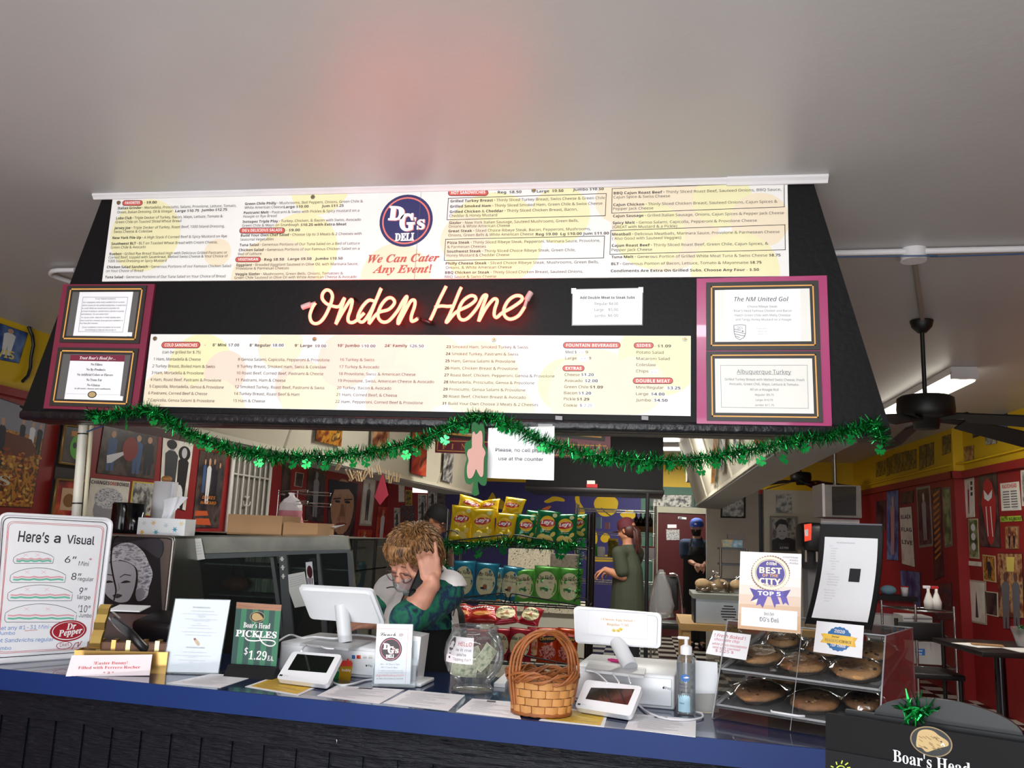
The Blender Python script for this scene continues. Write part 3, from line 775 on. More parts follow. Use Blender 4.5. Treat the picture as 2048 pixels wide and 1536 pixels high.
P.text(lt,serifit('Trust Boar’s Head for...'),625,868,990,872,32,M_WLET,.008);P.line(lt,[(485,1218),(705,1224)],2,M_LIGHTINK,.008);P.line(lt,[(800,1228),(1036,1232)],2,M_LIGHTINK,.008)
lt.build('lettering',root)
P,root=framed([(62,78),(1274,50),(1322,1466),(62,1443)],M_PINK,[([(150,122),(1190,103),(1212,745),(152,748)],[(199,162),(1140,147),(1160,702),(199,706)],[(210,174),(1128,160),(1148,690),(212,694)],M_FBLK),([(150,760),(1210,757),(1236,1420),(158,1402)],[(199,798),(1162,793),(1186,1374),(207,1362)],[(212,812),(1150,808),(1174,1360),(218,1348)],M_FBLK)],'magenta board with two black and gold frames at the canopy right end',(1380,540,4.6533))
mb=MB();M_PAPER2=mat('ivory_paper','#e9e8e2',.7)
P.poly(mb,[(229,193),(1108,177),(1126,668),(231,674)],M_PAPER2,.0072);P.poly(mb,[(320,191),(1022,180),(1028,668),(318,673)],M_PAPER,.0075)
P.poly(mb,[(229,829),(1132,827),(1150,1340),(236,1331)],M_PAPER2,.0072);P.frame(mb,[(282,892),(1086,890),(1098,1291),(291,1281)],3,M_GREYINK,.0075)
mb.build('inserted_sheet',root);lt=MB()
for t,x0,x1,y,c in(('The NM United Gol',410,912,298,40),):texth(P,lt,ital(t),x0,y,x1,c,M_INK,h=.008)
for t,x0,x1,y in(('•Choice Ribeye Steak',527,808,356),('•Boar’s Head Famous Chicken and Bacon',399,942,395),('•Hatch Green Chile with Melty Cheddar',408,936,437),('and Tangy Honey Mustard on a Hoagie',422,938,476)):texth(P,lt,t,x0,y,x1,20,M_GREYINK,h=.008)
for t,x0,x1,y in(('Regular $9.00',620,712,555),('Large $10.00',624,710,581),('Jumbo $11.00',622,712,607)):texth(P,lt,ital(t),x0,y,x1,10,M_LIGHTINK,h=.008)
texth(P,lt,'Albuquerque Turkey',433,968,936,38,M_GREYINK,h=.008);P.line(lt,[(432,976),(936,977)],3,M_GREYINK,.008)
for t,x0,x1,y in(('Grilled Turkey Breast with Melted Swiss Cheese, Fresh',322,1060,1031),('Avocado, Green Chili, Mayo, Lettuce & Tomato.',362,1010,1074),('All on a Hoagie Roll',555,820,1126)):texth(P,lt,t,x0,y,x1,22,M_GREYINK,h=.008)
for t,x0,x1,y in(('Regular: $9.75',600,776,1174),('Large: $10.75',606,770,1222),('Jumbo: $11.75',600,778,1269)):texth(P,lt,ital(t),x0,y,x1,19,M_GREYINK,h=.008)
P.line(lt,[(406,522),(460,514),(515,520),(514,600),(500,632),(461,655),(424,634),(408,590),(406,522)],5,M_GREYINK,.008)
for a in([(408,556),(470,568)],[(408,575),(512,598)],[(410,600),(510,620)],[(418,622),(460,632)]):P.line(lt,a,5,M_GREYINK,.008)
texth(P,lt,'DG’s',438,556,488,26,M_GREYINK,h=.008);P.poly(lt,[(487,566),(496,576),(487,585),(478,576)],M_GREYINK,.008)
lt.build('lettering',root)
# NEON SIGN
M_NEON=bpy.data.materials.new('red_neon_glow');M_NEON.use_nodes=True
nt=M_NEON.node_tree;nt.nodes.remove(nt.nodes['Principled BSDF']);em=nt.nodes.new('ShaderNodeEmission')
em.inputs[0].default_value=(1,.058,.038,1);em.inputs[1].default_value=17;nt.links.new(em.outputs[0],nt.nodes['Material Output'].inputs[0])
M_TUBEW=mat('neon_end_cap','#c9a3a3',.4);M_TUBED=mat('unlit_neon_tube','#3a1416',.2)
P=Panel((0,YH-.045,1.6),(1,0,0),(0,0,1));P.zoom(590,560,2.8845)
root=thing('neon_sign','glowing red script neon sign reading Order Here on the black canopy','neon sign',P.xyz(*P.uv(720,290)))
def stroke(pix,k=6):
 pts=[]
 for p in pix:q=P.uv(p[0],p[1]);pts.append(P.xyz(q.x,q.y,p[2]if len(p)>2 else 0))
 return smooth_curve(pts,k)
ORDER=[[(118,132),(100,160),(86,205),(95,240),(120,252),(150,238),(178,200),(205,140),(216,95),(205,66),(180,58),(160,78),(158,108),(180,135),(215,150),(255,152),(280,112),(284,112),(262,175),(238,246),(240,246),(275,185),(318,118),(330,122),(322,165),(306,215),(312,242),(345,240),(400,190)],[(462,124),(425,118),(385,160),(362,215),(375,240),(400,235),(440,175),(492,62),(490,62),(455,150),(430,215),(428,244),(432,246),(478,190),(540,170),(574,132),(560,105),(530,108),(495,150),(478,205),(500,240),(540,236),(590,180),(618,130),(640,98),(645,104),(622,170),(598,222),(594,246),(600,246),(640,170),(668,122),(690,118),(690,150),(672,205),(672,236),(690,234),(708,222)]]
HERE=[[(872,36),(860,60),(830,120),(800,190),(780,232)],[(960,42),(948,66),(918,140),(890,205),(874,238),(880,240),(930,185),(1000,150),(1040,118),(1038,96),(1010,92),(970,120),(945,170),(945,210),(965,230),(1000,218),(1050,160),(1085,95),(1105,88),(1100,108),(1078,170),(1062,228),(1064,230),(1100,165),(1140,115),(1160,110),(1166,125),(1152,170),(1150,205),(1165,215),(1195,190),(1250,160),(1305,120),(1306,95),(1270,92),(1230,120),(1205,170),(1212,210),(1245,226),(1290,205),(1325,155)],[(806,158),(840,150),(880,152),(915,150)]]
mb=MB()
for s_ in ORDER+HERE:mb.tube(stroke(s_),.0056,M_NEON,10)
mb.build('glowing_tube',root)
mb=MB();q=stroke([(118,132),(95,140),(75,146)]);mb.tube(q,.006,M_TUBEW,8);q2=stroke([(92,140),(62,150),(38,160)]);mb.tube(q2,[.010]*(len(q2)-1)+[.006],M_TUBEW,10);mb.build('end_cap',root)
mb=MB();q=stroke([(1325,155),(1335,125),(1345,100)]);mb.tube(q,.006,M_TUBEW,8);q2=stroke([(1336,118),(1350,90),(1364,68)]);mb.tube(q2,[.010]*(len(q2)-1)+[.006],M_TUBEW,10);mb.build('end_cap',root)
mb=MB();mb.tube(stroke([(708,222,.0),(712,215,-.03),(745,225,-.03),(780,236,-.03),(780,232,0)]),.006,M_TUBED,8);mb.build('blacked_out_tube',root)
for x,y in((342,106),(600,238),(1008,130),(1244,208)):
 mb=MB();c=P.uv(x,y);mb.cyl(P.xyz(c.x,c.y,-.044),P.xyz(c.x,c.y,.004),.004,M_GLASS,n=8);mb.build('standoff',root)
 # TINSEL GARLANDS
M_TIN=mat('green_tinsel_foil','#06612a',.18,.85);M_TIN2=mat('tinsel_highlight_foil','#25bd5a',.16,.75);M_SHAM=mat('shamrock_foil','#17a04a',.22,.55)  # darker and brighter tinsel greens put highlight contrast into the colour
def tinsel(pts,rad,dens,mb,rnd):
 P_=smooth_curve(pts,10)
 for a,b in zip(P_,P_[1:]):
  d=b-a;t=d.normalized();n=max(1,int(d.length*dens));x=t.orthogonal().normalized();y=t.cross(x)
  for i in range(n):
   p=a+d*rnd.random();an=rnd.random()*2*pi;L=rad*(.55+.6*rnd.random());o=x*cos(an)+y*sin(an)
   s=t*rnd.uniform(-.7,.7);tip=p+(o+s).normalized()*L+Vector((0,0,-.1*L));w=(t.cross(o)*rnd.uniform(-1,1)+t*rnd.uniform(-1,1)).normalized()*.0013
   mid=(p+tip)/2+o.cross(t)*L*rnd.uniform(-.2,.2)
   mb.add([p-w,p+w,mid+w*1.3,tip+w*.5,tip-w*.5,mid-w*1.3],[(0,1,2,5),(5,2,3,4)],M_TIN if rnd.random()<.62 else M_TIN2)
 mb.tube(P_,.003,M_TIN,5)
def shamrock(c,r,rnd,mb=None,ax_=None):
 E_=Euler((rnd.uniform(-.5,.5),rnd.uniform(-.5,.5),rnd.uniform(-.9,.9))).to_matrix()if ax_ is None else ax_
 m=mb or MB();X,N,Z=E_@Vector((1,0,0)),E_@Vector((0,1,0)),E_@Vector((0,0,1))
 for k,a0 in enumerate((pi/2,pi/2+2.1,pi/2-2.1)):
  d=X*cos(a0)+Z*sin(a0);w=X*-sin(a0)+Z*cos(a0);pts=[]
  for i in range(20):
   t=2*pi*i/20;hx=.8*sin(t)**3;hy=(13*cos(t)-5*cos(2*t)-2*cos(3*t)-cos(4*t))/16
   pts.append(c+w*(hx*r*.6)+d*((hy+1.0)*r*.45)+N*(.0006*k))
  m.prism(pts,N*.0009,M_SHAM)
 m.prism([c+X*-.06*r,c+X*.06*r,c+X*.16*r-Z*r*.85,c+X*.04*r-Z*r*.85],N*.0009,M_SHAM)
 return m
rnd=random.Random(3)
root=thing('tinsel_garland','long green tinsel garland with shamrocks swagged along the canopy edge','garland',ay(960,830,YH-.03))
gy=YH-.03
G=[(178,828),(215,832),(262,822),(300,820),(330,838),(370,862),(420,884),(470,900),(530,910),(580,912),(640,912),(700,908),(750,902),(800,893),(850,878),(890,858),(930,840),(965,832),(1000,842),(1035,855),(1080,880),(1120,892),(1165,905),(1210,912),(1260,918),(1310,920),(1350,922),(1400,918),(1450,908),(1500,899),(1550,890),(1600,880),(1650,872),(1700,860),(1735,848),(1752,850),(1762,872),(1764,890)]
mb=MB();tinsel([ay(x,y,gy)for x,y in G],.036,2500,mb,rnd);o=mb.build('tinsel_strand',root)
for x,y in((193,840),(252,850),(307,842),(402,890),(418,895),(518,925),(545,925),(585,929),(612,928),(650,932),(706,927),(732,925),(788,908),(812,910),(833,904),(890,880),(928,860),(1002,855),(1012,858),(1083,894),(1095,898),(1124,906),(1150,910),(1176,904),(1220,924),(1280,938),(1297,932),(1340,932),(1402,942),(1432,928),(1485,920),(1522,922),(1568,918),(1610,896),(1702,880),(1760,900)):
 shamrock(ay(x,y,gy-.012),.021,rnd).build('shamrock_charm',root)
 # HANGING PAPER AND GLITTER SHAMROCK
P=Panel((0,YH-.02,1.6),(1,0,0),(0,0,1));P.zoom(860,800,4.8)
root=thing('hanging_notice','white paper about cell phones hanging under the middle of the canopy','notice',P.xyz(*P.uv(870,765)))
mb=MB();q=[P.uv(*k)for k in((560,270),(1195,250),(1190,772),(548,748))];n=10;vs=[]
for i in range(n+1):
 for j in range(n+1):
  a=q[0].lerp(q[1],i/n);b=q[3].lerp(q[2],i/n);p=a.lerp(b,j/n);vs.append(P.xyz(p.x,p.y,.003*sin(i*.6)*(1-j/n)+.002*sin(i*1.3+j*.7)))
mb.add(vs,[(i*(n+1)+j,i*(n+1)+j+1,(i+1)*(n+1)+j+1,(i+1)*(n+1)+j)for i in range(n)for j in range(n)],mat('laminated_paper','#f0f0f4',.25,coat=.4),True);mb.build('paper',root)
lt=MB();P.text(lt,'Please, no cell phone',632,496,1126,506,34,M_INK,.008,'sans',off=.004);P.text(lt,'use at the counter',660,580,1090,588,34,M_INK,.008,'sans',off=.004);lt.build('lettering',root)
mb=MB();P.poly(mb,[(700,236),(820,240),(816,290),(704,282)],clear_mat('sticky_tape','#f4f4ee',haze=.3),.008);P.poly(mb,[(1040,232),(1180,234),(1176,282),(1044,280)],MATS['sticky_tape'],.008);mb.build('tape',root)
M_GLIT=mat('dark_green_glitter','#2f7040',.6,noise_=.3,nscale=400,bump=.5,bscale=900);M_FELT=mat('pink_felt','#c79a90',.9)
P=Panel((0,YH-.06,1.6),(1,0,0),(0,0,1));P.zoom(860,800,4.8)
root=thing('shamrock_decoration','large pink and green glitter shamrock cutout hanging beside the paper notice','decoration',P.xyz(*P.uv(450,915)))
OUT=[(455,228),(430,212),(408,225),(398,270),(400,330),(388,385),(350,400),(332,440),(338,510),(352,560),(340,610),(330,680),(334,760),(352,800),(385,808),(412,788),(410,850),(400,890),(420,918),(445,916),(470,900),(462,850),(460,785),(490,815),(525,822),(542,790),(548,700),(548,610),(552,540),(545,470),(530,445),(518,420),(524,340),(522,270),(508,232),(485,225),(468,240)]
INN=[(440,330),(425,305),(408,325),(404,400),(402,460),(372,478),(358,520),(372,580),(358,640),(358,710),(372,752),(405,745),(430,700),(444,665),(462,700),(490,740),(512,720),(516,650),(520,560),(535,510),(520,470),(505,445),(508,380),(500,310),(482,296),(460,320)]
def cut(pix,m,h0,t,mb):
 q=[P.uv(*k)for k in pix];c=smooth_curve([(k.x,k.y,0)for k in q],4,True);mb.prism([P.xyz(k.x,k.y,h0)for k in c],-P.N*t,m)
mb=MB();cut(OUT,M_GLIT,0,.005,mb);mb.build('glitter_outline',root)
mb=MB();cut(INN,M_FELT,.004,.004,mb);mb.build('pink_centre',root)
mb=MB();c=P.uv(460,235);d=P.uv(478,100);mb.tube([P.xyz(c.x,c.y,-.002),P.xyz(d.x,d.y,-.002)],.0008,M_INK,5);mb.build('string',root)
# grey tape tabs along the canopy's lower edge
P=Panel((0,YH-.017,1.6),(1,0,0),(0,0,1));P.zoom(860,660,3.7926)
for x in(977,1630):slab(P,[(x-26,650),(x+26,654),(x+26,684),(x-26,680)],mat('duct_tape','#8a868c',.4),'tape_tab','grey tape tab below the %s of the lower menu board'%('extras prices' if x<1000 else 'double meat prices'),'tape',.001,'tape tabs on the canopy edge')
# THINGS ON THE COUNTER
ZC=1.1
def onz(mb,q,z,t,m,zoom=(0,0,1.)):
 P_=[az(zoom[0]+x/zoom[2],zoom[1]+y/zoom[2],z)for x,y in q];mb.prism(P_,(0,0,-t),m);return P_
M_YPAP=mat('yellow_print_paper','#e2b92c',.45)
SH=[([(333,1366),(425,1347),(508,1353),(441,1375)],M_PAPER,'white menu sheet lying flat in front of the breakfast sign'),([(490,1373),(548,1353),(640,1371),(597,1391)],M_YPAP,'yellow sheet lying flat under the left card terminal'),([(634,1391),(673,1371),(809,1379),(759,1407)],M_PAPER,'white menu sheet lying flat before the lunch flyer'),([(767,1406),(817,1380),(930,1390),(897,1421)],M_PAPER,'white menu sheet lying flat left of the glass tip jar'),([(912,1423),(945,1397),(1030,1404),(1042,1438)],M_PAPER,'white menu sheet lying flat between tip jar and basket'),([(1078,1440),(1130,1415),(1215,1430),(1208,1454)],M_YPAP,'yellow sheet lying flat under the right card terminal'),([(1250,1457),(1264,1427),(1392,1438),(1391,1474)],M_PAPER,'white menu sheet lying flat in front of the sanitizer bottle')]
for k,(q,m,lb)in enumerate(SH):
 mb=MB();W=onz(mb,q,ZC+.0012,.001,M_PAPER)
 def at(u,v):return(W[0].lerp(W[3],u)).lerp(W[1].lerp(W[2],u),v)+Vector((0,0,.0003))
 if m is M_YPAP:mb.add([at(.06,.08),at(.94,.08),at(.94,.92),at(.06,.92)],[(0,1,2,3)],M_YPAP)
 r=random.Random(k);v=.86
 while v>.1:
  u0=.08+.1*r.random();u1=r.uniform(.4,.92)
  z=Vector((0,0,.0003));mb.add([at(u0,v)+z,at(u1,v)+z,at(u1,v-.012)+z,at(u0,v-.012)+z],[(0,1,2,3)],M_LIGHTINK if m is M_PAPER else M_GREYINK);v-=.065
 if k in(2,4,5,6):z=Vector((0,0,.0006));mb.add([at(.36,.84)+z,at(.56,.84)+z,at(.56,.95)+z,at(.36,.95)+z],[(0,1,2,3)],mat('menu_logo_dark','#3a3a44',.5))
 tag(mb.build('menu_sheet'),lb,'menu','menu sheets on the counter top')
 # white drawing board with sandwich sizes
P=lean((-14,1329),(190,1313),ZC+.001,6);P.zoom(0,1020,4.388)
root=thing('whiteboard','white dry erase board with drawn sandwich sizes leaning at the left end','whiteboard',az(90,1321,ZC))
def rrect(P,q,r,n=6):
 c=[P.uv(*k)for k in q];out=[]
 for i in range(4):
  a,b,d=c[i-1],c[i],c[(i+1)%4];e1=(a-b).normalized()*r;e2=(d-b).normalized()*r
  for j in range(n+1):
   t=j/n;p=(1-t)**2*(b+e1)+2*t*(1-t)*b+t*t*(b+e2);out.append((p.x,p.y))
 return out
def rsheet(P,mb,q,r,m,h,t):
 o=rrect(P,q,r);mb.prism([P.xyz(u,v,h)for u,v in o],-P.N*t,m);return o
def ring(P,mb,q,r,w,m,h,t=None):
 o=rrect(P,q,r);mb.tube([P.xyz(u,v,h)for u,v in o],w,m,6,closed=True)
WQ=[(2,30),(985,82),(840,1280),(-90,1345)]
mb=MB();rsheet(P,mb,WQ,.03,mat('whiteboard_face','#f0f1f6',.25),0,.006);mb.build('board',root)
mb=MB();ring(P,mb,WQ,.03,.0062,M_WHITE,0);ring(P,mb,[(30,62),(945,110),(810,1240),(-60,1300)],.026,.0012,M_BLACK,.0015);mb.build('frame',root)
mb=MB();ring(P,mb,[(70,98),(915,142),(785,1215),(-25,1262)],.02,.0007,M_RED,.0004);ring(P,mb,[(80,110),(905,152),(778,1204),(-18,1250)],.02,.0007,M_RED,.0004)
M_MRK=mat('black_marker','#24242a',.5);M_PNKM=mat('pink_marker','#e6a9b5',.6);M_GRNM=mat('green_marker','#6cc3a8',.6);M_BLUM=mat('blue_marker','#4f86c8',.5)
def hand(P,mb,segs,w,m,h=.0006):
 for s_ in segs:P.line(mb,s_,w,m,h)
for x,y,t,x1,c in((155,275,'Here’s',425,90),(470,285,'a',528,80),(582,292,'Visual',825,72)):
 P.text(mb,t,x,y,x1,y+(x1-x)*.055,c,M_MRK,.0006,'sans',off=.012)
for t,x,y,x1,c in(('6”',565,462,665,58),('Mini',688,488,775,38),('8”',622,612,706,60),('regular',682,620,818,34),('9”',690,738,756,58),('large',676,780,790,36),('’10”',680,895,786,60),('Jumbo',690,940,800,34)):
 P.text(mb,t,x,y,x1,y+5,c,M_MRK,.0006,'sans')
P.text(mb,'✳',778,452,808,452,28,M_RED,.0006)
def sub(x0,x1,yt,yb):
 top=[(x0+(x1-x0)*i/14,yb-(yb-yt)*.48-(yb-yt)*.5*sin(pi*i/14)**.7)for i in range(15)];P.line(mb,top,4,M_MRK,.0006)
 P.line(mb,[(x0,yb-(yb-yt)*.45),(x0-6,yb-20),(x0+10,yb),(x1-10,yb),(x1,yb-(yb-yt)*.4)],4,M_MRK,.0006)
 ym=yb-(yb-yt)*.36;n=12
 for m_,dy,wd in((M_PNKM,0,14),(M_GRNM,(yb-yt)*.16,16)):P.line(mb,[(x0+25+(x1-x0-50)*i/n,ym+dy+5*sin(i*2.2))for i in range(n+1)],wd,m_,.0007)
 for f in(.3,.6):
  a=x0+(x1-x0)*f;b_=yt+(yb-yt)*.3;P.line(mb,[(a-22,b_-14),(a+22,b_+14)],2.5,M_PNKM,.0006);P.line(mb,[(a-20,b_+14),(a+20,b_-14)],2.5,M_PNKM,.0006)
sub(120,472,362,468);sub(92,578,505,636);sub(70,636,655,796);sub(45,672,820,984)
P.text(mb,'Get any #1-31 Mini-',-30,1055,450,1040,34,M_BLUM,.0006,'sans');P.text(mb,'Jumbo',-20,1098,130,1094,30,M_BLUM,.0006,'sans')
P.text(mb,'Hot Sandwichs regular',-60,1165,468,1150,34,M_BLUM,.0006,'sans');P.text(mb,'Jumbo',-60,1230,96,1226,30,M_BLUM,.0006,'sans');P.line(mb,[(216,1060),(328,1052)],4,M_RED,.0006)
P.disc(mb,600,1060,158,mat('soda_logo_red','#a3202f',.4),.0008,92);P.disc(mb,600,1060,140,M_WLET,.001,80);P.disc(mb,602,1058,134,MATS['soda_logo_red'],.0012,74)
P.text(mb,serifit('Dr'),582,1052,668,1040,56,M_WLET,.0015,off=.01);P.text(mb,serifit('Pepper'),510,1112,722,1078,56,M_WLET,.0015,off=.01)
P.disc(mb,562,1188,68,MATS['soda_logo_red'],.0008,34);P.disc(mb,562,1188,62,M_PAPER,.001,29);P.text(mb,'Diet',524,1202,606,1188,30,MATS['soda_logo_red'],.0013)
P.line(mb,[(630,1220),(660,1170),(690,1160),(680,1200),(700,1180),(716,1150)],7,MATS['soda_logo_red'],.0008)
mb.build('lettering',root,'hand drawn sandwich pictures and lettering')
# golden gift basket with the easter card
a=az(131,1349,ZC);b=az(322,1353,ZC);Ub=(b-a).normalized();Nb=Vector((-Ub.y,Ub.x,0))
M_GFOIL=mat('gold_foil_card','#b08a4c',.3,.6);M_BRN=mat('brown_chocolate_box','#6a4630',.6)
a=a+Nb*.05;Wd=(b-a).dot(Ub)
root=thing('gift_basket','low gold and brown gift box with a tall gold strap at the whiteboard corner','gift box',a+Ub*Wd/2)
def bxy(u,n,z):return a+Ub*u+Nb*n+Vector((0,0,z))
def ubox(mb,u0,u1,n0,n1,z0,z1,m):mb.prism([bxy(u0,n0,z0),bxy(u1,n0,z0),bxy(u1,n1,z0),bxy(u0,n1,z0)],(0,0,z1-z0),m)
mb=MB();ubox(mb,0,Wd,0,.004,.0,.068,M_GFOIL);ubox(mb,0,Wd,.066,.07,0,.068,M_GFOIL);ubox(mb,0,.004,.004,.066,0,.068,M_GFOIL);ubox(mb,Wd-.004,Wd,.004,.066,0,.068,M_GFOIL);ubox(mb,.004,Wd-.004,.004,.066,0,.006,M_GFOIL);mb.build('box',root)
mb=MB();ubox(mb,.03,Wd-.012,.02,.06,.0065,.092,M_BRN)
for k in range(5):u=.06+k*.046;ubox(mb,u,u+.014,.018,.0199,.03,.1,M_GFOIL if k%2 else mat('pale_gold','#d8c58a',.3,.5));ubox(mb,u,u+.014,.0199,.06,.0921,.1,M_GFOIL)
mb.build('chocolate_pack',root)
mb=MB();z=.0
pr=[(.058,.012,.07),(.058,.006,.09),(.058,.014,.112),(.06,.022,.13),(.063,.012,.155),(.066,.02,.18),(.07,.014,.2),(.074,.02,.212)]
for(u,n,z0),(u2,n2,z2)in zip(pr,pr[1:]):mb.add([bxy(u-.017,n,z0),bxy(u+.017,n,z0),bxy(u2+.017,n2,z2),bxy(u2-.017,n2,z2),bxy(u-.017,n+.018,z0),bxy(u+.017,n+.018,z0),bxy(u2+.017,n2+.018,z2),bxy(u2-.017,n2+.018,z2)],[(0,1,2,3),(7,6,5,4),(0,3,7,4),(1,5,6,2),(3,2,6,7),(0,4,5,1)],mat('gold_strap','#c3a25c',.22,.8))
mb.build('gold_strap',root)
P=lean((132,1351),(300,1352),ZC+.001,20);P.zoom(0,1020,4.388)
root=thing('price_card','pink white Easter Bunny price card propped against the gold gift box','card',az(215,1352,ZC))
mb=MB();P.sheet(mb,[(630,1275),(1337,1268),(1312,1452),(576,1460)],mat('blush_paper','#f3e6ea',.7),.001);mb.build('card',root)
lt=MB();P.text(lt,serif('!Easter Bunny!'),822,1357,1118,1353,26,M_RED);P.text(lt,serif('Filled with Ferrero Rocher'),684,1396,1230,1390,24,M_RED);P.text(lt,serif('* 3 *'),902,1438,1000,1436,18,M_RED);lt.build('lettering',root)
# breakfast menu in a clear stand
P=lean((324,1346),(437,1349),ZC+.001,8);P.zoom(320,1060,4.8)
root=thing('menu_stand','tall white breakfast menu in a clear slanted stand beside the pickle sign','menu stand',az(380,1348,ZC))
mb=MB();P.sheet(mb,[(145,655),(680,668),(560,1395),(10,1372)],M_ACRYL,.0015,.002);P.sheet(mb,[(145,655),(680,668),(560,1395),(10,1372)],M_ACRYL,.0015,-.003)
c0,c1=P.uv(10,1372),P.uv(560,1395);mb.prism([P.xyz(c0.x,.001,-.003),P.xyz(c1.x,.001,-.003),P.xyz(c1.x,.001,-.003)+Vector((0,.07,-.0)),P.xyz(c0.x,.001,-.003)+Vector((0,.07,0))],(0,0,.0018),M_ACRYL);mb.build('acrylic_stand',root)
mb=MB();P.sheet(mb,[(150,662),(674,674),(556,1372),(24,1360)],M_PAPER,.0006,-.0005);mb.build('paper',root)
lt=MB()
for t,x0,x1,y,c in(('DG’s Breakfast Burritos',318,480,748,14),('Includes scrambled eggs, bacon and cheese',300,520,780,8),('served in a fresh flour tortilla with red or green chile sauce',214,556,806,8),('1 – Homestyle potato',346,440,824,8),('2 – Green chile',356,436,838,8),('Add extra choice meat, bacon, ham, sausage 1.50 each',238,548,856,8),('Add avocado or tomato',318,468,872,8),('OR',366,386,902,7),('Sausage, bacon or ham 6.75',300,462,918,8),('with Two Meats 7.50',262,490,944,8),('Veggie burrito: spinach, mushrooms, tomato, avocado 6.75',206,536,978,8),('Smothered in red or green 1.00',238,492,1010,8),('DG’s Breakfast Sandwich',252,430,1132,14),('Includes scrambled eggs and melted cheese',220,446,1174,8),('Ham, bacon, sausage or turkey on white, wheat, rye',130,490,1204,8),('with green chile',270,346,1222,8),('Substitute croissant or bagel',172,430,1250,8),('$6.75',280,318,1268,8)):
 P.text(lt,t,x0,y,x1,y+(x1-x0)*.035,c,M_GREYINK if c>9 else M_LIGHTINK,.0004)
c=smooth_curve([(k.x,k.y,0)for k in[P.uv(*q)for q in((322,1044),(335,1036),(352,1048),(380,1085),(378,1108),(360,1108),(338,1080))]],4,True);P.put(lt,[(q.x,q.y)for q in c],[list(range(len(c)))],mat('burrito_print','#dcb68e',.6),.0004)
P.disc(lt,334,1048,11,mat('burrito_fill','#9a4a30',.6),.0006);lt.build('lettering',root)
# pickle sign
P=lean((460,1343),(552,1350),ZC+.012,7);P.zoom(320,1060,4.8)
root=thing('pickle_sign','small green striped pickle price sign on a black wedge base','sign',az(505,1348,ZC))
M_G1=mat('dark_green_stripe','#2f4f4a',.5);M_G2=mat('mid_green_stripe','#3a7a5c',.5);M_WD=ramp_mat('wood_print',['#7a5240','#a87a60','#8a6048'],30,stretch=(.3,.3,6))
mb=MB();P.sheet(mb,[(736,690),(1168,718),(1118,1310),(680,1282)],M_G1,.002)
for k in range(4):
 t0,t1=.12+k*.25,.24+k*.25;f=lambda t,y:(736+432*t-(55 if y else 0)*1.0,(735+28*t)if not y else(1284+28*t))
 P.poly(mb,[(733+430*t0,748+28*t0),(733+430*t1,748+28*t1),(680+438*t1,1282+28*t1),(680+438*t0,1282+28*t0)],M_G2,.0003)
P.poly(mb,[(736,692),(1167,720),(1162,778),(731,752)],M_WD,.0006)
P.disc(mb,935,834,72,mat('tan_ring','#a89a7a',.5),.0007,52);P.disc(mb,935,834,66,mat('near_black_disc','#15181a',.5),.0009,47)
def boar(P,mb,pts,m,h):
 c=smooth_curve([(k.x,k.y,0)for k in[P.uv(*q)for q in pts]],4,True);P.put(mb,[(q.x,q.y)for q in c],[list(range(len(c)))],m,h)
boar(P,mb,[(885,850),(888,815),(910,798),(945,800),(970,820),(992,848),(978,862),(950,868),(915,872)],mat('boar_tan','#b79c6c',.6),.0012)
mb.build('panel',root)
lt=MB();P.text(lt,serif('Boar’s Head'),800,935,1056,948,52,M_WLET,.0012);P.text(lt,serif('PICKLES'),726,1018,1118,1040,62,M_WLET,.0012,off=.012)
P.line(lt,smooth_curve([(820,1030,0),(850,1060,0),(920,1062,0),(1000,1058,0),(1080,1062,0),(1108,1085,0),(1080,1112,0),(1030,1110,0),(980,1080,0),(945,1020,0),(935,990,0)],5),9,M_WLET,.0012)if False else None
hw=[(q.x,q.y)for q in smooth_curve([(820,1034,0),(850,1058,0),(920,1064,0),(1000,1056,0),(1085,1064,0),(1108,1088,0),(1080,1112,0),(1030,1108,0),(980,1075,0),(945,1010,0)],5)]
P.line(lt,hw,10,M_WLET,.0012)
P.text(lt,'$',806,1196,838,1200,70,M_WLET,.0012);P.text(lt,serif('1.29'),848,1240,1020,1250,84,M_WLET,.0012);P.text(lt,serif('EA.'),1030,1252,1090,1258,48,M_WLET,.0012);lt.build('lettering',root)
mb=MB();p0,p1=P.uv(680,1282),P.uv(1118,1310);A_=P.xyz(p0.x-.006,0,0);B_=P.xyz(p1.x+.004,0,0);nb=Vector((-(B_-A_).y,(B_-A_).x,0)).normalized();A_.z=B_.z=ZC
mb.add([A_-nb*.03,B_-nb*.03,B_+nb*.05,A_+nb*.05,A_-nb*.004+Vector((0,0,.034)),B_-nb*.004+Vector((0,0,.034)),B_+nb*.012+Vector((0,0,.034)),A_+nb*.012+Vector((0,0,.034))],[(3,2,1,0),(0,1,5,4),(1,2,6,5),(2,3,7,6),(3,0,4,7),(4,5,6,7)],M_BLACK);mb.build('base',root)
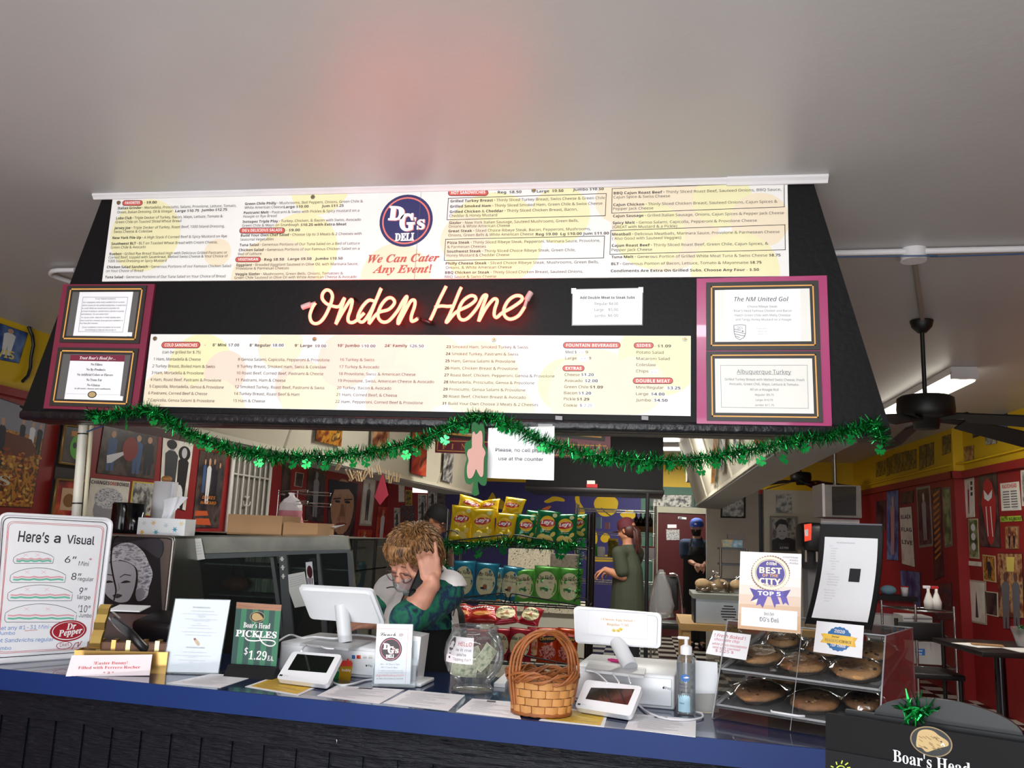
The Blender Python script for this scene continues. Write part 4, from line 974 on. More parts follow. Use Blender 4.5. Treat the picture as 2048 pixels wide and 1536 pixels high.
# card terminals
M_SCRN=mat('dark_screen','#141815',.12,coat=.6);M_PLAS=mat('terminal_white','#eceef2',.3)
def terminal(zoom,BL,BR,TL,TR,scr,lg,label):
 P=lean(BL,BR,ZC+.018,52,zoom)
 root=thing('card_terminal',label,'card terminal',P.xyz(P.uv(*BR).x/2,0)-Vector((0,0,.018)),group='white card terminals')
 mb=MB();o=rrect(P,[TL,TR,BR,BL],.014);vs=[P.xyz(u,v,0)for u,v in o];mb.prism(vs,-P.N*.016,M_PLAS);mb.build('body',root)
 mb=MB();P.poly(mb,scr,M_SCRN,.0004);mb.build('screen',root)
 mb=MB();P.line(mb,[(lg[0],lg[1]),(lg[0]+22,lg[1]+3)],14,M_INK,.0005);P.text(mb,'clover',lg[0]+34,lg[1]+8,lg[0]+80,lg[1]+13,9,M_LIGHTINK,.0005);mb.build('lettering',root)
 mb=MB();a_,b_=P.uv(*BL),P.uv(*BR);c_,d_=P.uv(*TL),P.uv(*TR)
 q=[P.xyz(a_.x+.012,.012,-.0165),P.xyz(b_.x-.012,.012,-.0165),P.xyz(d_.x-.02,d_.y-.025,-.0165),P.xyz(c_.x+.02,c_.y-.025,-.0165)]
 g=[Vector((k.x,k.y,ZC+.0025))for k in q];mb.add(g+q,[(3,2,1,0),(4,5,6,7),(0,1,5,4),(1,2,6,5),(2,3,7,6),(3,0,4,7)],mat('terminal_grey','#b9bac0',.4));mb.build('foot',root)
 return root
terminal((540,1120,4.8),(58,1140),(545,1200),(218,876),(692,908),[(262,902),(622,932),(540,1085),(170,1055)],(95,1105),'white card terminal on the yellow sheet beside the pickle sign')
terminal((1120,1180,5.119),(148,1200),(722,1292),(262,916),(842,986),[(318,1000),(765,1015),(695,1178),(260,1115)],(185,1168),'white card terminal on the yellow sheet beside the wicker basket')
# cash drawers with the screens standing on them
def drawer(pa,pb,dep,h,label,prints):
 a=az(*pa,ZC);b=az(*pb,ZC);U=(b-a).normalized();N=Vector((-U.y,U.x,0));W=(b-a).length
 root=thing('cash_drawer',label,'cash drawer',(a+b)/2+N*dep/2,group='white cash drawers')
 R=Matrix((U,N,Vector((0,0,1)))).transposed()
 mb=MB();mb.box((a+b)/2+N*dep/2+Vector((0,0,h/2)),(W,dep,h),mat('drawer_white','#dfe0e4',.35),R,.006);mb.build('case',root)
 mb=MB();mb.box((a+b)/2-N*.001+Vector((0,0,h/2)),(W-.016,.008,h-.02),M_PLAS,R,.003);mb.build('drawer_front',root)
 P=Panel(a-N*.0052,U,(0,0,1));prints(P,root)
 return a,b,U,N,W,root
def pr1(P,root):
 P.zoom(540,1120,4.8);mb=MB()
 for x0,x1,m in((786,818,mat('card_blue','#2f6fb5',.5)),(832,872,mat('card_orange','#d9622a',.5)),(890,932,M_PAPER2),(946,985,M_PAPER2)):P.poly(mb,[(x0,912),(x1,914),(x1,950),(x0,948)],m)
 P.disc(mb,844,932,13,M_RED,.0006);P.text(mb,'VISA',894,944,928,945,15,M_NAVY,.0006);P.text(mb,'DISC',948,945,984,946,11,M_GREYINK,.0006)
 P.disc(mb,926,1014,8,M_INK);P.text(mb,'Pay',942,1022,986,1026,20,M_INK,.0005,'sans');mb.build('payment_logos',root)
def pr2(P,root):
 P.zoom(1120,1180,5.119);mb=MB();P.disc(mb,1061,1001,11,M_INK);P.disc(mb,1066,986,4,M_INK);P.text(mb,'Pay',1078,1014,1136,1020,25,M_INK,.0005,'sans');mb.build('payment_logos',root)
def drawer_top(a,U,N):pass
D1=drawer((556,1342),(770,1360),.30,.098,'white cash drawer under the left register screen',pr1)
D2=drawer((1143,1402),(1349,1421),.34,.098,'white cash drawer under the right register screen',pr2)
def station(q,Yl,Yr,tilt,D,foot,label,base_q):
 a=ay(*q[0],Yl);b=ay(*q[1],Yr);U=(b-a).normalized();n=Vector((-U.y,U.x,0)).normalized();t=radians(tilt)
 P=Panel(a,U,Vector((0,0,cos(t)))-n*sin(t));zt=ZC+.098
 bq=[az(*k,zt+.008)for k in base_q];bc=sum(bq,Vector())/4
 root=thing('register_screen',label,'register screen',Vector((bc.x,bc.y,zt)),group='register screens')
 mb=MB();o=rrect(P,q,.016);mb.prism([P.xyz(u,v,0)for u,v in o],-P.N*.012,M_PLAS)
 o2=[(u*.92+sum(k[0]for k in o)/len(o)*.08,v*.88+sum(k[1]for k in o)/len(o)*.12)for u,v in o]
 mb.prism([P.xyz(u,v,.008)for u,v in o2],-P.N*.0079,M_PLAS);mb.build('display_back',root)
 c=[P.uv(*k)for k in q];m_=(c[0]+c[1]+c[2]+c[3])/4
 mb=MB();f=az(*foot,zt+.008);k_=m_ if tilt>20 else(c[2]+c[3])*.5+(m_-(c[2]+c[3])*.5)*.2;top=P.xyz(k_.x,k_.y,-.004)
 mb.tube([f,f.lerp(top,.5),f.lerp(top,.9),top],.024,mat('post_white','#d9dade',.35),18);mb.build('post',root)
 mb=MB();mb.prism(bq,(0,0,-.0075),mat('base_plate_grey','#b3b4b6',.3));mb.build('base_plate',root)
 return P,root
PS1,S1=station([(596,1173),(744,1181),(770,1249),(621,1238)],2.86,2.82,38,D1,(691,1284),'white register screen seen from behind in front of the woman',[(600,1287),(697,1297),(743,1281),(650,1273)])
PS2,S2=station([(1147,1213),(1323,1228),(1321,1297),(1150,1286)],2.80,2.74,8,D2,(1261,1336),'white register screen with the egg salad note seen from behind',[(1170,1338),(1288,1352),(1292,1336),(1178,1322)])
P=PS2;P.zoom(1120,1180,5.119)
root=thing('egg_salad_note','white egg salad price note stuck on the back of the right register screen','note',P.xyz(*P.uv(600,470),.0095))
mb=MB();P.sheet(mb,[(312,200),(898,240),(898,497),(302,446)],M_PAPER,.001,.0105);mb.build('paper',root)
M_GOLDT=mat('mustard_ink','#d2a556',.6);lt=MB();P.text(lt,serif('! Classic Egg Salad !'),430,298,770,318,20,M_GOLDT,.011);P.text(lt,serif('Regular 7.50'),490,352,708,366,24,M_GOLDT,.011)
lt.build('lettering',root)
for x,y in((560,406),(604,408),(630,394)):mb=MB();P.disc(mb,x,y,20,mat('egg_yellow','#e2cf6a',.6),.011+(.0002 if x>620 else 0),16);P.disc(mb,x+4,y+4,7,M_GOLDT,.0115);mb.build('egg_drawing',root)
P=PS1;P.zo=(0,0,1)
# white leads
def cable(pts,r,name,label,m=None):
 mb=MB();mb.tube(smooth_curve(pts,8),r,m or M_WHITE,8);return tag(mb.build(name),label,'cable','white cables on the counter')
zt=ZC+.098
cable([az(557,1282,1.2),az(580,1270,1.205),az(605,1276,1.213),az(630,1274,1.214),az(672,1277,1.215),az(700,1270,1.218),az(740,1272,1.214),az(756,1276,1.21)],.0035,'white_cable','white cable looping over the left cash drawer top')
cable([az(603,1302,1.2025),az(612,1290,1.203),az(630,1288,1.203),az(650,1296,1.203),az(668,1298,1.202)],.003,'white_cable','short white cable behind the left card terminal')
cable([az(660,1362,ZC+.005),az(680,1370,ZC+.004),az(705,1368,ZC+.004),az(730,1361,ZC+.004),az(745,1359,ZC+.004)],.0035,'white_cable','white cable between the left terminal and the lunch flyer')
cable([az(1275,1408,ZC+.005),az(1295,1424,ZC+.005),az(1330,1437,ZC+.005),az(1370,1440,ZC+.005),az(1402,1436,ZC+.005),az(1404,1428,ZC+.005),az(1390,1424,ZC+.005)],.0032,'white_cable','white cable curling around the sanitizer bottle foot')
for x0,x1 in((1173,1214),(1208,1238),(1249,1261)):
 cable([az(x0,1341,zt+.004),az((x0+x1)/2,1346,zt+.004),az(x1-2,1362,zt+.002),az(x1,1366,zt+.002)],.002,'thin_cable','thin white cable running from the right screen base, %s of three'%{1173:'left one',1208:'middle one',1249:'right one'}[x0])
mb=MB();p0,p1=az(1216,1319,zt+.006),az(1268,1326,zt+.006);mb.tube([p0,p0.lerp(p1,.15),p0.lerp(p1,.4),p1],[.003,.006,.006,.004],mat('pink_marker_pen','#e2318a',.4),10);tag(mb.build('marker_pen'),'bright pink marker pen behind the right register screen post','pen')
# lunch flyers in a clear rack
P=lean((750,1371),(827,1375),ZC+.003,5);P.zoom(540,1120,4.8)
root=thing('flyer_rack','white lunch flyers with round logo in a clear rack before the woman','flyer rack',az(790,1373,ZC))
mb=MB();q=[(985,965),(1412,945),(1392,1228),(980,1215)];P.sheet(mb,q,M_ACRYL,.002,.006);P.sheet(mb,[(1000,780),(1405,780),(1392,1228),(980,1215)],M_ACRYL,.002,-.022)
c0,c1=P.uv(982,1217),P.uv(1392,1228);mb.prism([P.xyz(c0.x,0.0,.006),P.xyz(c1.x,0,.006),P.xyz(c1.x,0,-.022),P.xyz(c0.x,0,-.022)],P.V*.003,M_ACRYL)
for c in(c0,c1):mb.prism([P.xyz(c.x,0.004,.006),P.xyz(c.x,.05,.006),P.xyz(c.x,.085,-.022),P.xyz(c.x,0.004,-.022)],P.U*.002,M_ACRYL)
mb.build('acrylic_rack',root)
mb=MB();P.sheet(mb,[(1028,612),(1372,618),(1345,1192),(1000,1186)],M_PAPER,.014,.002);mb.build('flyer_stack',root)
lt=MB();deli_logo(P,lt,1160,857,108,mat('logo_brown_black','#2a1d24',.4),mat('logo_pink','#d6718a',.4),M_LOGOR);lt2=lt
for v in lt.v:v+=P.N*.0018
P.text(lt,script('Lunch'),1055,726,1210,730,36,M_INK,.0028);P.text(lt,'@',1240,730,1280,732,26,mat('plum_ink','#8a3a5a',.6),.0028)
P.line(lt,[(1030,658),(1328,664),(1300,1180)],2.5,mat('pale_red_line','#d4909c',.6),.0026)
for t,x0,x1,y in((script('Mon - Fri 8am to 5pm'),1058,1248,1004),(script('Sat 11am to 5pm'),1066,1224,1034)):P.text(lt,t,x0,y,x1,y+3,14,M_INK,.0028)
for t,x0,x1,y,c,m in(('Dr. Martin Luther King, Jr. Ave. NE',1044,1276,1066,9,M_GREYINK),('1418 Dr. Carlisle, NM 87106 (505) 247-3354',1040,1280,1086,9,M_GREYINK),('dgsdeliabq.com',1018,1286,1116,22,M_LOGOR),('& WE DELIVER & CATER',1024,1280,1146,14,M_GREYINK)):P.text(lt,t,x0,y,x1,y+1,c,m,.0028)
lt.build('lettering',root)
# fizzy drink cut-out
P=lean((664,1356),(700,1361),ZC+.001,3);P.zoom(540,1120,4.8)
root=thing('can_display_card','small card with green and yellow fizzy drink cans by the left terminal','card',az(682,1359,ZC))
for(x0,x1,m,m2,t)in((610,690,mat('can_green','#1f7a45',.35,.3),mat('can_green','#1f7a45',.35),'bubly'),(668,798,mat('can_yellow','#b58c1e',.35,.3),mat('can_red','#c03a30',.35),'bubly')):
 mb=MB();h=.001 if x0<650 else .003;P.sheet(mb,[(x0+14,985),(x1,985),(x1-26,1162),(x0-8,1160)],m,.002,h);P.poly(mb,[(x0+30,965),(x1-14,965),(x1,986),(x0+14,986)],m2,h+.0003);P.poly(mb,[(x0+14,985),(x1,985),(x1-5,1020),(x0+8,1020)],m2,h+.0003)
 P.text(mb,t,x0+28,1066,x1-16,1070,24,M_WLET,h+.0006,'sans');P.disc(mb,(x0+x1)/2+20,958,10,M_RED if x0>650 else m,h+.0004);mb.build('can_cutout',root)
 # receipt printer
a=az(838,1372,ZC);root=thing('receipt_printer','white boxy receipt printer with sloping side behind the lunch flyers','printer',a+Vector((-.05,.05,0)))
mb=MB();mb.box(a+Vector((-.055,.045,.007)),(.15,.13,.012),M_PLAS,Matrix.Rotation(-.1,3,'Z'),.004);mb.build('base_plate',root)
mb=MB();c=a+Vector((-.055,.045,.0135));s0,s1=.046,.055
mb.add([c+Vector(v)for v in((-s0,-s0,0),(s0,-s0,0),(s0,s0,0),(-s0,s0,0),(-s1,-s1+.0,.15),(s1,-s1,.14),(s1,s1,.14),(-s1,s1,.15))],[(3,2,1,0),(0,1,5,4),(1,2,6,5),(2,3,7,6),(3,0,4,7),(4,5,6,7)],M_PLAS);mb.build('body',root)
mb=MB();mb.add([c+Vector(v)for v in((-s0-.001,-s0-.002,.0),(s0+.001,-s0-.002,0),(s0+.004,-s0-.006,.05),(-s0-.004,-s0-.006,.05))],[(0,1,2,3)],mat('printer_grey','#a9a9ac',.4));mb.build('paper_cover',root)
M_JAR=clear_mat('jar_glass','#f2f5f5',1.4,.03,haze=.06,strength=.75)
# tip jar with bills
jc=az(945,1382,ZC);k=57*(jc-EYE).length/F
prof=[(.62,0),(.70,.03),(.64,.12),(.56,.22),(.66,.36),(.86,.62),(.985,.95),(1.0,1.22),(.95,1.5),(.82,1.78),(.73,1.90),(.73,1.95),(.78,2.0),(.78,2.05)]
root=thing('tip_jar','round glass tip jar holding dollar bills with a drawn card','jar',jc)
mb=MB();mb.lathe([(0,.002)]+[(r*k,z*k+.002)for r,z in prof]+[(.72*k,2.05*k)],jc,M_JAR,48);mb.build('glass_jar',root)
mb=MB();R_=k*1.005
def jar_w(u,v,h):
 an=(u/R_)-pi/2-.28;z=v;t=max(0,min(1,(z/k-.95)/.85));r=R_*(1-.22*t**2.2)+h+.001
 return jc+Vector((r*cos(an),r*sin(an),z))
P=Panel(jc+Vector((0,-k,0)),(1,0,0),(0,0,1));P.warp=jar_w
def jq(u0,u1,v0,v1,m,h,n=10):
 for i in range(n):
  a_,b_=u0+(u1-u0)*i/n,u0+(u1-u0)*(i+1)/n
  for j in range(4):c_,d_=v0+(v1-v0)*j/4,v0+(v1-v0)*(j+1)/4;P.put(mb,[(a_,c_),(b_,c_),(b_,d_),(a_,d_)],[(0,1,2,3)],m,h)
jq(-.062,.042,k*.98,k*1.78,mat('jar_card_paper','#efe6ea',.6),.0)
def jt(st,u0,u1,v,cap,m):
 vs,fs=text_geo(st,F_SANS);mn=min(q[0]for q in vs);mx=max(q[0]for q in vs);P.put(mb,[(u0+(q[0]-mn)*(u1-u0)/(mx-mn),v+q[1]*cap/cap_of('sans'))for q in vs],fs,m,.0006)
jt('HELLO',-.014,.036,k*1.52,.012,M_RED);jt('is it me',-.018,.036,k*1.36,.008,M_GREYINK);jt('you’re',-.012,.02,k*1.22,.008,M_GREYINK);jt('Tipping for?',-.026,.036,k*1.07,.008,M_GREYINK)
def jd(cu,cv,ru,rv,m,h,n=20):P.put(mb,[(cu+ru*cos(2*pi*i/n),cv+rv*sin(2*pi*i/n))for i in range(n)],[list(range(n))],m,h)
jd(-.042,k*1.55,.014,.020,mat('sketch_hair','#2b2628',.7),.0006);jd(-.042,k*1.38,.0115,.020,MATS['jar_card_paper'],.0008);jd(-.047,k*1.43,.0022,.0012,M_INK,.001);jd(-.037,k*1.43,.0022,.0012,M_INK,.001);jd(-.042,k*1.26,.005,.0012,M_INK,.001);jd(-.042,k*1.14,.004,.003,M_INK,.001);jd(-.042,k*1.34,.0012,.004,M_LIGHTINK,.001)
mb.build('taped_card',root,'white card with a drawn face and red HELLO')
M_BILL=ramp_mat('dollar_bill_print',['#5d7058','#a9b093','#d3d2b4','#7c8b6c'],60,detail=8);M_BILLE=mat('bill_border','#d8d5bd',.8)
BL_=[((-.02,-.05,.075),(.35,.1,.25),'folded dollar bill low at the front of the glass jar'),((.038,-.035,.11),(.25,-.9,.4),'dollar bill standing upright at the right side of the jar'),((-.03,.01,.09),(.4,.6,-.3),'dollar bill tilted at the left side behind the jar card'),((.02,.02,.08),(-.3,.5,.9),'dollar bill deep in the middle of the jar'),((0,-.018,.058),(1.1,.1,.1),'dollar bill lying at the bottom of the jar bowl'),((-.012,.035,.10),(.2,-.4,-.6),'dollar bill at the back of the jar')]
for(o,r,lb)in BL_:
 R=Euler(r).to_matrix();mb=MB();n=8;W_,H_=.082,.05;c=jc+Vector(o)
 for m,sc_,dz in((M_BILLE,1,0),(M_BILL,.9,.0005),(M_BILL,.9,-.0005)):
  vs=[]
  for i in range(n+1):
   x=(i/n-.5)*W_*sc_
   for j in(0,1):vs.append(R@Vector((x,dz-.008*cos(x*40),(j-.5)*H_*sc_))+c)
  mb.add(vs,[(2*i,2*i+2,2*i+3,2*i+1)for i in range(n)],m,True)
 tag(mb.build('dollar_bill'),lb,'bill','dollar bills in the tip jar')
 # wicker basket
bc=az(1082,1428,ZC);bk=1/F*(bc-EYE).length
M_WICK=mat('basket_splint','#c98e50',.55,noise_=.2,nscale=12);M_WILL=mat('basket_willow','#9a5a2c',.5,noise_=.25,nscale=30)
root=thing('wicker_basket','brown woven wicker basket with a tall hoop handle on the counter edge','basket',bc)
RX0,RX1,BH=53*bk,63*bk,.105
def bp_(an,z,o=0):t=z/BH;r=RX0+(RX1-RX0)*t+o;return bc+Vector((r*cos(an),r*.82*sin(an),z))
mb=MB();NB=14
for row in range(4):
 for i in range(NB):
  a0=2*pi*(i+.5*(row%2))/NB;a1=a0+2*pi/NB*.94;z0=.012+row*.0215;z1=z0+.0195;vs=[]
  for u in range(6):
   an=a0+(a1-a0)*u/5;bulge=.004*sin(pi*u/5)
   vs+=[bp_(an,z0,bulge),bp_(an,z1,bulge)]
  mb.add(vs,[(2*u,2*u+2,2*u+3,2*u+1)for u in range(5)],M_WICK,True)
for i in range(NB*2):an=pi*i/NB;mb.tube([bp_(an,.008,-.002),bp_(an,BH,-.002)],.0022,M_WILL,6)
mb.lathe([((RX0-.002),.012),((RX1-.002),BH)],bc,M_WILL,32)if False else None
mb.prism([bp_(2*pi*i/28,.004,-.004)for i in range(28)],(0,0,.006),M_WILL)
mb.build('woven_body',root)
mb=MB()
for ph in range(9):
 mb.tube([bp_(2*pi*i/48,BH+(.007+.0012*ph)*sin(2*pi*i/48*(3+ph%3)+ph*1.26),(.004+.0006*ph)*cos(2*pi*i/48*(3+ph%3)+ph*1.26)+.002)+Vector((0,0,.012*sin(2*pi*i/48)*0))for i in range(48)],.0034,M_WILL,6,closed=True)
for ph in range(3):mb.tube([bp_(2*pi*i/48,.008+.003*sin(2*pi*i/48*7+ph*2),.002)for i in range(48)],.003,M_WILL,6,closed=True)
mb.build('rim',root)
mb=MB();HT=.205
for k_ in range(4):
 o=(k_-1.5)*.006;an0=-2.4;an1=.5
 pts=[bp_(an0,.03,.004)+Vector((o,o*.3,0)),bp_(an0,BH,.002)+Vector((o*1.5,0,0))];e=bp_(an1,BH,.002)+Vector((o*1.5,0,0));st=pts[-1]
 for i in range(1,12):t=i/12;p=st.lerp(e,(1-cos(pi*t))/2);p.z=ZC+BH+(HT-BH+.02)*sin(pi*t)**.75+.003*sin(k_*2+t*14);p.y+=.004*cos(k_*1.6+t*14);pts.append(p)
 pts+=[e,bp_(an1,.03,.004)+Vector((o,0,0))];mb.tube(smooth_curve(pts,4),.0042,M_WILL,7)
mb.build('handle',root)
# hand sanitizer
sc_=az(1372,1430,ZC);sk=(sc_-EYE).length/F
root=thing('sanitizer_bottle','clear pump bottle of hand sanitizer with blue label','bottle',sc_)
r0=17.2*sk;hb=108*sk
mb=MB();mb.lathe([(0,.001),(r0*.85,.001),(r0,.008),(r0,hb*.86),(r0*.85,hb*.95),(r0*.5,hb),(r0*.5,hb+.008)],sc_,M_JAR,32);mb.build('bottle',root)
mb=MB();mb.lathe([(0,.004),(r0*.82,.004),(r0*.93,.01),(r0*.93,hb*.83),(0,hb*.84)],sc_,clear_mat('sanitizer_gel','#e6eef4',haze=.16,strength=.4),32);mb.build('gel',root)
mb=MB();zz=hb+.008;mb.lathe([(r0*.62,zz-.01),(r0*.62,zz+.012),(r0*.3,zz+.016),(r0*.2,zz+.018),(r0*.2,zz+.034),(0,zz+.034)],sc_,M_WHITE,20);mb.box(sc_+Vector((-.008,0,zz+.036)),(.034,.012,.008),M_WHITE,None,.003);mb.cyl(sc_+Vector((0,0,.02)),sc_+Vector((0,0,zz)),.003,M_WHITE,n=8);mb.build('pump',root)
def cyl_w(u,v,h):an=u/r0-pi/2;return sc_+Vector(((r0+.0006+h)*cos(an),(r0+.0006+h)*sin(an),v))
P=Panel(sc_,(1,0,0),(0,0,1));P.warp=cyl_w;mb=MB()
def cpoly(pts,m,h):P.put(mb,pts,[list(range(len(pts)))],m,h)
M_LB=mat('label_blue','#2f6fb8',.4);M_LBL=mat('label_pale_blue','#a9cfe0',.4)
cpoly([(-.016+.013*cos(2*pi*i/20)+.012,hb*.62+.011*sin(2*pi*i/20))for i in range(20)],M_LB,0);cpoly([(-.01,hb*.62),(.0,hb*.65),(.008,hb*.63),(.0,hb*.615)],M_WLET,.0003)
n=6
for i in range(n):u0=-.026+.036*i/n;u1=-.026+.036*(i+1)/n;cpoly([(u0,.012),(u1,.012),(u1,hb*.28+.01*sin(i*.5)),(u0,hb*.28+.012)],M_LBL,0)
for t,u0,u1,v,c,m in(('Germ-X',-.02,.0,hb*.50,.005,M_NAVY),('Advanced',-.02,.004,hb*.45,.004,M_NAVY),('HAND SANITIZER',-.02,.008,hb*.38,.0035,M_INK),('Original',-.02,-.006,hb*.2,.004,M_INK)):
 vs,fs=text_geo(t,F_SANS);mn=min(q[0]for q in vs);mx=max(q[0]for q in vs);P.put(mb,[(u0+(q[0]-mn)*(u1-u0)/(mx-mn),v+q[1]*c/cap_of('sans'))for q in vs],fs,m,.0004)
mb.build('label',root)
# white divider panel behind the bottle
slab(lean((1392,1424),(1436,1426),ZC+.001,3),[(1384,1320),(1435,1325),(1436,1387),(1390,1387)],M_PLAS,'divider_board','plain white board between the sanitizer bottle and the cookie case','board',.004,None,lambda mb:lean((1392,1424),(1436,1426),ZC+.001,3).sheet(mb,[(1390,1387.5),(1436,1387.5),(1438,1425),(1392,1423)],mat('panel_grey','#b5b2ae',.5),.004))
# white notepad stack beside the basket
mb=MB();onz(mb,[(988,1366),(1016,1341),(1024,1344),(1010,1368)],ZC+.012,.0115,M_PAPER);tag(mb.build('receipt_pad'),'small white receipt pad between tip jar and basket','notepad')
# COOKIE CASE
FL=az(1423,1437,ZC);FL.z=ZC;CR=Matrix.Rotation(radians(-28),4,'Z');MC=Matrix.Translation(FL)@CR
CW,CD,CH=.45,.44,.265
def cp(x,y,z):return MC@Vector((x,y,z))
root=thing('cookie_case','clear acrylic two tier cookie case at the right end of the counter','display case',M=MC)
def yf(z):return .115*z/CH
T_=.004
mb=MB(MC)
for x in(0,CW-T_):mb.prism([(x,0,.002),(x,CD,.002),(x,CD,CH),(x,yf(CH),CH)],(T_,0,0),M_ACRYL)
mb.build('side_panel',root)if False else None
for x in(0,CW-T_):
 mb=MB(MC);mb.prism([(x,0,.002),(x,CD,.002),(x,CD,CH),(x,yf(CH),CH)],(T_,0,0),M_ACRYL);mb.build('side_panel',root)
mb=MB(MC);mb.bb((T_,yf(CH),CH-T_),(CW-T_,CD,CH),M_ACRYL);mb.build('top_panel',root)
mb=MB(MC);mb.bb((T_,CD-T_,.004),(CW-T_,CD,CH-T_),M_ACRYL);mb.build('back_panel',root)
mb=MB(MC);mb.bb((T_,0.002,.002),(CW-T_,CD-T_,.006),M_ACRYL);mb.build('base_panel',root)
M_EDGE=clear_mat('acrylic_edge','#dfe5e8',haze=.35)
mb=MB(MC)
for x in(.002,CW-.002):mb.tube([(x,0,.002),(x,yf(CH),CH),(x,CD,CH),(x,CD,.002)],.0022,M_EDGE,6)
mb.tube([(0,yf(CH),CH),(CW,yf(CH),CH)],.0022,M_EDGE,6);mb.tube([(0,CD,CH),(CW,CD,CH)],.0022,M_EDGE,6);mb.tube([(CW*.5,yf(CH),CH-.002),(CW*.5,.0,.004)],.001,M_EDGE,6)
mb.build('cut_edge',root)
M_TRAY=clear_mat('smoky_tray','#c9ced2',haze=.1)
TR=[]
for(y0,y1,z0,z1)in((.058,.405,.125,.205),(.022,.405,.030,.108)):
 mb=MB(MC);th=math.atan2(z1-z0,y1-y0)
 mb.add([(.008,y0,z0),(CW-.008,y0,z0),(CW-.008,y1,z1),(.008,y1,z1),(.008,y0,z0-.003),(CW-.008,y0,z0-.003),(CW-.008,y1,z1-.003),(.008,y1,z1-.003)],[(0,1,2,3),(7,6,5,4),(0,4,5,1),(1,5,6,2),(2,6,7,3),(3,7,4,0)],M_TRAY)
 for x in(.008,CW-.008):mb.tube([(x,y0,z0+.006),(x,y1,z1+.006)],.004,M_EDGE,6)
 mb.tube([(.01,y0,z0+.006),(CW-.01,y0,z0+.006)],.0035,M_EDGE,6);mb.build('tray',root);TR.append((y0,y1,z0,z1,th))
mb=MB(MC);mb.tube([(.17,.010,.045),(.18,-.012,.047),(.25,-.012,.047),(.26,.010,.045)],.0032,M_WHITE,8);mb.build('door_handle',root,'white pull handle of the lower flap')
# cookies in film
M_COOK=mat('cookie_dough','#c79762',.75,noise_=.35,nscale=26,bump=.7,bscale=90);M_COOKD=mat('darker_cookie_dough','#a8774a',.75,noise_=.4,nscale=26,bump=.7,bscale=90)
M_CHIP=mat('chocolate_chip','#3a2218',.5);M_NUT=mat('pale_nut_piece','#d8b886',.6)
def cookie(x,y,tier,r,tilt,label,m,seed,lift=0.):
 y0,y1,z0,z1,th=TR[tier];rnd=random.Random(seed);z=z0+(z1-z0)*(y-y0)/(y1-y0)
 M=MC@Matrix.Translation((x,y,z+.012+lift))@Matrix.Rotation(th+tilt*.5+.06,4,'X')
 t=thing('cookie',label,'cookie',M=M,group='wrapped cookies in the acrylic case')
 mb=MB(M);prof=[(0,.001),(.86,.0015),(.97,.006),(1,.012),(.93,.018),(.7,.022),(.4,.024),(.15,.0245),(0,.0245)]
 n=28;vs=[];fs=[]
 wob=[1+.045*sin(3*a*2*pi/n+seed)+.03*sin(7*a*2*pi/n+seed*2)for a in range(n)]
 for q,h in prof:
  for i in range(n):
   a=2*pi*i/n;rr=q*r*wob[i];zz=h*.8+(.0022*noise.noise(Vector((cos(a)*q*5,sin(a)*q*5,seed)))if h>.01 else 0)
   vs.append((rr*cos(a),rr*sin(a),zz))
 for k in range(len(prof)-1):fs+=[(k*n+i,k*n+(i+1)%n,(k+1)*n+(i+1)%n,(k+1)*n+i)for i in range(n)]
 mb.add(vs,fs,m,True)
 for i in range(16):
  a=rnd.random()*6.28;q=r*.8*sqrt(rnd.random());mb.ball((q*cos(a),q*sin(a),.0175),(.005,.004,.003),M_CHIP if rnd.random()<.6 else M_NUT,7,5)
 mb.build('baked_disc',t)
 mb=MB(M);n=18;vs=[]
 for j in range(n+1):
  for i in range(n+1):
   u=(i/n-.5)*2.5*r;v=(j/n-.5)*2.5*r;d=sqrt(u*u+v*v)/r
   h=(.0235 if d<.85 else max(.004,.0235-(d-.85)*.05))+.0022*noise.noise(Vector((u*60,v*30,seed)));vs.append((u*(.92 if abs(v)>r else 1),v*.92,h))
 mb.add(vs,[(j*(n+1)+i,j*(n+1)+i+1,(j+1)*(n+1)+i+1,(j+1)*(n+1)+i)for j in range(n)for i in range(n)],M_FILM,True);mb.build('plastic_wrap',t)
CK=[(.085,.165,0,.062,.0,'wrapped pale cookie at the front left of the upper tray',M_COOK,.0),(.10,.315,0,.05,.12,'wrapped cookie behind the front left one on the upper tray',M_COOK,.0),(.218,.145,0,.064,.0,'wrapped golden cookie at the front middle of the upper tray',M_COOK,0),(.235,.29,0,.054,.14,'wrapped cookie behind the front middle one on the upper tray',M_COOK,.0),(.362,.15,0,.068,.0,'wrapped large golden cookie at the front right of the upper tray',M_COOK,0),(.375,.305,0,.054,.14,'wrapped cookie behind the front right one on the upper tray',M_COOK,.0),(.092,.13,1,.072,.0,'wrapped dark chip cookie at the front left of the lower tray',M_COOKD,0),(.125,.29,1,.056,.14,'wrapped dark cookie behind the front left one on the lower tray',M_COOKD,.0),(.255,.12,1,.066,.0,'wrapped dark chip cookie in the middle of the lower tray behind the handle',M_COOKD,0),(.372,.17,1,.05,.14,'wrapped dark cookie at the right of the lower tray',M_COOKD,.0)]
for k,(x,y,t,r,tl,lb,m,lf)in enumerate(CK):cookie(x,y,t,r,tl,lb,m,k+1,lf)
